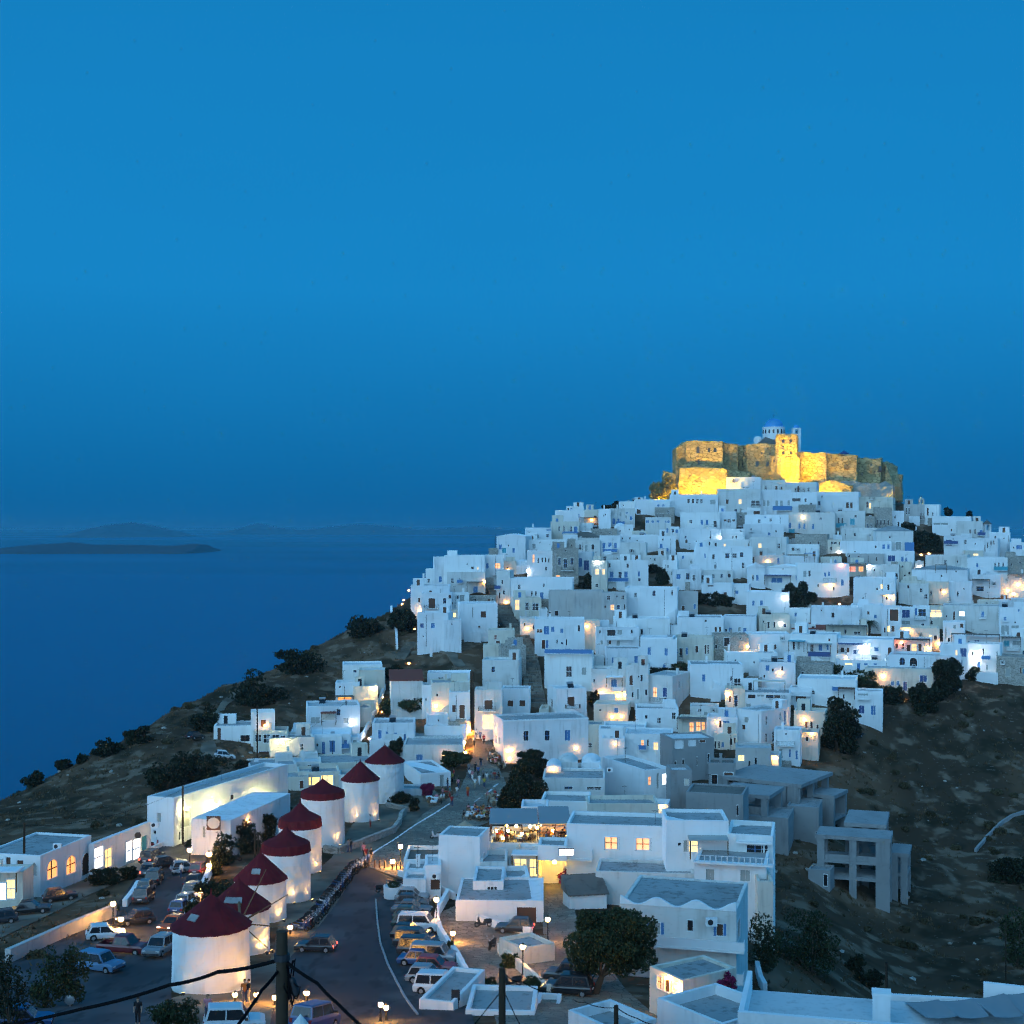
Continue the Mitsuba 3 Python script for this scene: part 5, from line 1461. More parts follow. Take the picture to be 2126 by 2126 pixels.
mill(438, 166, 1950, 1884, 2068, 107, 'cone', 'nearest white windmill with a plain dark red cone roof at the bottom of the row', hatch=[(-.55, -.83)])
mill(496, 132, 1905, 1848, 2019, 121.5, 'cone', 'second nearest windmill, behind the front one, with a bare wooden sail arm', poles=((498, 1917, 117.6), (553, 1804, 119.0), (598, 1857, 120.5), (536, 1892, 118.6), (556, 1968, 116.4), (592, 1925, 116.8)), hatch=[(-.3, -.95), (.1, -1)])
mill(541, 110, 1842, 1787, 1924, 136.5, 'cone', 'third windmill from the front with a grey hatch in its red cone', hatch=[(-.1, -1)])
mill(594, 104, 1782, 1733, 1872, 147, 'cap', 'fourth windmill from the front with a shouldered red cap', hatch=None)
mill(623, 92, 1728, 1679, 1811, 162, 'cap', 'fifth windmill from the front with a shouldered red cap')
mill(670, 93, 1666, 1629, 1758, 178, 'cap', 'sixth windmill from the front with a shouldered red cap and one lit side')
mill(748, 79, 1628, 1590, 1705, 195, 'cone', 'second farthest windmill, floodlit gold at its foot, with a pointed red cone')
mill(799, 82, 1590, 1556, 1672, 210, 'cone', 'farthest windmill with a pale dusty red cone beside a white flat house')
# ---------------------------------------------------------------- trees, bushes, palms
def leaves(cs, n, size, seed, flat=1.0):
    """n leaf-sized faces spread in clumps: cs is a list of (centre, radii)."""
    rng = np.random.default_rng(seed)
    vol = np.array([max(1e-6, np.prod(r)) ** .75 for _, r in cs])
    cnt = np.maximum(20, (n * vol / vol.sum()).astype(int))
    out = []
    for (c, r), k in zip(cs, cnt):
        d = rng.normal(size=(k, 3))
        d /= np.linalg.norm(d, axis=1, keepdims=True)
        rad = rng.uniform(.25, 1, (k, 1)) ** .45
        g = np.array(c) + d * rad * np.array(r) * (.78 + .5 * meshkit.noise(d * 2.6 + seed, seed)[:, None])
        out.append(g)
    p = np.vstack(out)
    k = len(p)
    a = rng.normal(size=(k, 3))
    a /= np.linalg.norm(a, axis=1, keepdims=True)
    b = np.cross(a, rng.normal(size=(k, 3)))
    b /= np.linalg.norm(b, axis=1, keepdims=True)
    s = size * rng.uniform(.6, 1.5, (k, 1))
    v = np.stack([p - a * s, p + b * s * .55, p + a * s, p - b * s * .55], 1).reshape(-1, 3)
    i = np.arange(k)[:, None] * 4
    return trimesh.Trimesh(v, np.vstack([i + [0, 1, 2], i + [0, 2, 3]]), process=False)


def clumps(c, rx, ry, rz, k, seed):
    rng = np.random.default_rng(seed + 99)
    cs = [(np.array(c), (rx * .58, ry * .58, rz * .62))]
    for _ in range(k):
        d = rng.normal(size=3)
        d /= np.linalg.norm(d)
        q = np.array(c) + d * np.array([rx, ry, rz]) * rng.uniform(.50, .95)
        f = rng.uniform(.15, .42)
        cs.append((q, (rx * f, ry * f, rz * f * .9)))
    return cs


def tree(v, x0, yt, x1, yb, label, name='tree', Y=None, leaf='mat_leaf', n=2600, trunk=.28, seed=1, cat_='tree', size=None, group=None, xb=None, depth=.9):
    sx0, syt = src(v, x0, yt)
    sx1, syb = src(v, x1, yb)
    bx_ = src(v, xb, 0)[0] if xb is not None else (sx0 + sx1) / 2
    Y = Y or float(ground_at(bx_, syb)[1])
    B = xyz(bx_, syb, Y)
    g = float(tz(B[0], B[1]))
    L, R_ = xyz(sx0, syt, Y), xyz(sx1, syb, Y)
    w, h = (R_ - L)[0], L[2] - B[2]
    cb = B[2] + h * trunk
    c = np.array([(L[0] + R_[0]) / 2, Y + w * .25, (cb + L[2]) / 2])
    k = key_of(name)
    rng = random.Random(seed)
    size = size or float(np.clip(Y * .0011, .10, .40))
    cs = clumps(c, w * .57, w * .57 * depth, (L[2] - cb) * .55, 26, seed)
    if name != 'tree':
        cs.append((c - np.array([0, 0, (L[2] - cb) * .28]), (w * .44, w * .44 * depth, (L[2] - cb) * .24)))
    add(k + '__crown', leaves(cs, n, size, seed), leaf)
    z0 = min(g, B[2]) - .4
    base = np.array([B[0], Y + w * .2, z0])
    fork = np.array([(B[0] + c[0]) / 2, c[1], max(cb, z0 + .5)])
    r = max(.07, w * .035)
    parts = [tube(base, fork, r * 1.5, 8, r)]
    for q, rr in cs[1:7]:
        parts.append(tube(fork, q, r * .7, 5, r * .2))
    add(k + '__trunk', cat(*parts), 'mat_bark')
    tag(k, label, cat_, group)
    return k


TREES = [
    ('8', 355, 535, 535, 712, 'dark round tree at the left edge of the town above the bare slope', 2600, .15),
    ('4', 255, 1132, 830, 1706, 'big dark green tree in the right foreground over the parked cars', 13000, .08, dict(xb=435, Y=106, size=.13)),
    ('2', 1410, 850, 1685, 1150, 'tall dark bushy tree beside the restaurant canopy', 6500, .06),
    ('2', 1510, 680, 1728, 880, 'dark green tree in front of the big white hall', 4200, .1),
    ('2', 640, 300, 912, 475, 'wide leafy tree below the lit cream house on the left', 3800, .12),
    ('2', 640, 100, 765, 205, 'small thin tree behind the cream house on the upper left', 900, .2),
    ('2', 1015, 688, 1195, 800, 'low green tree beside the cafe street', 2200, .15),
    ('2', 668, 600, 757, 740, 'dark small tree behind the farthest windmill', 1300, .15),
    ('6', 1030, 1148, 1208, 1352, 'dark cypress-like tree in the middle of the white houses', 3000, .05),
    ('7', 1035, 395, 1290, 585, 'large dark tree on the upper right among the houses', 4200, .05),
    ('7', 945, 345, 1075, 470, 'darker tree crown left of the large upper right tree', 1600, .05),
    ('B', 1440, 208, 1748, 565, 'dark tree on the right slope edge beside the road with the red light', 5200, .12),
    ('7', 1028, 1615, 1255, 1880, 'rounded dark tree beside the orange lamp on the right road', 3200, .05),
    ('7', 1208, 1432, 1440, 1775, 'tall dark tree in front of the white lit doorway on the right', 3600, .08),
    ('7', 1478, 1498, 1602, 1605, 'small dark tree at the foot of the right stone house', 1300, .1),
]
for _i, _t in enumerate(TREES):
    _o = _t[8] if len(_t) > 8 else {}
    tree(_t[0], _t[1], _t[2], _t[3], _t[4], _t[5], n=int(_t[6] * 1.5), trunk=_t[7], seed=11 + _i, leaf='mat_leaf_dark' if _i not in (1, 4, 6) else 'mat_leaf', **_o)

BUSHES = [
    ('6', 520, 1198, 612, 1300, 'round dark bush in the walled garden among the houses'), ('6', 600, 1230, 690, 1300, 'low bush right of the round one in the walled garden'), ('6', 440, 1210, 520, 1285, 'low bush left of the round one in the walled garden'),
    ('A', 1668, 828, 1780, 930, 'dark plant mass left of the courtyard on the upper slope'), ('A', 1760, 890, 1885, 1042, 'dark bush in the courtyard of the upper slope'), ('A', 980, 1000, 1092, 1080, 'dark bush below the two lit windows'), ('A', 1028, 920, 1098, 1060, 'climbing plant beside the two lit windows'),
    ('1', 110, 633, 216, 712, 'round dark bush alone on the far left skyline slope'), ('1', 288, 568, 357, 625, 'small round bush on the left skyline, second from the frame edge'), ('1', 392, 545, 452, 590, 'small round bush on the left skyline, third from the frame edge'),
    ('1', 475, 458, 622, 556, 'wide dark bush on the left skyline above the track'), ('1', 635, 402, 782, 492, 'wide dark bush on the left skyline beside the pale track'), ('1', 1195, 140, 1432, 305, 'big dark shrub mass on the upper left slope'), ('1', 1415, 0, 1642, 135, 'big dark shrub mass on the left skyline below the town'),
    ('1', 990, 312, 1132, 432, 'dark shrub beside the end of the pale track'), ('1', 740, 590, 960, 735, 'dark thicket behind the long white building, left half'), ('1', 900, 530, 1160, 700, 'dark thicket behind the long white building, right half'), ('8', 45, 592, 265, 735, 'long dark shrub on the skyline left of the town wall'),
    ('1', 1215, 575, 1292, 645, 'dark bush beside the white roof on the left'), ('F', 760, 655, 1065, 825, 'trimmed round dark bush beside the dusty lane'), ('F', 1070, 655, 1225, 765, 'smaller grey bush right of the trimmed lane bush'),
    ('1', 1405, 812, 1520, 925, 'top end of the dark hedge between windmills and white roof'), ('1', 1300, 850, 1430, 1000, 'upper middle of the dark hedge between windmills and white roof'), ('1', 1195, 895, 1330, 1060, 'lower middle of the dark hedge between windmills and white roof'), ('1', 1095, 950, 1225, 1120, 'lower end of the dark hedge between windmills and white roof'), ('1', 955, 975, 1110, 1030, 'low hedge under the sign wall'),
    ('1', 1090, 1060, 1140, 1170, 'narrow hedge along the white parapet left of the windmills'), ('1', 1010, 1190, 1182, 1340, 'dark bush between white parapet and windmills'), ('1', 950, 1290, 1060, 1420, 'dark bush at the lower end of the white parapet'),
    ('5', 85, 1215, 320, 1610, 'black-green shrub mass beside the three-storey house'), ('5', 355, 1185, 720, 1650, 'largest black-green shrub mass in the right gully'), ('5', 755, 1485, 865, 1605, 'small dark shrub in the right gully'), ('5', 815, 1598, 1010, 1705, 'low dark shrub beside the wooden mast'), ('5', 1810, 1150, 2010, 1570, 'dark green shrub at the right frame edge'), ('5', 1725, 835, 1990, 1010, 'upper dark shrub at the right frame edge'),
    ('7', 395, 1470, 640, 1590, 'dark green bank behind the stone hut on the right'), ('7', 560, 1530, 800, 1690, 'dark green bank below the lit cream wall'), ('7', 780, 1640, 1000, 1800, 'dark bank left of the orange lamp on the right'),
    ('7', 1298, 208, 1362, 275, 'dark bush on the upper right skyline'), ('7', 1478, 240, 1518, 295, 'small dark bush on the upper right skyline'), ('A', 1205, 238, 1300, 272, 'low dark bush on the skyline left of the castle'), ('A', 1296, 196, 1398, 270, 'taller dark bush on the skyline left of the castle'),
    ('2', 648, 958, 812, 1035, 'shrub in front of the curved white wall'), ('2', 798, 1000, 872, 1082, 'dark shrub at the end of the stone terrace wall'), ('3', 1058, 1385, 1112, 1490, 'green shrub behind the white wall of the car row'), ('3', 1250, 1175, 1370, 1240, 'low flower bed left of the garage'), ('3', 1360, 1170, 1500, 1245, 'low red-green flower bed beside the garage'),
    ('3', 1245, 1620, 1400, 1750, 'green shrub behind the second wooden pole'), ('3', 1420, 1468, 1535, 1575, 'green shrub at the cream wall under the lamp'), ('3', 1560, 1640, 1705, 1730, 'green shrub at the end of the sloping cream wall'),
    ('D', 870, 505, 1142, 680, 'grey-green bush at the bottom below the nearest windmill'), ('1', 140, 1565, 300, 1860, 'leafy bush left of the blue and white car, left half'), ('1', 270, 1545, 440, 1850, 'leafy bush beside the blue and white car'), ('1', -60, 1630, 130, 1990, 'dark tree-like bush in the bottom left corner'), ('2', 1080, 160, 1110, 190, 'plant on a roof terrace'),
    ('8', 1690, 1080, 1750, 1200, 'small palm-like plant on the cafe terrace'), ('8', 1840, 850, 1945, 905, 'trailing dark plant on the roof edge'), ('6', 150, 1690, 300, 1760, 'low dark hedge between two white houses'), ('6', 300, 1660, 410, 1740, 'leafy bush between two white houses'), ('6', 1025, 1680, 1085, 1745, 'small bush beside the stone hut'),
    ('6', 1350, 505, 1440, 565, 'bush under the right castle wall'), ('8', 815, 640, 1000, 700, 'dry shrub under the white wall'),
]
for _i, _t in enumerate(BUSHES):
    _v, _x0, _y0, _x1, _y1, _l = _t
    _big = (_x1 - _x0) * VIEWS[_v][2]
    tree(_v, _x0, _y0, _x1, _y1, _l, name='bush', cat_='bush', n=int(np.clip(_big * 26, 350, 3800)), trunk=.02, seed=100 + _i, leaf='mat_leaf' if ('leafy' in _l or 'green' in _l or 'flower' in _l) else 'mat_leaf_dark', depth=.7)
for _v, _x0, _y0, _x1, _y1, _l in (('4', 178, 886, 385, 1015, 'purple bougainvillea beside the yellow lit passage'), ('4', 1245, 1615, 1375, 1790, 'purple bougainvillea above the lit arch at the bottom right'), ('2', 888, 898, 960, 985, 'pink flowering bush at the lit door behind the windmills')):
    tree(_v, _x0, _y0, _x1, _y1, _l, name='bougainvillea', cat_='bush', n=2200, trunk=.05, seed=300 + _x0, leaf='mat_flower', Y=100.5 if _x0 > 1000 else None)
for _v, _x0, _y0, _x1, _y1, _l in (('6', 145, 500, 250, 615, 'yellow floodlit shrub at the left foot of the castle'), ('6', 225, 430, 320, 610, 'taller floodlit shrub against the left castle rock')):
    tree(_v, _x0, _y0, _x1, _y1, _l, name='bush', cat_='bush', n=2200, trunk=.02, seed=400 + _x0, leaf='mat_dry', Y=438) if 'mat_dry' in scene or mat('mat_dry', (.24, .20, .10), .9) else None


def palm(v, x, yt, yb, w, label):
    sx, syb = src(v, x, yb)
    Y = float(ground_at(sx, syb)[1])
    B = xyz(sx, syb, Y)
    s = VIEWS[v][2] * Y / F
    H, R = (yb - yt) * s * .72, w * s * .5
    k = key_of('palm_tree')
    rng = random.Random(5)
    top = B + [0, 0, H]
    add(k + '__trunk', tube(B - [0, 0, 1], top, .24, 8, .17), 'mat_bark')
    ms = []
    for i in range(22):
        a, up = i * 2.399, rng.uniform(-.1, 1.0)
        pts = [top + np.array([math.cos(a) * R * t, math.sin(a) * R * t, R * (up * t - .95 * t * t)]) for t in np.linspace(0, 1, 7)]
        for j in range(6):
            p, q = pts[j], pts[j + 1]
            side = np.array([-math.sin(a), math.cos(a), 0]) * .3 * (1 - j / 7)
            for sg_ in (-1, 1):
                for t in (.2, .7):
                    c = p * (1 - t) + q * t
                    ms.append(trimesh.Trimesh([c, c + (q - p) * .5, c + side * sg_ * 1.8 + (q - p) * .7 - [0, 0, .18]], [(0, 1, 2)], process=False))
    add(k + '__crown', cat(*ms), 'mat_leaf')
    tag(k, label, 'palm tree')


palm('7', 695, 1085, 1245, 135, 'palm tree beside the dark awning on the right side of town')

# scrub and stones that nobody could count, over the bare slopes
_rng = np.random.default_rng(77)
_sc, _rk = [], []
for _ in range(5200):
    x, y = _rng.uniform(-240, 190), _rng.uniform(80, 420)
    z = float(tz(x, y))
    if z < -100:
        continue
    sx, sy = CX + x / y * F, HY - z / y * F
    if sx < -60 or sx > 2190 or sy > 2200:
        continue
    left = sx < 850 and sy < 1760 - 0.1 * sx and y > 195
    right = sx > 1480 and sy > 1440 and y > 80
    low = sx < 260 and 1860 < sy < 2010
    if not (left or right or low):
        continue
    den = float(meshkit.fbm(np.array([x / 16, y / 16, 3.0]), 3, 4))
    if _rng.uniform() < (den - .30) * 2.2:
        r = _rng.uniform(.3, 1.0)
        _sc.append((np.array([x, y, z + r * .25]), (r, r, r * .6)))
    elif _rng.uniform() < .33:
        _rk.append((np.array([x, y, z]), _rng.uniform(.12, .5)))
add('scrub', leaves(_sc, 46000, .26, 5), 'mat_scrub' if 'mat_scrub' in scene else mat('mat_scrub', mikit.proc(lambda p, n, uv: mix((0.030, 0.030, 0.016), (0.105, 0.085, 0.048), noise(p.x * .35, p.y * .35, p.z * .35))), 1.0, .05))
tag('scrub', 'dry low scrub scattered over the brown slopes', None, None, 'stuff')
_ms = []
for _c, _r in _rk:
    _b = trimesh.creation.icosphere(0, _r)
    _b.vertices = _b.vertices * _rng.uniform(.6, 1.4, (len(_b.vertices), 1)) * [1, 1, .7] + _c
    _ms.append(_b)
add('stones', cat(*_ms), 'mat_stone')
tag('stones', 'pale loose stones scattered over the slopes', None, None, 'stuff')

# tufts of dry grass over the near parts of the slopes
_n = 60000
_gx_, _gy_ = _rng.uniform(-230, 190, _n), _rng.uniform(75, 360, _n)
_gz_ = tz(_gx_, _gy_)
_sx, _sy = CX + _gx_ / _gy_ * F, HY - _gz_ / _gy_ * F
_ok = (_gz_ > -100) & (_sx > -60) & (_sx < 2190) & (_sy < 2200) & (((_sx < 850) & (_sy < 1760 - .1 * _sx) & (_gy_ > 195)) | ((_sx > 1480) & (_sy > 1440) & (_gy_ > 80)) | ((_sx < 260) & (_sy > 1860) & (_sy < 2010)))
_ok &= meshkit.fbm(np.column_stack([_gx_ / 7, _gy_ / 7, np.full(_n, 2.0)]), 3, 6) > _rng.uniform(.28, .62, _n)
_p = np.column_stack([_gx_, _gy_, _gz_])[_ok]
_p = np.repeat(_p, 5, 0) + _rng.normal(0, .16, (5 * len(_p), 3)) * [1, 1, 0]
_d = np.column_stack([_rng.normal(0, .5, (len(_p), 2)), np.ones(len(_p))]) * _rng.uniform(.18, .55, (len(_p), 1))
_s = np.cross(_d, _rng.normal(size=(len(_p), 3)))
_s *= .10 / np.linalg.norm(_s, axis=1, keepdims=True)
_v = np.stack([_p - _s - [0, 0, .1], _p + _s - [0, 0, .1], _p + _d], 1).reshape(-1, 3)
mat('mat_grass', mikit.proc(lambda p, n, uv: mix((0.045, 0.030, 0.017), (0.17, 0.118, 0.068), noise(p.x * .8, p.y * .8, p.z * .8))), 1.0, .02)
add('dry_grass', trimesh.Trimesh(_v, np.arange(len(_v)).reshape(-1, 3), process=False), 'mat_grass')
tag('dry_grass', 'tufts of dry brown grass on the slopes', None, None, 'stuff')
# ---------------------------------------------------------------- lamps
WARM, WHITE, YELLOW, REDL = np.array([1.0, .48, .10]), np.array([.92, .96, 1.0]), np.array([1.0, .70, .22]), np.array([1.0, .25, .10])
LAMPC = {'g': np.array([1.0, .86, .34]), '': WARM, 'w': WHITE, 'y': YELLOW, 'r': REDL}


def bulb(key, c, r, I, col, lk='mat_glass_lit', sw=1.0):
    L = I / (math.pi * r * r)
    scene[key] = {'type': 'sphere', 'center': [float(x) for x in c], 'radius': float(r), 'bsdf': ref(lk), 'emitter': {'type': 'area', 'radiance': rgb(*[float(x) * DIM for x in col * L]), 'sampling_weight': sw}}


def wall_lamp(v, x, y, c='', I=10.0, off=.42):
    sx, sy = src(v, x, y)
    off = 1.6 if c == 'g' else off
    Y = wall_depth(sx, sy) - off
    p = xyz(sx, sy, Y)
    k = key_of('wall_lamp')
    r = float(np.clip(.00088 * Y, .13, .30))
    bulb(k + '__bulb', p, r, I * (.85 if I <= 26 else 1), LAMPC[c])
    put(k + '__bracket', unit('bracket', lambda: cat(tube([0, 0, .95], [0, 1.0, .95], .07, 5), tube([0, 0, .9], [0, 0, 1.25], .5, 8, .1))), 'mat_iron', frame(p, [r, 0, 0], [0, off, 0], [0, 0, r]))
    AUTO.append((k, {'': 'warm lit wall lamp', 'w': 'cold white wall lamp', 'y': 'yellow wall lamp', 'g': 'bright yellow wall floodlight', 'r': 'red wall lamp'}[c], 'lamp', (sx, sy), 'lamps on the house walls'))
    return p


AUTO = []
for _v, _t in {
    '8': '478,405 445,470 435,500 555,540 515,665 985,348 1130,485 1272,660 1272,938 480,893 1275,275,w 1670,645 1762,1090 1878,1105 1925,1100 660,1178,,22 250,1055,y,30 300,1120,y,18 235,1180,y,12 303,1218,,10 215,1398,w,14 408,1433 98,1283,w 880,1335,,90 850,1420,,130 860,1490,,50 730,1505 1140,1478,,7 1155,1530,,8 1600,1460,,6 1445,1600,,6 1838,1250 1900,1248 1325,1150,,8',
    '6': '1365,950,w 1558,1030,w,14 1308,1158,,16 1017,1238,w 1368,1280 993,1403,w,6 780,1550,,16 1525,1560,w,26 1408,1620,,14 605,852,w,5 1690,1225,,14 1133,722,y,10 908,1005,,8 1800,1448,,24 1765,1525,r,8 1645,1742,,20 1775,1900,,26 1890,963,,8 1880,1045,w 985,1720,,6 1380,1025,r,10',
    '7': '1170,578,,18 1105,588,y,6 1290,885 1885,825,,16 1800,875,,16 1175,1335,,14 1250,1300,,18 1330,1480,,4 1565,1400,w,36',
    'B': '108,145 158,135 838,135,,24 770,320,,6 1352,303,,16 1402,397,,14 1155,555,,22 835,578,y,26 395,885,,10 68,288,,5 130,283,,6 5,130',
    'A': '1103,383,,8 1160,805,w,10 460,895,w,12 265,885,,4',
    '1': '965,820,g,70 1120,800,g,50 1350,755,g,60 1285,880,,16 1370,388,,6 1455,470,g,40',
    '4': '915,1625,,14 985,1685,,18 65,620,y,8 570,60,,4', '2': '1490,670,,10'}.items():
    for _a in _t.split():
        _q = _a.split(',')
        wall_lamp(_v, float(_q[0]), float(_q[1]), _q[2] if len(_q) > 2 else '', float(_q[3]) if len(_q) > 3 else 10.0)


def street_lamp(v, x, y, yb, I=40.0, col=WARM, label='', arms=1, Y=None):
    sx, sy = src(v, x, y)
    g = ground_at(sx, src(v, x, yb)[1])
    Y = Y or g[1]
    p = xyz(sx, sy, Y)
    z0 = float(tz(p[0], p[1]))
    k = key_of('street_lamp')
    r = float(np.clip(.0017 * Y, .17, .30))
    bulb(k + '__globe', p, r, I * 1.5, col, sw=1.6)
    add(k + '__post', cat(tube([p[0], p[1], z0 - .3], [p[0], p[1], z0 + .7], .11, 8, .07), tube([p[0], p[1], z0 + .7], [p[0], p[1], p[2] - r], .055, 8), tube([p[0], p[1], p[2] - r - .22], [p[0], p[1], p[2] - r], .05, 8, .13)), 'mat_iron')
    add(k + '__cap', tube([p[0], p[1], p[2] + r * .9], [p[0], p[1], p[2] + r * 1.7], r * .9, 8, .02), 'mat_iron')
    AUTO.append((k, label or 'black street lamp with a warm globe', 'street lamp', (sx, sy), 'street lamps'))


for _q in (('3', 745, 745, 912, 34), ('3', 693, 845, 905, 40), ('3', 985, 1100, 1300, 34), ('3', 1095, 1325, 1400, 26), ('3', 1730, 1232, 1400, 34), ('3', 1563, 1415, 1620, 34), ('3', 612, 1800, 1925, 30), ('3', 120, 1725, 1800, 14), ('3', 650, 1822, 1920, 10),
           ('1', 585, 1310, 1425, 34), ('1', 625, 1390, 1470, 34), ('1', 630, 1446, 1500, 20), ('1', 980, 1032, 1100, 26), ('1', 1080, 1055, 1130, 26), ('1', 1080, 1112, 1180, 20), ('1', 1045, 1240, 1300, 26), ('1', 1215, 1780, 1830, 20), ('1', 1325, 1780, 1830, 10), ('1', 1420, 1795, 1840, 20), ('1', 1582, 1770, 1820, 14), ('1', 1500, 1432, 1475, 10), ('7', 1850, 900, 960, 10)):
    street_lamp(*_q)


def spot(key, p, t, I, col, cone, soft=.7):
    scene[key] = {'type': 'spot', 'to_world': T().look_at(origin=[float(x) for x in p], target=[float(x) for x in t], up=[0, 0.3, 1]), 'intensity': rgb(*[float(x * I * DIM) for x in col]), 'sampling_weight': 3.0, 'cutoff_angle': cone, 'beam_width': cone * soft}


def floodlight(p, t, I, col, cone, where, soft=.5, r=.16):
    k = key_of('floodlight')
    p, t = np.asarray(p, float), np.asarray(t, float)
    d = (t - p) / np.linalg.norm(t - p)
    z0 = float(tz(p[0], p[1]))
    add(k + '__housing', cat(tube(p - d * .30, p - d * .02, r * .6, 8, r * 1.15)), 'mat_iron')
    add(k + '__bracket', tube([p[0], p[1], min(z0, p[2] - .4) - .2], p - d * .2, .05, 5), 'mat_iron')
    lens = tube(p - d * .02, p - d * .005, r, 10)
    scene[k + '__lens'] = {**mikit.ply(lens, 'mat_glass_lit'), 'emitter': {'type': 'area', 'radiance': rgb(*[float(c * 14 * DIM) for c in col]), 'sampling_weight': 0.05}}
    spot('beam_' + k, p + d * .03, t, I, col, cone, soft)
    AUTO.append((k, 'small ground floodlight', 'floodlight', (CX + p[0] / p[1] * F, HY - p[2] / p[1] * F), where))


GOLD = np.array([1.0, .58, .004])
for _x, _y, _dy, _tx, _ty, _I, _cone in ((330, 585, -16, 340, 330, 700, 58), (450, 590, -16, 440, 320, 800, 58), (540, 580, -15, 500, 330, 560, 58), (265, 590, -10, 250, 470, 260, 55), (700, 468, -5.0, 740, 300, 70, 62), (850, 480, -6.0, 850, 300, 80, 62),
                                         (985, 520, -11.5, 985, 350, 2300, 40), (1040, 520, -11, 1010, 260, 1800, 44), (1215, 570, -8.5, 1225, 480, 520, 62), (1180, 560, -13, 1150, 350, 420, 60), (1310, 560, -10, 1320, 420, 130, 60), (1690, 625, -8, 1660, 430, 170, 48), (120, 620, -10, 130, 520, 120, 60), (200, 620, -10, 190, 480, 160, 60)):
    _p = xyz(*src('C', _x, _y), YC + _dy)
    floodlight(_p, xyz(*src('C', _tx, _ty), YC + 1.5), _I * 1.75, GOLD, _cone, 'floodlights under the castle walls')
# uplights at the feet of the windmills
for _i, _a, _I in ((7 - 1, -1.75, 60), (7 - 1, -.55, 60), (5, -.75, 40), (4, -.62, 40), (3, -1.15, 46), (3, -.42, 36), (2, -.62, 40), (1, -.40, 60), (1, -.62, 46), (0, -.48, 46), (0, -1.95, 9)):
    _k, _o, _R, _zb, _H = MILLS[_i]
    _dir = np.array([math.cos(_a), math.sin(_a), 0])
    _p = _o + _dir * (_R + .62)
    _p[2] = float(tz(_p[0], _p[1])) + .30
    floodlight(_p, _o + _dir * _R * .97 + [0, 0, _zb + _H * .5], _I * .30, np.array([1.0, .58, .16]), 46, 'floodlights at the windmills', r=.13)
# ---------------------------------------------------------------- low walls, kerbs
def wall_line(v, pts, h, w, bsdf, name, label, cat_='wall', far=480., drop=.5, tops=None):
    P = [ground_at(*src(v, x, y), far=far) for x, y in pts]
    k = key_of(name)
    ms = []
    for (a, b) in zip(P[:-1], P[1:]):
        L = float(np.linalg.norm((b - a)[:2]))
        n = max(1, int(L / 2.0))
        for i in range(n):
            p, q = a + (b - a) * i / n, a + (b - a) * (i + 1) / n
            d = (q - p)[:2] / max(1e-6, np.linalg.norm((q - p)[:2]))
            o = np.array([-d[1], d[0]]) * w / 2
            e = d * .02
            zp, zq = float(tz(*p[:2])), float(tz(*q[:2]))
            c = [(*(p[:2] - o - e), zp), (*(p[:2] + o - e), zp), (*(q[:2] + o + e), zq), (*(q[:2] - o + e), zq)]
            V = [(x, y, z - drop) for x, y, z in c] + [(x, y, z + h) for x, y, z in c]
            ms.append(trimesh.Trimesh(V, [(0, 2, 1), (0, 3, 2), (4, 5, 6), (4, 6, 7), (0, 1, 5), (0, 5, 4), (1, 2, 6), (1, 6, 5), (2, 3, 7), (2, 7, 6), (3, 0, 4), (3, 4, 7)], process=False))
    add(k, cat(*ms), bsdf)
    tag(k, label, cat_)
    return P


wall_line('3', [(735, 950), (930, 1020), (1105, 1105)], .8, .35, 'mat_white', 'parapet_wall', 'white parapet between the car row and the low white roofs, upper stretch')
wall_line('3', [(1062, 1092), (1000, 1200), (985, 1270), (1015, 1360), (1065, 1450), (1120, 1520), (1240, 1735)], 1.0, .4, 'mat_white', 'parapet_wall', 'long curving white parapet right of the parked cars')
wall_line('3', [(1262, 1262), (1390, 1300), (1620, 1352)], .8, .3, 'mat_white', 'parapet_wall', 'low white wall below the garage lit by a red glow')
wall_line('3', [(1405, 1465), (1560, 1600), (1740, 1750)], .9, .35, 'mat_cream', 'parapet_wall', 'cream wall sloping down to the right under the street lamp')
wall_line('1', [(40, 1625), (300, 1505), (590, 1385)], 1.3, .5, 'mat_grey', 'retaining_wall', 'long grey retaining wall along the lower car park')
wall_line('1', [(645, 1335), (690, 1275), (715, 1235)], .9, .5, 'mat_white', 'parapet_wall', 'short white wall beside the grey cars in the lower car park')
wall_line('1', [(1100, 1130), (1060, 1220), (1010, 1320), (955, 1430)], 1.0, .5, 'mat_white', 'parapet_wall', 'white parapet with lamps left of the windmills')
wall_line('3', [(235, 790), (330, 800), (460, 755), (560, 715), (700, 660), (742, 600), (748, 560), (775, 535)], .9, .5, 'mat_stone', 'stone_wall', 'curved stone terrace wall below the windmills')
wall_line('2', [(655, 1052), (800, 1085)], .7, .4, 'mat_stone', 'stone_wall', 'short tan stone wall in front of the curved white wall')
wall_line('3', [(455, 870), (540, 810), (700, 712), (850, 610), (980, 530), (1078, 466)], .14, .42, 'mat_white', 'kerb', 'long straight white kerb across the paved square', 'kerb', drop=.2)
wall_line('3', [(1240, 460), (1330, 390), (1400, 330)], .14, .3, 'mat_white_b', 'kerb', 'pale kerb in front of the cafe tables', 'kerb', drop=.2)
wall_line('3', [(580, 1110), (590, 1250), (610, 1400), (660, 1550), (740, 1700), (860, 1880)], .20, .16, 'mat_concrete', 'kerb', 'grey kerb edge between road and parked cars', 'kerb', drop=.2)
wall_line('2', [(640, 262), (600, 370), (540, 500), (480, 610), (432, 690)], 1.0, .5, 'mat_white', 'stair_wall', 'white stair parapet climbing diagonally to the lit lamps on the left')
wall_line('5', [(1608, 785), (1680, 695), (1790, 590), (1960, 520)], .5, .4, 'mat_concrete', 'stone_wall', 'pale dry stone wall climbing the right slope')
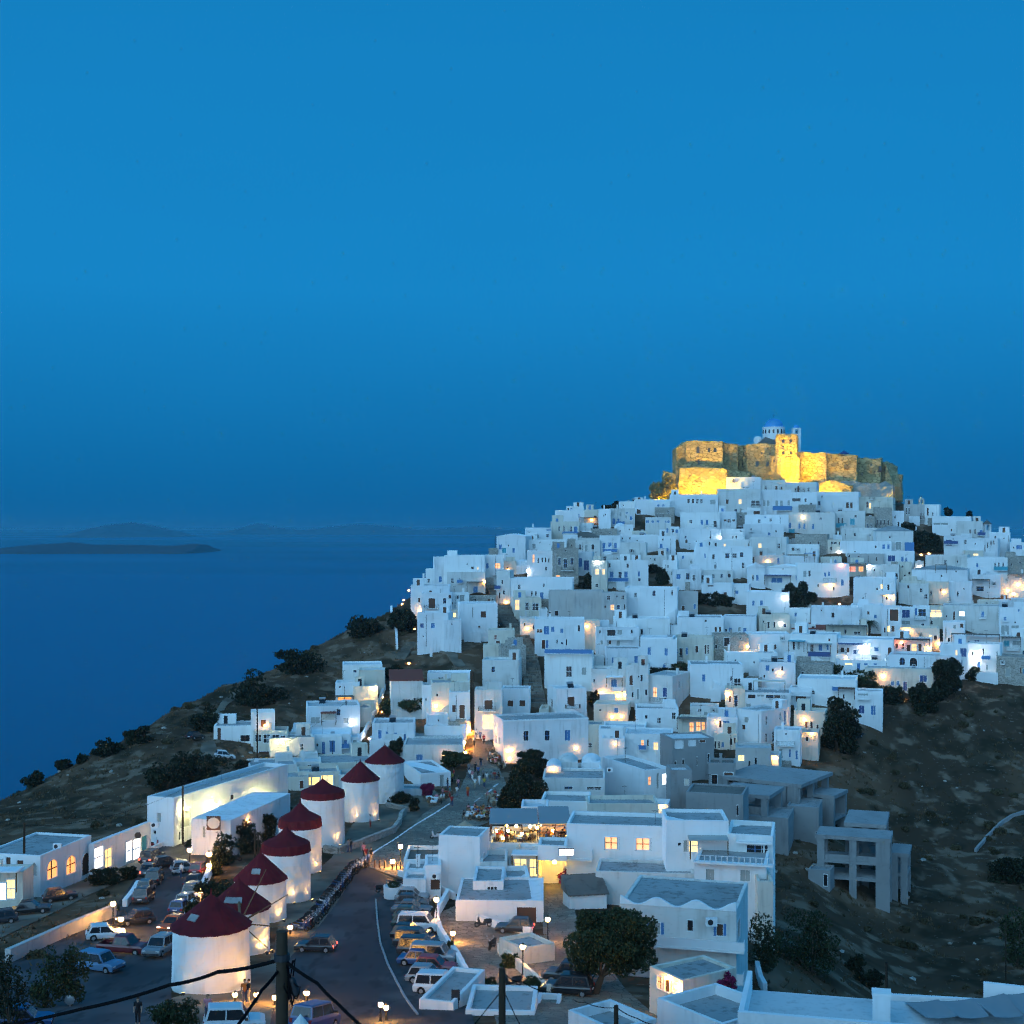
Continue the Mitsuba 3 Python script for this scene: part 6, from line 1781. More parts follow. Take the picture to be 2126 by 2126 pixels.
wall_line('8', [(345, 545), (365, 600), (395, 690), (400, 800)], 1.4, .5, 'mat_white', 'parapet_wall', 'white wall at the left edge of the town beside the dark round tree')
wall_line('8', [(490, 830), (640, 800), (760, 830), (830, 920)], .2, 2.2, 'mat_dust', 'footpath', 'pale footpath over the bare mound below the white wall', 'path')
wall_line('8', [(395, 870), (440, 800), (500, 760), (560, 790)], .12, 4.0, 'mat_dust', 'footpath', 'pale lane curving below the left edge of the town', 'path')
wall_line('V' if 'V' in VIEWS else 'E', [(835, 238), (850, 300), (868, 330)], 1.0, .4, 'mat_white', 'parapet_wall', 'white parapet behind the lowest right roof', drop=2)
wall_line('F', [(1340, 520), (1480, 455), (1640, 400)], .7, .3, 'mat_white', 'parapet_wall', 'low white wall along the yellow lit lane', drop=.4)
house('3', '1562 1428 1778 1630 y-32 X1405 Y118 C e p0.35 d6 n | 1622,1592,66,84 1733,1578,84,98', label='low cream building with two dark garage doors behind the street lamp')
house('3', '870 1790 1100 2140 y18 X1310 Y99 e p0.3 n | 1000,1900,14,90,n', label='white roadside house block with a dark signboard at the bottom centre')
house('3', '1180 1845 1640 2140 y4 Y97 e p0.35 d5.5 n | 1170,1850,60,80,g', label='low white house under the second wooden pole at the bottom')
house('3', '1640 1850 1800 2140 y4 Y101 e p0.4 d4 n | 1745,1890,60,60', label='narrow white building between the wooden pole and the parked dark cars')

# a flight of steps up the central street, each step a piece of it
_steps = [(1030, 1490), (1050, 1340), (1030, 1180), (1010, 1060), (985, 960), (960, 860)]
_used.add('street_stairs')
_pts = [ground_at(*src('8', a, b)) for a, b in [(1335, 1190), (1310, 1080), (1300, 960), (1275, 850), (1225, 720), (1160, 640), (1120, 570), (1090, 470), (1040, 380)]]
_n = 0
for _a, _b in zip(_pts[:-1], _pts[1:]):
    _L = float(np.linalg.norm((_b - _a)[:2]))
    _m = max(2, int(_L / 1.5))
    for _i in range(_m):
        _p = _a + (_b - _a) * (_i + .5) / _m
        _d = (_b - _a)[:2] / _L
        _z = float(tz(*_p[:2])) + .75
        bx(sub('street_stairs', 'step'), frame([_p[0], _p[1], _z], [_d[1], -_d[0], 0], [_d[0], _d[1], 0]), -1.9, 1.9, -_L / _m / 2, _L / _m / 2 + .3, -1.2, .0, 'mat_paving')
        _n += 1
tag('street_stairs', 'stepped paved street climbing between the white houses to the castle', 'stairs')

# ---------------------------------------------------------------- cars
def hull(*pts):
    return m3.Manifold.hull_points(np.array(pts, np.float32))


def slab(x0, x1, w0, w1, z0, z1, x0b=None, x1b=None):
    """A hull between a lower rectangle and an upper one (x along the car)."""
    x0b, x1b = x0 if x0b is None else x0b, x1 if x1b is None else x1b
    return [(x0, -w0, z0), (x0, w0, z0), (x1, -w0, z0), (x1, w0, z0), (x0b, -w1, z1), (x0b, w1, z1), (x1b, -w1, z1), (x1b, w1, z1)]


def car_meshes(kind):
    L, W, H = {'hatch': (3.8, .83, 1.48), 'sedan': (4.3, .85, 1.44), 'suv': (4.2, .89, 1.72), 'van': (4.3, .88, 1.85), 'pickup': (4.8, .88, 1.70)}[kind]
    h, belt = L / 2, H * .58
    hood = belt * (.90 if kind != 'van' else .97)
    low = hull(*slab(-h + .06, h - .05, W - .05, W, .24, .42, -h, h), *slab(-h, h, W, W, .42, hood * .8), *slab(-h + .04, h - .10, W - .03, W - .1, hood * .8, hood, -h + .1, h - .35))
    wheels = (-h + .72, h - .76)
    for x in wheels:
        low -= m3.Manifold.cylinder(3, .36, .36, 20).rotate([90, 0, 0]).translate([x, 1.5, .31])
    c0, c1, r0, r1 = {'hatch': (-h + .12, h - 1.05, -h + .50, h - 1.75), 'sedan': (-h + .62, h - 1.15, -h + 1.15, h - 1.95), 'suv': (-h + .08, h - 1.05, -h + .30, h - 1.60), 'van': (-h + .06, h - .75, -h + .2, h - 1.25), 'pickup': (-.75, h - 1.15, -.6, h - 1.8)}[kind]
    bw, rw = W - .04, W - .20
    cab = hull(*slab(c0, c1, bw, rw, hood - .06, H - .06, r0, r1), *slab(r0 + .06, r1 - .06, rw - .06, rw - .10, H - .07, H))
    body = low + cab
    if kind == 'pickup':
        body -= mcube(-h + .12, -.85, -W + .12, W - .12, hood * .62, 3)
    g = {'body': tri(body)}
    z0, z1 = hood + .04, H - .14
    lerp = lambda a, b, z: a + (b - a) * (z - hood + .06) / (H - hood)
    X0, X1, B_ = (lambda z: lerp(c0, r0, z)), (lambda z: lerp(c1, r1, z)), (lambda z: lerp(bw, rw, z))
    e = .012
    q = lambda a: trimesh.Trimesh(a, [(0, 1, 2), (0, 2, 3), (2, 1, 0), (3, 2, 0)], process=False)
    g['windscreen'] = q([(X1(z0) + e, -B_(z0) + .10, z0), (X1(z0) + e, B_(z0) - .10, z0), (X1(z1) + e, B_(z1) - .08, z1), (X1(z1) + e, -B_(z1) + .08, z1)])
    g['rear_window'] = q([(X0(z0) - e, B_(z0) - .12, z0 + .04), (X0(z0) - e, -B_(z0) + .12, z0 + .04), (X0(z1) - e, -B_(z1) + .1, z1), (X0(z1) - e, B_(z1) - .1, z1)])
    mid = (c0 + c1) / 2 - .1
    for s in (-1, 1):
        for a, b in ((lambda z: X0(z) + .14, lambda z: mid - .04), (lambda z: mid + .04, lambda z: X1(z) - .12)):
            g.setdefault('side_window', []).append(q([(a(z0), s * (B_(z0) + e), z0), (b(z0), s * (B_(z0) + e), z0), (b(z1), s * (B_(z1) + e), z1), (a(z1), s * (B_(z1) + e), z1)]))
    for x in wheels:
        for s in (-1, 1):
            wh = trimesh.creation.cylinder(.31, .20, sections=18)
            wh.apply_transform(trimesh.transformations.rotation_matrix(math.pi / 2, [1, 0, 0]))
            wh.apply_translation((x, s * (W - .10), .31))
            rim = trimesh.creation.cylinder(.18, .02, sections=10)
            rim.apply_transform(trimesh.transformations.rotation_matrix(math.pi / 2, [1, 0, 0]))
            rim.apply_translation((x, s * (W + .004), .31))
            g.setdefault('wheel', []).append((wh, rim))
    for s in (-1, 1):
        g.setdefault('headlight', []).append(box(h - .14, h + .015, s * (W - .24) - .17, s * (W - .24) + .17, hood * .66, hood * .80))
        g.setdefault('taillight', []).append(box(-h - .015, -h + .1, s * (W - .16) - .11, s * (W - .16) + .11, hood * .66, hood * .92))
        g.setdefault('mirror', []).append(box(c1 - .35, c1 - .15, s * (W + .10) - .10, s * (W + .10) + .10, hood + .05, hood + .20))
    g['number_plate'] = cat(box(-h - .02, -h + .02, -.24, .24, .50, .61))
    g['bumper'] = [box(-h - .03, -h + .1, -W + .08, W - .08, .28, .44), box(h - .1, h + .03, -W + .08, W - .08, .28, .44)]
    return {k: ([mikit.ply(m) for m in v] if k not in ('wheel',) else [(mikit.ply(a, None, 30), mikit.ply(b)) for a, b in v]) if isinstance(v, list) else mikit.ply(v, None, 25 if k == 'body' else False) for k, v in g.items()}


PAINT = {'white': (.62, .63, .64), 'silver': (.25, .265, .28), 'grey': (.10, .105, .11), 'dark': (.028, .030, .036), 'black': (.012, .012, .014), 'blue': (.025, .07, .19), 'light blue': (.09, .19, .31), 'red': (.30, .018, .018), 'maroon': (.12, .012, .018), 'orange': (.42, .10, .03), 'green': (.02, .05, .045), 'beige': (.38, .33, .26)}
for _n, _c in PAINT.items():
    scene['paint_' + _n.replace(' ', '_')] = {'type': 'principled', 'base_color': rgb(*_c), 'roughness': .28, 'specular': .5, 'clearcoat': .8, 'clearcoat_gloss': .9, 'metallic': .15 if _n in ('silver', 'grey') else 0.0}
mat('mat_tyre', (.02, .02, .02), .9)
mat('mat_lens_red', (.28, .01, .01), .3, .5)
mat('mat_lens', (.6, .6, .6), .2, .6)
_CARS = {}


def car(v, x, y, heading, kind, paint, label, lights='', Y=None):
    if kind not in _CARS:
        _CARS[kind] = car_meshes(kind)
    g = _CARS[kind]
    p = ground_at(*src(v, x, y)) if Y is None else xyz(*src(v, x, y), Y)
    a = math.radians(heading)
    f, l = np.array([math.cos(a), math.sin(a), 0]), np.array([-math.sin(a), math.cos(a), 0])
    if Y is None:
        p[2] = max(float(tz(*(p[:2] + f[:2] * s))) for s in (-1.3, 0, 1.3)) + .10
        f[2] = (float(tz(*(p[:2] + f[:2] * 1.5))) - float(tz(*(p[:2] - f[:2] * 1.5)))) / 3
        f /= np.linalg.norm(f)
    M = frame(p, f * .93, l * .93, np.cross(f, l) * .93)
    k = key_of('parked_car' if not lights else 'car')
    put(k + '__body', g['body'], 'paint_' + paint.replace(' ', '_'), M)
    for n in ('windscreen', 'rear_window'):
        put(k + '__' + n, g[n], 'mat_pane', M)
    for w in g['side_window']:
        put(sub(k, 'side_window'), w, 'mat_pane', M)
    for t, r in g['wheel']:
        w = sub(k, 'wheel')
        put(w + '__tyre', t, 'mat_tyre', M)
        put(w + '__rim', r, 'mat_metal', M)
    for i, w in enumerate(g['headlight']):
        put(sub(k, 'headlight'), w, 'mat_lens', M, (12, 11, 8) if 'h' in lights else None)
    for i, w in enumerate(g['taillight']):
        put(sub(k, 'taillight'), w, 'mat_lens_red', M, (9, .5, .25) if 't' in lights else None)
    for w in g['mirror']:
        put(sub(k, 'mirror'), w, 'mat_iron', M)
    put(k + '__number_plate', g['number_plate'], 'mat_frame', M)
    for w in g['bumper']:
        put(sub(k, 'bumper'), w, 'mat_iron', M)
    tag(k, label, 'car', 'cars parked in the row beside the road' if 'row' in label else None)


_ord = ['first', 'second', 'third', 'fourth', 'fifth', 'sixth', 'seventh', 'eighth', 'ninth', 'tenth', 'eleventh', 'twelfth', 'thirteenth', 'fourteenth', 'fifteenth']
for _i, (_x, _y, _k, _c) in enumerate([(850, 1075, 'hatch', 'dark'), (825, 1118, 'hatch', 'silver'), (828, 1160, 'hatch', 'dark'), (820, 1204, 'sedan', 'grey'), (818, 1246, 'hatch', 'green'), (812, 1292, 'hatch', 'green'), (868, 1318, 'van', 'white'), (812, 1368, 'hatch', 'black'), (850, 1425, 'suv', 'dark'),
                                       (880, 1482, 'suv', 'dark'), (888, 1545, 'sedan', 'blue'), (965, 1535, 'van', 'silver'), (978, 1600, 'hatch', 'red'), (935, 1665, 'hatch', 'silver'), (1010, 1738, 'suv', 'white')]):
    car('3', _x, _y, -6 - 7 * (_i / 14), _k, _c, f'{_c} parked car, {_ord[_i]} from the top in the row beside the road')
for _a in [('1', 520, 1665, -25, 'suv', 'light blue', 'blue and white car parked nearest the leafy bush in the lower car park'), ('1', 640, 1570, -14, 'pickup', 'maroon', 'maroon pickup truck parked across the lower car park'), ('1', 545, 1500, 20, 'hatch', 'white', 'white car half hidden behind the maroon pickup'),
           ('1', 822, 1585, 262, 'suv', 'silver', 'silver off-road car facing us beside the nearest windmill'), ('1', 890, 1462, 258, 'hatch', 'orange', 'red-orange car lit by a lamp in the lower car park', 'h'), ('1', 932, 1372, 85, 'hatch', 'blue', 'blue car parked along the white parapet of the windmills'), ('1', 965, 1335, 82, 'hatch', 'silver', 'pale car along the white parapet, behind the blue one'),
           ('1', 1003, 1282, 85, 'suv', 'grey', 'grey car along the white parapet below the middle lamp'), ('1', 1008, 1225, 84, 'sedan', 'dark', 'dark car along the white parapet beside the middle lamp'), ('1', 1030, 1160, 84, 'hatch', 'maroon', 'dark red car along the white parapet at its top end'),
           ('1', 742, 1312, 92, 'suv', 'dark', 'dark car in the left column of the lower car park, nearest the white wall'), ('1', 755, 1255, 92, 'hatch', 'grey', 'grey car in the left column of the lower car park, second up'), ('1', 798, 1210, 95, 'suv', 'black', 'black car in the left column of the lower car park, third up'),
           ('1', 768, 1165, 95, 'sedan', 'grey', 'car with bright red tail lights at the top of the lower car park', 't'), ('1', 785, 1098, 78, 'suv', 'dark', 'dark car with lit tail lamps at the yellow lane junction', 't'), ('1', 868, 1128, 30, 'hatch', 'black', 'black car turning at the top of the lower car park'), ('1', 960, 1150, 20, 'hatch', 'silver', 'pale car with lit headlamps among motorbikes at the car park top', 'h'),
           ('1', 700, 1425, 215, 'hatch', 'dark', 'car with bright white headlamps crossing the lower car park', 'h'), ('1', -6, 1420, 205, 'hatch', 'dark', 'car with lit headlamps at the left frame edge', 'h'), ('1', 160, 1370, 10, 'sedan', 'black', 'black car parked in the shrubs below the dusty lane'), ('1', 310, 1300, 25, 'hatch', 'black', 'black car parked beside the dusty lane left of the trimmed bush'),
           ('D', 1340, 672, 12, 'suv', 'white', 'white off-road car at the bottom edge left of the big pole'), ('D', 1800, 690, 70, 'van', 'blue', 'blue van with a light roof at the bottom right of the big pole'), ('D', 140, 650, 10, 'hatch', 'blue', 'blue car behind the leafy bushes in the bottom left corner'),
           ('3', 180, 1455, 172, 'hatch', 'dark', 'car with glowing red tail lights on the road beside the windmills', 't'), ('3', 1510, 1330, 172, 'hatch', 'dark', 'car with glowing red tail lights in the alley by the garage', 't'), ('4', 262, 1655, 165, 'suv', 'dark', 'dark off-road car under the big foreground tree'), ('4', 255, 1745, 165, 'suv', 'black', 'black off-road car at the bottom beside the white roofs'),
           ('1', 1010, 470, 60, 'hatch', 'black', 'black car alone on the track of the left slope'), ('1', 1160, 575, 20, 'hatch', 'white', 'white car half hidden beside the left roofs'), ('B', 1690, 462, 35, 'hatch', 'dark', 'dark car parked under the tree on the right road'), ('8', 1050, 650, 10, 'hatch', 'dark', 'dark car parked at the foot of the plain white wall on the stair street'), ('7', 1520, 1530, 8, 'hatch', 'black', 'black car parked below the white lit doorway on the right')]:
    car(*_a)

# ---------------------------------------------------------------- motorbikes
def _torus(x, r, t):
    m = trimesh.creation.torus(r, t, 16, 7)
    m.apply_transform(trimesh.transformations.rotation_matrix(math.pi / 2, [1, 0, 0]))
    m.apply_translation((x, 0, r + t))
    return m


def balls(*pts):
    return m3.Manifold.batch_hull([m3.Manifold.sphere(r, 10).translate([x, y, z]) for x, y, z, r in pts])


SC = {'wheel': [mikit.ply(_torus(-.58, .21, .06), None, True), mikit.ply(_torus(.62, .21, .06), None, True)],
      'body': mikit.ply(tri(balls((-.75, 0, .62, .13), (-.1, 0, .55, .14), (-.62, 0, .42, .12)) + balls((-.15, 0, .33, .13), (.35, 0, .33, .12)) + balls((.38, 0, .36, .13), (.52, .12, .8, .06), (.52, -.12, .8, .06), (.48, 0, .98, .07)) + balls((.5, 0, .6, .05), (.62, 0, .3, .06))), None, 40),
      'seat': mikit.ply(tri(balls((-.72, .07, .76, .07), (-.72, -.07, .76, .07), (-.1, .05, .72, .06), (-.1, -.05, .72, .06))), None, 40),
      'handlebar': mikit.ply(cat(tube([.45, -.33, 1.02], [.45, .33, 1.02], .025, 6), tube([.48, -.25, 1.02], [.46, -.30, 1.25], .012, 4), tube([.48, .25, 1.02], [.46, .30, 1.25], .012, 4), box(.44, .47, -.36, -.24, 1.22, 1.32), box(.44, .47, .24, .36, 1.22, 1.32))),
      'headlight': mikit.ply(trimesh.creation.icosphere(1, .08).apply_translation((.58, 0, .92)), None, True), 'taillight': mikit.ply(box(-.92, -.86, -.07, .07, .6, .68))}


def bike(p, heading, paint, label, group=None, lights=''):
    a = math.radians(heading)
    M = frame([p[0], p[1], float(tz(*p[:2])) + .08], [math.cos(a), math.sin(a), .0], [-math.sin(a), math.cos(a), .12], [0.0, -.08, 1])
    k = key_of('motorbike')
    for w in SC['wheel']:
        put(sub(k, 'wheel'), w, 'mat_tyre', M)
    put(k + '__body', SC['body'], 'paint_' + paint, M)
    put(k + '__seat', SC['seat'], 'mat_tyre', M)
    put(k + '__handlebar', SC['handlebar'], 'mat_metal', M)
    put(k + '__headlight', SC['headlight'], 'mat_lens', M)
    put(k + '__taillight', SC['taillight'], 'mat_lens_red', M, (30, 1.2, .6) if 't' in lights else None)
    AUTO.append((k, label, 'motorbike', (CX + p[0] / p[1] * F, HY - p[2] / p[1] * F), group))


_rr = random.Random(3)
_line = [(488, 882), (440, 905), (400, 945), (360, 1000), (320, 1050), (275, 1105), (230, 1170), (185, 1225), (135, 1275), (75, 1320)]
_ts = np.linspace(0, len(_line) - 1.001, 34)
for _t in _ts:
    _i = int(_t)
    _x, _y = [_line[_i][q] + (_line[_i + 1][q] - _line[_i][q]) * (_t - _i) for q in (0, 1)]
    bike(ground_at(*src('3', _x + _rr.uniform(-4, 10), _y)), -28 + _rr.uniform(-12, 12), _rr.choice(['black', 'dark', 'black', 'silver', 'grey', 'maroon', 'blue', 'white']), 'motorbike parked in the long row between road and windmills', 'motorbikes in the row by the windmills')
for _v, _x, _y, _h, _c, _l in (('F', 470, 815, 15, 'maroon', 'dark red scooter parked at the arched white building'), ('F', 655, 738, 20, 'silver', 'pale scooter parked between two arches'), ('F', 275, 885, 15, 'black', 'black scooter beside the pole on the dusty lane'), ('F', 1372, 485, 30, 'red', 'red scooter at the corner of the lit shop'), ('3', 630, 1055, 20, 'black', 'black scooter beside the round white planter'),
                               ('3', 1300, 1290, 190, 'dark', 'dark scooter at the low white wall in the alley'), ('3', 1358, 1440, 250, 'black', 'black scooter alone in the alley facing us'), ('3', 1490, 1690, 200, 'dark', 'dark scooter beside the cream sloping wall'), ('3', 985, 700, 200, 'white', 'white scooter at the corner of the tall white block'), ('3', 770, 1022, 0, 'dark', 'dark scooter at the head of the car row'), ('3', 850, 1035, 0, 'blue', 'blue scooter behind the first parked car'), ('3', 930, 1062, 0, 'black', 'black scooter at the white parapet above the car row'),
                               ('1', 1270, 1040, 20, 'black', 'black scooter on the windmill terrace'), ('1', 1215, 1100, 30, 'dark', 'dark scooter behind the third windmill'), ('1', 925, 1165, 40, 'white', 'white scooter at the top of the lower car park'), ('1', 950, 1150, 60, 'silver', 'pale motorbike under the lamps at the car park top')):
    bike(ground_at(*src(_v, _x, _y)), _h, _c, _l)
bike(ground_at(*src('B', 1425, 570)), 60, 'dark', 'motorbike with a glowing red tail light on the right road', None, 't')
# ---------------------------------------------------------------- people
def figure(J, bones, seg=10):
    ms = []
    for a, b in bones:
        ms.append(m3.Manifold.batch_hull([m3.Manifold.sphere(J[a][3], seg).translate(J[a][:3]), m3.Manifold.sphere(J[b][3], seg).translate(J[b][:3])]))
    return m3.Manifold.batch_boolean(ms, m3.OpType.Add)


def person_meshes(pose):
    J = {'pelvis': (0, 0, .95, .125), 'waist': (0, 0, 1.10, .115), 'chest': (0, 0, 1.32, .135), 'neck': (.01, 0, 1.48, .058), 'chin': (.03, 0, 1.58, .06), 'head': (.01, 0, 1.66, .098),
         'shl': (0, .19, 1.40, .065), 'shr': (0, -.19, 1.40, .065), 'ell': (-.03, .25, 1.13, .046), 'elr': (-.03, -.25, 1.13, .046), 'wrl': (.06, .25, .90, .034), 'wrr': (.06, -.25, .90, .034), 'hpl': (.08, .25, .83, .038), 'hpr': (.08, -.25, .83, .038),
         'hil': (0, .09, .92, .09), 'hir': (0, -.09, .92, .09), 'knl': (.02, .10, .50, .062), 'knr': (.02, -.10, .50, .062), 'anl': (0, .10, .09, .045), 'anr': (0, -.10, .09, .045), 'tol': (.15, .11, .04, .038), 'tor': (.15, -.11, .04, .038)}
    if pose == 'walk':
        for n, p in dict(knl=(.20, .10, .52), anl=(.22, .10, .10), tol=(.37, .11, .07), knr=(-.04, -.10, .51), anr=(-.30, -.10, .16), tor=(-.20, -.11, .06), ell=(-.14, .24, 1.14), wrl=(-.16, .23, .90), hpl=(-.14, .23, .83), elr=(.08, -.24, 1.14), wrr=(.24, -.23, .98), hpr=(.30, -.23, .94)).items():
            J[n] = (*p, J[n][3])
    if pose == 'sit':
        for n in list(J):
            x, y, z, r = J[n]
            if z > .85 and n[:2] not in ('wr', 'hp'):
                J[n] = (x, y, z - .42, r)
        for n, p in dict(knl=(.44, .12, .52), anl=(.42, .12, .09), tol=(.57, .12, .04), knr=(.44, -.12, .52), anr=(.42, -.12, .09), tor=(.57, -.12, .04), wrl=(.26, .20, .74), wrr=(.26, -.20, .74), hpl=(.33, .18, .74), hpr=(.33, -.18, .74), ell=(.02, .26, .74), elr=(.02, -.26, .74)).items():
            J[n] = (*p, J[n][3])
    hand = []
    for s in 'lr':
        h, w = np.array(J['hp' + s][:3]), np.array(J['wr' + s][:3])
        d = (h - w) / np.linalg.norm(h - w)
        sd = np.cross(d, [0, 1, 0])
        for i, (o, L) in enumerate(((-.028, .075), (-.010, .088), (.010, .083), (.028, .066))):
            J[f'f{s}{i}'] = (*(h + sd * o), .011)
            J[f't{s}{i}'] = (*(h + sd * o + d * L), .008)
            hand.append((f'f{s}{i}', f't{s}{i}'))
        J[f'f{s}4'], J[f't{s}4'] = (*(h - d * .02 - sd * .03), .012), (*(h + d * .03 - sd * .068), .009)
        hand.append((f'f{s}4', f't{s}4'))
    body = figure(J, [('pelvis', 'waist'), ('waist', 'chest'), ('chest', 'neck'), ('neck', 'chin'), ('chin', 'head'), ('chest', 'shl'), ('chest', 'shr'), ('shl', 'ell'), ('shr', 'elr'), ('ell', 'wrl'), ('elr', 'wrr'), ('wrl', 'hpl'), ('wrr', 'hpr'), ('pelvis', 'hil'), ('pelvis', 'hir'), ('hil', 'knl'), ('hir', 'knr'), ('knl', 'anl'), ('knr', 'anr'), ('anl', 'tol'), ('anr', 'tor')] + hand)
    hx, hy, hz, _ = J['head']
    nose = m3.Manifold.batch_hull([m3.Manifold.sphere(.014, 8).translate([hx + .095, 0, hz]), m3.Manifold.sphere(.018, 8).translate([hx + .108, 0, hz - .035])])
    ears = [m3.Manifold.sphere(.026, 8).scale([.6, .5, 1]).translate([hx, s * .097, hz - .02]) for s in (1, -1)]
    body = m3.Manifold.batch_boolean([body, nose, *ears], m3.OpType.Add)
    g = lambda names, e: {n: (*J[n][:3], J[n][3] + e) for n in names}
    sh = figure(g(('pelvis', 'waist', 'chest', 'shl', 'shr', 'ell', 'elr'), .022) | {'ell': (*(np.array(J['shl'][:3]) * .35 + np.array(J['ell'][:3]) * .65), .066), 'elr': (*(np.array(J['shr'][:3]) * .35 + np.array(J['elr'][:3]) * .65), .066)}, [('pelvis', 'waist'), ('waist', 'chest'), ('chest', 'shl'), ('chest', 'shr'), ('shl', 'ell'), ('shr', 'elr')])
    tr = figure(g(('pelvis', 'hil', 'hir', 'knl', 'knr', 'anl', 'anr'), .016), [('pelvis', 'hil'), ('pelvis', 'hir'), ('hil', 'knl'), ('hir', 'knr'), ('knl', 'anl'), ('knr', 'anr')])
    hair = m3.Manifold.sphere(.108, 12).translate([hx - .014, 0, hz + .018]) - mcube(hx + .035, 1, -1, 1, hz - .3, hz + .035) - mcube(-1, 1, -1, 1, hz - .4, hz - .07)
    eyes = m3.Manifold.sphere(.013, 8).translate([hx + .088, .036, hz + .005]) + m3.Manifold.sphere(.013, 8).translate([hx + .088, -.036, hz + .005])
    mouth = mcube(hx + .070, hx + .093, -.026, .026, hz - .082, hz - .072)
    return {k: mikit.ply(tri(m), None, 40) for k, m in dict(body=body, shirt=sh, trousers=tr, hair=hair, eyes=eyes, mouth=mouth).items()}


PERSON = {p: person_meshes(p) for p in ('stand', 'walk', 'sit')}
mat('mat_skin', (.42, .26, .18), .6)
mat('mat_hair', (.03, .02, .015), .7)
mat('mat_mouth', (.25, .08, .07), .6)
CLOTH = {'white': (.72, .72, .70), 'red': (.42, .035, .03), 'blue': (.05, .12, .32), 'black': (.018, .018, .02), 'pink': (.55, .22, .26), 'grey': (.22, .22, .23), 'beige': (.42, .34, .24), 'teal': (.05, .24, .27), 'denim': (.05, .07, .13), 'orange': (.48, .14, .03), 'yellow': (.5, .38, .06)}
for _n, _c in CLOTH.items():
    mat('cloth_' + _n, _c, .9)


def person(p, heading, pose, shirt, trousers, where, s=1.0, lift=.14):
    a = math.radians(heading)
    M = frame([p[0], p[1], float(tz(*p[:2])) + lift if p[2] is None or lift is not None else p[2]], np.array([math.cos(a), math.sin(a), 0]) * s, np.array([-math.sin(a), math.cos(a), 0]) * s, (0, 0, s))
    k = key_of('person')
    g = PERSON[pose]
    put(k + '__body', g['body'], 'mat_skin', M)
    put(k + '__shirt', g['shirt'], 'cloth_' + shirt, M)
    put(k + '__trousers', g['trousers'], 'cloth_' + trousers, M)
    put(k + '__hair', g['hair'], 'mat_hair', M)
    put(k + '__eyes', g['eyes'], 'mat_hair', M)
    put(k + '__mouth', g['mouth'], 'mat_mouth', M)
    AUTO.append((k, f'person in {shirt} top and {trousers} trousers {dict(stand="standing", walk="walking", sit="sitting")[pose]} {where}', 'person', (CX + p[0] / p[1] * F, HY - M[2, 3] / p[1] * F), None))


VIEWS['P'] = (840, 1520, .15528)
_pr = random.Random(9)
for _x, _y, _pose, _s, _t, _h in ((870, 640, 'walk', 'white', 'denim', -80), (905, 655, 'walk', 'pink', 'white', -95), (945, 560, 'stand', 'black', 'black', -90), (985, 600, 'walk', 'blue', 'black', 80), (1000, 720, 'walk', 'white', 'white', -100), (940, 770, 'walk', 'white', 'beige', -110), (1050, 640, 'stand', 'grey', 'black', -40), (1065, 760, 'walk', 'yellow', 'denim', -90), (1100, 690, 'walk', 'white', 'grey', -60),
                                  (845, 880, 'walk', 'orange', 'red', -100), (700, 880, 'walk', 'white', 'grey', 60), (720, 780, 'walk', 'pink', 'denim', 70), (605, 890, 'stand', 'teal', 'red', -20), (630, 1010, 'walk', 'red', 'denim', -80), (575, 770, 'stand', 'black', 'denim', 20), (1060, 170, 'walk', 'red', 'black', 90), (930, 200, 'walk', 'grey', 'black', -90), (1010, 120, 'walk', 'blue', 'denim', -85), (960, 90, 'walk', 'white', 'black', 90),
                                  (640, 700, 'stand', 'yellow', 'black', 200), (660, 640, 'stand', 'red', 'black', 190), (490, 980, 'stand', 'white', 'black', 0), (510, 900, 'stand', 'pink', 'denim', 10), (860, 560, 'walk', 'grey', 'denim', -70), (1020, 480, 'walk', 'black', 'denim', 90)):
    person(ground_at(*src('P', _x, _y)), _h + _pr.uniform(-15, 15), _pose, _s, _t, 'on the cafe square')
for _v, _x, _y, _pose, _s, _t, _h, _w in (('3', 515, 855, 'walk', 'red', 'denim', -60, 'at the head of the motorbike row'), ('3', 548, 862, 'stand', 'black', 'beige', -40, 'by the bollards at the square entrance'), ('3', 500, 825, 'walk', 'pink', 'black', 70, 'just above the motorbike row'), ('3', 395, 800, 'walk', 'grey', 'denim', 60, 'under the sixth windmill wall'), ('3', 413, 800, 'walk', 'black', 'denim', 60, 'under the sixth windmill wall, on the right'), ('3', 543, 625, 'stand', 'white', 'red', 0, 'on the stone terrace below the golden windmill'),
                                          ('D', 1402, 520, 'stand', 'orange', 'denim', -60, 'in front of the nearest windmill lamp'), ('D', 1425, 518, 'stand', 'black', 'beige', 200, 'in front of the nearest windmill, on the right'), ('D', 1190, 620, 'stand', 'pink', 'denim', -90, 'at the bottom below the nearest windmill'), ('D', 790, 640, 'stand', 'black', 'black', -90, 'at the bottom frame edge left of the white car'), ('D', 355 + 1370, 690, 'stand', 'grey', 'denim', -90, 'at the bottom frame edge beside the road wall'),
                                          ('1', 1400, 930, 'stand', 'white', 'black', -60, 'beside the dark hedge'), ('1', 1496, 885, 'stand', 'white', 'grey', -60, 'at the top end of the dark hedge'), ('3', 1640, 985, 'stand', 'pink', 'denim', -60, 'at the yellow lit shop'), ('3', 1660, 1000, 'stand', 'black', 'denim', 200, 'before the yellow lit passage'), ('1', 935, 1185, 'stand', 'white', 'denim', 30, 'among the motorbikes in the lower car park'), ('3', 0, 1110, 'stand', 'black', 'denim', -30, 'beside the third windmill foot')):
    person(ground_at(*src(_v, _x, _y)), _h, _pose, _s, _t, _w)

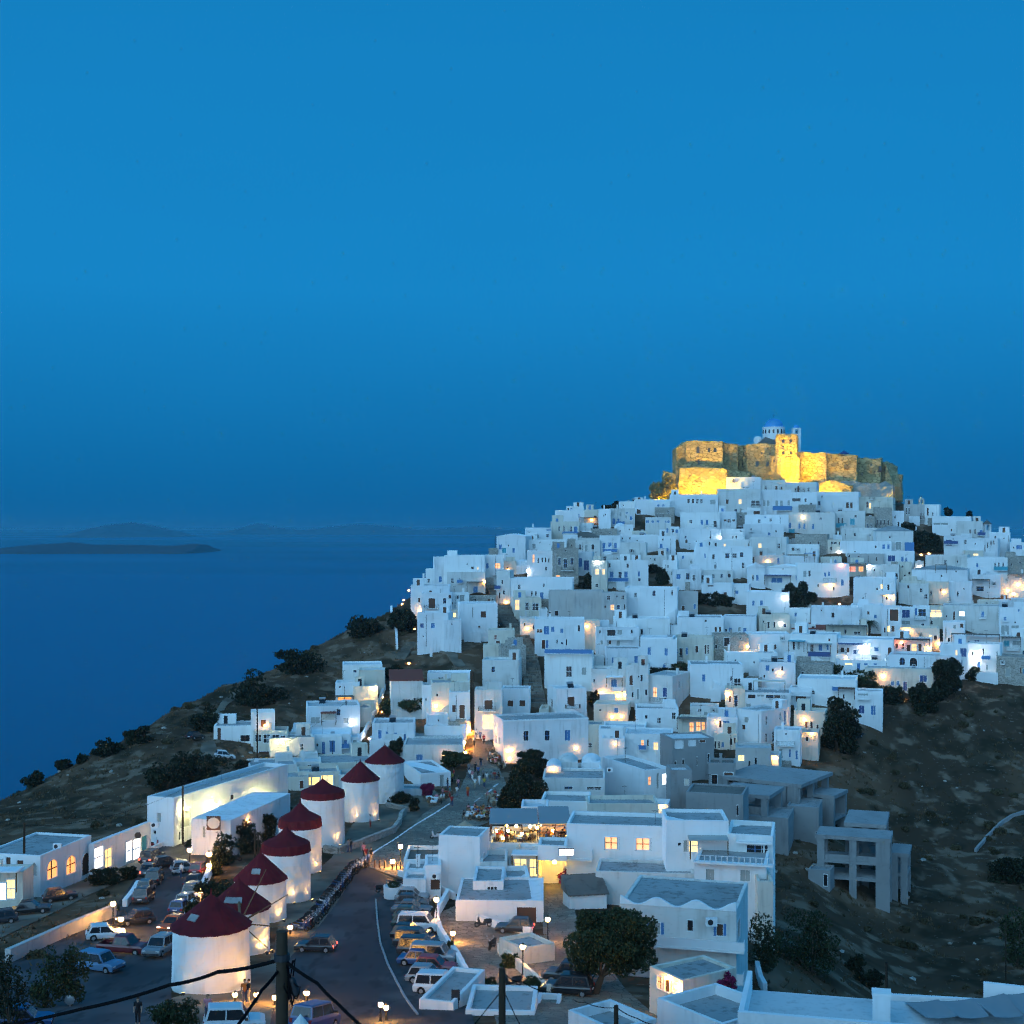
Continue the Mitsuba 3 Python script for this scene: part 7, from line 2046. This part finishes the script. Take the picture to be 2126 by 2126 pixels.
# ---------------------------------------------------------------- cafe tables, chairs, parasols, canopies
U_TABLE = unit('table', lambda: cat(box(-.38, .38, -.38, .38, .72, .75), tube([0, 0, .03], [0, 0, .72], .035, 6), box(-.22, .22, -.03, .03, 0, .03), box(-.03, .03, -.22, -.031, 0, .03), box(-.03, .03, .031, .22, 0, .03)))
U_CLOTH = unit('cloth', lambda: tri(mcube(-.46, .46, -.46, .46, .50, .765) - mcube(-.44, .44, -.44, .44, .4, .755)))
U_CHAIR = unit('chair', lambda: cat(box(-.20, .20, -.20, .20, .43, .46), box(-.20, -.17, -.20, .20, .461, .88), *[box(x - .018, x + .018, y - .018, y + .018, 0, .43) for x in (-.18, .18) for y in (-.18, .18)]))


def table_set(p, n, ang, cloth, where, sit=1.0, lift=.14):
    z = float(tz(*p[:2])) + lift if lift is not None else p[2]
    a = math.radians(ang)
    M = frame([p[0], p[1], z], [math.cos(a), math.sin(a), 0], [-math.sin(a), math.cos(a), 0])
    k = key_of('cafe_table')
    put(k + '__top', U_TABLE, 'mat_wood', M)
    if cloth:
        put(k + '__cloth', U_CLOTH, cloth, M)
    at = lambda q: (CX + q[0] / q[1] * F, HY - z / q[1] * F)
    AUTO.append((k, f'small cafe table {where}', 'table', at(p), 'cafe tables on the square'))
    for i in range(n):
        b = a + math.pi * 2 * i / n + .3
        q = np.array([p[0] + .72 * math.cos(b), p[1] + .72 * math.sin(b)])
        c = key_of('cafe_chair')
        put(c, U_CHAIR, 'mat_wood', frame([q[0], q[1], z], [-math.cos(b), -math.sin(b), 0], [math.sin(b), -math.cos(b), 0]))
        AUTO.append((c, f'wooden cafe chair {where}', 'chair', at(q), 'cafe chairs on the square'))
        if _pr.random() < sit:
            l0 = len(AUTO)
            person(np.array([q[0] - .02 * math.cos(b), q[1] - .02 * math.sin(b), 0]), math.degrees(b) + 180, 'sit', _pr.choice(['white', 'red', 'blue', 'black', 'pink', 'grey', 'beige', 'orange']), _pr.choice(['denim', 'black', 'beige', 'grey']), where, lift=z - float(tz(*q)))


for _x, _y in ((1150, 300), (1190, 360), (1180, 440), (1240, 410), (1260, 480), (1310, 500), (1205, 650)):
    table_set(ground_at(*src('P', _x, _y)), 3, _pr.uniform(0, 90), _pr.choice(['cloth_white', 'cloth_beige', None]), 'beside the big white hall', .7)
for _x, _y in ((1170, 900), (1210, 960), (1260, 1000), (1190, 1000), (1290, 930)):
    table_set(ground_at(*src('P', _x, _y)), 3, _pr.uniform(0, 90), _pr.choice(['cloth_white', 'cloth_beige']), 'beside the tall bushy tree', .8)
for _x, _y in ((900, 1090), (930, 1150), (1000, 1120), (1040, 1170), (1080, 1110), (1130, 1130), (1010, 1200), (1100, 1190), (860, 1180)):
    table_set(ground_at(*src('P', _x, _y)), 4, _pr.uniform(0, 90), _pr.choice(['cloth_white', 'cloth_white', 'cloth_yellow']), 'before the dark canopy', .8)
for _x, _y in ((420, 960), (470, 930), (330, 940), (390, 1000), (560, 880)):
    table_set(ground_at(*src('P', _x, _y)), 3, _pr.uniform(0, 90), _pr.choice(['cloth_white', None]), 'behind the windmills', .6)


def canopy(x0, x1, v, yt, Y, d, bsdf, label, posts=4, th=.12, slope=0.0):
    p, q = xyz(*src(v, x0, yt), Y), xyz(*src(v, x1, yt), Y)
    k = key_of('canopy')
    W = q[0] - p[0]
    M = frame([p[0], Y, p[2]], [1, 0, 0], [0, 1, slope])
    bx(k + '__roof', M, 0, W, 0, d, -th, 0, bsdf)
    for i in range(posts):
        x = W * i / (posts - 1)
        for y in (.15, d - .15):
            bx(sub(k, 'post'), M, min(max(x - .06, .02), W - .14), min(max(x + .06, .14), W - .02), y - .06, y + .06, -4.2, -th - .002, 'mat_brown')
    tag(k, label, 'canopy')
    return p, q


_p, _q = canopy(1338, 1668, '3', 590, 159, 8.5, 'mat_sail', 'dark flat restaurant canopy under the tall bushy tree')
_p2, _q2 = canopy(1672, 1888, '3', 588, 158.5, 9.5, 'mat_sail', 'grey awning roof over the orange lit dining room', 3)
mat('mat_orange', (.42, .20, .07), .9)
for _i, (_x, _y, _d) in enumerate(((1455, 605, 3), (1465, 640, 2), (1520, 610, 4), (1612, 612, 3), (1660, 620, 2), (1558, 660, 2), (1390, 640, 5), (1430, 690, 1.5))):
    _c = xyz(*src('3', _x, _y), 159 + _d)
    _k = key_of('hanging_lamp')
    bulb(_k + '__globe', _c, .20, 4.5, YELLOW * [1, .9, .6], sw=.8)
    add(_k + '__cord', tube(_c + [0, 0, .19], [_c[0], _c[1], _p[2] - .13], .015, 4), 'mat_iron')
    AUTO.append((_k, 'yellow globe lamp hanging under the restaurant canopy', 'lamp', src('3', _x, _y), 'hanging lamps under the canopy'))
for _x in (1390, 1440, 1490, 1545, 1600, 1640):
    _c = xyz(*src('3', _x, 718), 159 + 2.2 + (_x % 3))
    _c[2] = _p[2] - 3.0
    table_set(_c, 4, _pr.uniform(0, 90), 'cloth_white', 'on the terrace under the restaurant canopy', .5, lift=None) if False else None
    _z = xyz(0, src('3', 0, 724)[1], 158.5)[2] - .5
    _c[2] = _z
    k_l = len(AUTO)
    table_set(_c, 3, _pr.uniform(0, 90), 'cloth_white', 'under the dark canopy', .5, lift=_z - float(tz(*_c[:2])))
_c = xyz(*src('3', 1765, 640), 163)
_k = key_of('hanging_lamp')
bulb(_k + '__globe', _c, .18, 40.0, np.array([1.0, .36, .05]), sw=2)
add(_k + '__cord', tube(_c + [0, 0, .17], [_c[0], _c[1], _p2[2] - .13], .015, 4), 'mat_iron')
tag(_k, 'orange globe lamp in the dining room under the grey awning', 'lamp')
for _x in (1715, 1760, 1815):
    _c = xyz(*src('3', _x, 735), 160.5 + (_x % 4) * .7)
    _z = xyz(0, src('3', 0, 738)[1], 157.5)[2] - .45
    table_set(_c, 3, 30, None, 'in the orange lit dining room', .8, lift=_z - float(tz(*_c[:2])))
# the passage lit yellow under the terrace
_c = xyz(*src('4', 165, 850), 155)
_k = key_of('ceiling_lamp')
bulb(_k + '__globe', _c, .2, 24.0, np.array([1.0, .60, .07]), sw=3)
add(_k + '__rod', tube(_c + [0, 0, .19], _c + [0, 0, .9], .02, 4), 'mat_iron')
tag(_k, 'yellow lamp in the passage under the white terrace', 'lamp')
for _v, _x, _y, _sz, _I, _c3, _l in (('4', 243, 782, (95, 40), 24, (.92, .96, 1.0), 'white lit sign box above the yellow passage'),):
    _pp = xyz(*src(_v, _x, _y), 148.5)
    _s = VIEWS[_v][2] * 148.5 / F
    _k = key_of('sign_box')
    bx(_k + '__panel', frame(_pp, [1, 0, 0], [0, 1, 0]), -_sz[0] / 2 * _s, _sz[0] / 2 * _s, -.08, .0, -_sz[1] / 2 * _s, _sz[1] / 2 * _s, 'mat_frame', (5, 5.4, 6))
    bx(_k + '__case', frame(_pp, [1, 0, 0], [0, 1, 0]), -_sz[0] / 2 * _s - .05, _sz[0] / 2 * _s + .05, .002, .2, -_sz[1] / 2 * _s - .05, _sz[1] / 2 * _s + .05, 'mat_iron')
    tag(_k, _l, 'sign')


def parasol(v, x, yt, yb, w, bsdf, label):
    g = ground_at(*src(v, x, yb))
    Y = g[1]
    s = VIEWS[v][2] * Y / F
    t = xyz(*src(v, x, yt), Y)
    k = key_of('parasol')
    R, H = w / 2 * s, .75
    m = trimesh.creation.cone(R, H, sections=8)
    m.apply_translation([t[0], t[1], t[2] - H])
    add(k + '__canopy', m, bsdf)
    add(k + '__pole', tube([t[0], t[1], float(tz(t[0], t[1]))], [t[0], t[1], t[2] - .3], .03, 6), 'mat_wood')
    tag(k, label, 'parasol')


parasol('P', 812, 1180, 1300, 240, 'cloth_beige', 'beige parasol at the corner of the tall white block')
parasol('D', 1722, 565, 720, 115, 'cloth_white', 'white pointed parasol at the bottom edge right of the big pole')
parasol('P', 1205, 1075, 1190, 130, 'cloth_beige', 'small beige parasol among the restaurant tables')

# bollards, planter, mirror, signs, air conditioners
for _i, (_x, _y) in enumerate(((535, 890), (572, 895), (605, 900), (640, 905), (690, 908), (720, 912))):
    _g = ground_at(*src('3', _x, _y))
    _k = key_of('bollard')
    add(_k, lathe([(0, 0), (.09, 0), (.08, .8), (.10, .82), (.07, .95), (0, .98)], 10).apply_translation(_g + [0, 0, .1]), 'mat_brown')
    AUTO.append((_k, 'brown bollard at the entrance of the paved square', 'bollard', src('3', _x, _y), 'bollards across the square entrance'))
_g = ground_at(*src('3', 700, 1095))
add('planter__pot', lathe([(0, 0), (1.05, 0), (1.12, 1.3), (1.0, 1.3), (.98, 1.12), (0, 1.12)], 24).apply_translation(_g + [0, 0, .1]), 'mat_white_b', 30)
add('planter__plant', leaves([(_g + [0, 0, 1.5], (.7, .7, .4))], 400, .10, 4), 'mat_leaf')
tag('planter', 'round white planter at the head of the car row', 'planter')
_c = xyz(*src('D', 400, 485), 101)
add('traffic_mirror__mirror', _moved(lathe([(0, 0), (.36, 0), (.36, .05), (.2, .10), (0, .12)], 20), frame(_c, [1, 0, 0], [0, 0, 1], [0, -1, 0])), 'mat_metal', 30)
add('traffic_mirror__pole', tube([_c[0], _c[1] + .06, float(tz(_c[0], _c[1])) - .2], _c + [0, .06, -.3], .04, 6), 'mat_metal')
tag('traffic_mirror', 'round convex traffic mirror on a pole at the bottom left', 'mirror')


def board(v, x0, y0, x1, y1, Y, bsdf, label, post=True, oval=None, name='signboard', round_=False):
    p, q = xyz(*src(v, x0, y1), Y), xyz(*src(v, x1, y0), Y)
    k = key_of(name)
    w, h = q[0] - p[0], q[2] - p[2]
    M = frame(p, [1, 0, 0], [0, 1, 0])
    if round_:
        add(k + '__panel', _moved(trimesh.creation.cylinder(w / 2, .1, sections=24), frame(p + [w / 2, 0, h / 2], [1, 0, 0], [0, 0, 1], [0, -1, 0])), bsdf)
    else:
        bx(k + '__panel', M, 0, w, 0, .08, 0, h, bsdf)
    if oval:
        e = trimesh.creation.cylinder(1, .03, sections=28)
        add(k + '__oval', _moved(e, frame(p + [w / 2, -.018, h / 2], [w * .44, 0, 0], [0, 0, h * .40], [0, -1, 0])), oval)
    if post:
        for x in (.1, w - .1):
            bx(sub(k, 'post'), M, x - .04, x + .04, .082, .16, float(tz(p[0], p[1])) - p[2] - .2, h, 'mat_iron')
    tag(k, label, 'sign')


board('1', 1068, 858, 1140, 930, 171.2, 'mat_brown', 'brown framed oval sign on the end wall of the white roofed building', False, 'mat_cream')
board('F', 1200, 325, 1258, 400, 157, 'mat_brown', 'round brown shop sign above the lit shop windows', False, 'mat_shutter', round_=True)
board('3', 1085, 1705, 1142, 1775, 100, 'mat_iron', 'dark signboard on posts at the bottom centre', True)
for _v, _x, _y, _Y in (('F', 515, 455, 158.5), ('3', 875, 855, 158.2), ('3', 930, 858, 158.2), ('3', 978, 940, 149.8), ('4', 1212, 1245, 111.7), ('4', 535, 232, 209), ('F', 1380, 265, 168)):
    _c = xyz(*src(_v, _x, _y), _Y)
    _k = key_of('air_conditioner')
    bx(_k + '__case', frame(_c, [1, 0, 0], [0, 1, 0]), -.45, .45, -.36, -.01, -.32, .32, 'mat_frame')
    add(_k + '__fan', _moved(trimesh.creation.cylinder(.22, .03, sections=16), frame(_c + [-.1, -.376, 0], [1, 0, 0], [0, 0, 1], [0, -1, 0])), 'mat_iron')
    AUTO.append((_k, 'white air conditioner unit', 'air conditioner', src(_v, _x, _y), None))

# ---------------------------------------------------------------- poles and wires
def pole(v, x, yt, yb, r, label, Y=None, arm=False, name='utility_pole'):
    sx, sy = src(v, x, yb)
    Y = Y or float(ground_at(sx, sy)[1])
    t = xyz(src(v, x, 0)[0], src(v, 0, yt)[1], Y)
    k = key_of(name)
    z0 = float(tz(t[0], t[1])) - .5
    add(k + '__shaft', tube([t[0], t[1], z0], t, r * 1.15, 14, r * .9), 'mat_pole', 30)
    if arm:
        bx(sub(k, 'crossarm'), frame(t, [1, 0, 0], [0, 1, 0]), -.8, .8, -.16, -.07, -.7, -.56, 'mat_wood')
        for x_ in (-.7, -.25, .25, .7):
            add(sub(k, 'insulator'), tube(t + [x_, -.11, -.56], t + [x_, -.11, -.40], .04, 6), 'mat_frame')
    tag(k, label, 'utility pole')
    return t


_tops = {}
for _n, _a in {'a': ('1', 125, 890, 1270, .13, 'dark wooden pole with a lamp at the low white arched building'), 'b': ('1', 945, 702, 1010, .13, 'dark wooden pole at the corner of the long white building'), 'c': ('1', 1330, 282, 575, .12, 'thin wooden pole before the small white tower house'), 'd': ('8', 60, 1140, 1360, .12, 'wooden pole before the red awning house on the left'),
               'e': ('8', 893, 945, 1320, .13, 'left pole of the pair at the top of the cafe street'), 'f': ('8', 909, 950, 1330, .13, 'right pole of the pair at the top of the cafe street'), 'g': ('4', 865, 360, 515, .08, 'thin pole on the white roofs behind the lit windows house'), 'h': ('1', 1318, 930, 1110, .12, 'wooden pole behind the fourth windmill'), 'i': ('1', 1335, 940, 1120, .10, 'second thinner pole behind the fourth windmill'), 'm': ('5', 1013, 1520, 1725, .09, 'weathered wooden mast above the bottom right chimney', 92.0), 'n': ('7', 1010 - 699, 648, 880, .08, 'thin pole among the houses beside the red lit bar'), 'o': ('A', 1645, 605, 790, .08, 'thin dark lamp pole on the upper middle slope'), 'q': ('A', 142, 520, 740, .07, 'thin mast at the left end of the gabled house on the skyline'), 'r': ('5', 1810, 1250, 1640, .07, 'thin dark pole on the right slope')}.items():
    _tops[_n] = pole(*_a[:6], *(a for a in _a[6:]))
_big = pole('W', 532, 1757, 2200, .135, 'big dark utility pole with tangled cables at the bottom left of centre', 30.0)
_mid = pole('3', 1425, 1560, 2300, .13, 'dark wooden utility pole at the bottom centre', 50.0)
_low = pole('4', 577, 1808, 2300, .11, 'short dark pole standing before the bottom white roofs', 62.0)
add('utility_pole_cap__x', tube(_big, _big + [0, 0, .02], .12, 12), 'mat_pole') if False else None
_rb = np.random.default_rng(8)
# the junction box, clamps and tangle on the big pole are parts of it
_bk = [k for k, v in labels.items() if v.get('label', '').startswith('big dark utility pole')][0]
add(_bk + '__junction_box', cat(tri(balls((.22, -.02, -1.05, .08), (.30, 0, -1.32, .09), (.24, .04, -1.2, .08))).apply_translation(_big)), 'mat_iron', 30)
add(_bk + '__clamp', tube(_big - [0, 0, .62], _big - [0, 0, .48], .17, 14), 'mat_iron')


def cable(name, pts, r, label, sag=.0, n=18, parent=None):
    out = []
    for a, b in zip(pts[:-1], pts[1:]):
        a, b = np.asarray(a, float), np.asarray(b, float)
        for t in np.linspace(0, 1, n)[:-1 if b is not pts[-1] else None]:
            out.append(a + (b - a) * t - [0, 0, sag * 4 * t * (1 - t)])
    out = np.array(out + [np.asarray(pts[-1], float)])
    keep = np.r_[True, np.linalg.norm(np.diff(out, axis=0), axis=1) > 1e-4]
    out = out[keep]
    V, Fc = [], []
    for i, p in enumerate(out):
        d = out[min(i + 1, len(out) - 1)] - out[max(i - 1, 0)]
        d /= np.linalg.norm(d)
        s = np.cross(d, [0, 0, 1.0])
        s = s / np.linalg.norm(s) if np.linalg.norm(s) > 1e-3 else np.array([1.0, 0, 0])
        u = np.cross(s, d)
        V += [p + r * (s * math.cos(a) + u * math.sin(a)) for a in np.arange(6) * math.pi / 3]
    for i in range(len(out) - 1):
        for j in range(6):
            a, b = i * 6 + j, i * 6 + (j + 1) % 6
            Fc += [(a, b, b + 6), (a, b + 6, a + 6)]
    k = sub(parent, name) if parent else key_of(name)
    add(k, trimesh.Trimesh(V, Fc, process=False), 'mat_cable', True)
    if not parent:
        tag(k, label, 'cable')


_at = _big + [0, 0, -.62]
for _i in range(9):
    _q = _at + [_rb.uniform(.05, .42), _rb.uniform(-.2, .2), _rb.uniform(-.9, .1)]
    _w = _at + [_rb.uniform(.10, .40), _rb.uniform(-.2, .2), _rb.uniform(-1.1, -.2)]
    cable('loop', [_at + [.1, 0, .2 - .05 * _i], _q, _w, _at + [.12, 0, -.2]], .014, '', .12, 8, parent=_bk)
cable('cable', [_at + [-.1, 0, 0], xyz(*src('D', 1250, 325), 31), xyz(*src('D', 970, 400), 32), xyz(*src('D', 480, 535), 34), xyz(*src('D', -150, 660), 37)], .045, 'thick black cable bundle sagging across the bottom left', .04)
cable('cable', [_at + [-.06, 0, -.2], xyz(*src('D', 1500, 430), 29), xyz(*src('D', 1370, 620), 27), xyz(*src('D', 1250, 780), 25)], .035, 'black cable running down to the left from the big pole', .02)
cable('cable', [_at + [.1, 0, -.05], xyz(*src('3', 190, 1660), 29), xyz(*src('3', 330, 1800), 28), xyz(*src('3', 560, 2010), 26)], .035, 'black cable running down to the right from the big pole', .02)
cable('cable', [_mid + [.1, 0, -.2], xyz(*src('3', 1560, 1650), 55), xyz(*src('3', 1760, 1720), 60)], .02, 'thin cable from the bottom centre pole to the right', .1)
cable('cable', [_mid + [-.1, 0, -.9], xyz(*src('3', 1300, 1860), 49), xyz(*src('3', 1180, 2010), 48)], .018, 'thin guy wire left of the bottom centre pole', 0)
cable('cable', [_mid + [.1, 0, -.9], xyz(*src('3', 1500, 1850), 49), xyz(*src('3', 1580, 2010), 48)], .018, 'thin guy wire right of the bottom centre pole', 0)
cable('cable', [_low + [-.1, 0, -.1], xyz(*src('4', 365, 1785), 70), xyz(*src('4', 290, 1765), 80)], .02, 'black cable from the short pole to the white roof corner', .1)
cable('cable', [_low + [.1, 0, -.15], xyz(*src('4', 720, 1895), 60), xyz(*src('4', 850, 1940), 58)], .02, 'black cable from the short pole to the bottom edge', .05)
cable('cable', [_tops['a'] - [0, 0, .4], _tops['b'] - [0, 0, .4]], .02, 'thin wire between the two poles on the left lane', 1.2)
cable('cable', [_tops['b'] - [0, 0, .3], _tops['d'] - [0, 0, .3]], .02, 'thin wire from the long building pole up to the next pole', 1.5)
# ---------------------------------------------------------------- labels
MARKS = [((1395, 1000), 'the left castle corner'), ((1560, 975), 'the castle tower'), ((1830, 990), 'the right castle end'), ((1927, 1127), 'the large upper right tree'), ((1662, 1245), 'the cypress-like tree'), ((1806, 1300), 'the palm tree'), ((1130, 1545), 'the big white hall'), ((1085, 1290), 'the stepped street'), ((799, 1610), 'the farthest windmill'), ((438, 2000), 'the nearest windmill'),
         ((1740, 1790), 'the lowest concrete frame'), ((1590, 1650), 'the large concrete frame'), ((1270, 1960), 'the big foreground tree'), ((843, 1445), 'the red tiled house'), ((838, 1295), 'the tree at the town edge'), ((1745, 1520), 'the tree on the right road'), ((2030, 1362), 'the white lit doorway'), ((1765, 1180), 'the red lit bar'), ((320, 1620), 'the long white building'), ((1500, 1245), 'the walled garden'),
         ((1170, 1180), 'the bare stone house with balcony'), ((1120, 1060), 'the left skyline'), ((1280, 1500), 'the white tower block'), ((1560, 1340), 'the hanging palm terrace'), ((2060, 1180), 'the right frame edge'), ((1040, 1720), 'the tall bushy tree'), ((960, 1790), 'the tall white block'), ((120, 1790), 'the arched building'), ((1280, 1180), 'the two lit windows house'), ((1340, 1340), 'the grey blank wall')]
MARKS = [m for m in MARKS if 'hanging palm' not in m[1]]
NUM = ['no', 'one', 'two', 'three', 'four', 'five', 'six', 'seven', 'eight', 'nine', 'ten']
ORD = ['first', 'second', 'third', 'fourth', 'fifth', 'sixth', 'seventh', 'eighth', 'ninth', 'tenth', 'eleventh', 'twelfth', 'thirteenth', 'fourteenth', 'fifteenth', 'sixteenth', 'seventeenth', 'eighteenth', 'nineteenth', 'twentieth']


def ordinal(i):
    n = i + 1
    if n <= 20:
        return ORD[i]
    t = ['twent', 'thirt', 'fort', 'fift', 'sixt', 'sevent'][n // 10 - 2]
    return t + 'y-' + ORD[n % 10 - 1] if n % 10 else t + 'ieth'


def where(p):
    d = [((p[0] - m[0][0]) ** 2 + (p[1] - m[0][1]) ** 2, m) for m in MARKS]
    m = min(d, key=lambda q: q[0])[1]
    dx, dy = p[0] - m[0][0], p[1] - m[0][1]
    if max(abs(dx), abs(dy)) < 14:
        return 'at ' + m[1]
    if abs(dx) > 2.2 * abs(dy):
        return ('right of ' if dx > 0 else 'left of ') + m[1]
    if abs(dy) > 2.2 * abs(dx):
        return ('below ' if dy > 0 else 'above ') + m[1]
    return ('below' if dy > 0 else 'above') + (' right of ' if dx > 0 else ' left of ') + m[1]


def feature(h):
    out = []
    for (c, door), n in sorted(h.count.items(), key=lambda q: (q[0][0] in 'd', -q[1])):
        w = 'door' if door else 'window'
        out.append((f'a {WORD[c]} {w}' if n == 1 else f'{NUM[min(n, 10)]} {WORD[c]} {w}s'))
    return (sorted(set(h.feat))[:1] and ['a ' + sorted(set(h.feat))[0]] or []) + out


for _h in HOUSES:
    if _h.label:
        tag(_h.key, _h.label, _h.cat)
        continue
    col = {'mat_stone': 'bare stone', 'mat_cream': 'cream', 'mat_grey': 'grey plastered', 'mat_concrete': 'bare concrete'}.get(_h.wall, 'white')
    shape = 'domed ' if 'o' in _h.o else 'red tiled ' if 'r' in _h.o and 'i' not in _h.o else 'gabled ' if 'g' in _h.o else ''
    f = feature(_h)[:1]
    wide = _h.W / max(1, _h.zt - _h.zb)
    size = 'wide ' if wide > 2.0 else 'tall ' if wide < .85 else ''
    a = 'an' if False else ''
    AUTO.append((_h.key, f'{size}{col} {shape}house' + (' with ' + f[0] if f else ' with blank walls') , 'house', _h.px[:2], 'white houses of the hill town'))
for _k, _l, _c in labels_extra:
    tag(_k, _l, _c)

_full = {}
for _k, _l, _c, _p3, _g in AUTO:
    _full.setdefault(_l + ('' if _c in ('person', 'chair', 'table', 'bollard') or (_c == 'motorbike' and not _g) else ' ' + where(_p3)), []).append((_p3, _k, _c, _g))
for _l, _it in _full.items():
    _it.sort(key=lambda q: (q[0][0], q[0][1]))
    for _i, (_p3, _k, _c, _g) in enumerate(_it):
        t = _l
        if len(_it) > 1:
            t += ', ' + ordinal(_i) + ' from the left'
        w = t.split()
        if len(w) > 16:
            t = ' '.join(x for x in w if x not in ('the', 'a', 'and', 'small'))
            w = t.split()
            t = ' '.join(w[:16]) if len(w) > 16 else t
        tag(_k, t, _c, _g)
# any label that still stands twice takes its order from left to right
_seen = {}
for _k, _d in labels.items():
    if _d.get('category') and 'label' in _d:
        _seen.setdefault(_d['label'], []).append(_k)
for _l, _ks in _seen.items():
    if len(_ks) > 1:
        for _i, _k in enumerate(_ks):
            labels[_k]['label'] = ' '.join(_l.split()[:12]) + f', {ORD[_i % 20]} of {len(_ks)} alike'
for _k, _e in list(scene.items()):
    if isinstance(_e, dict) and _e.get('type') == 'instance':
        pass
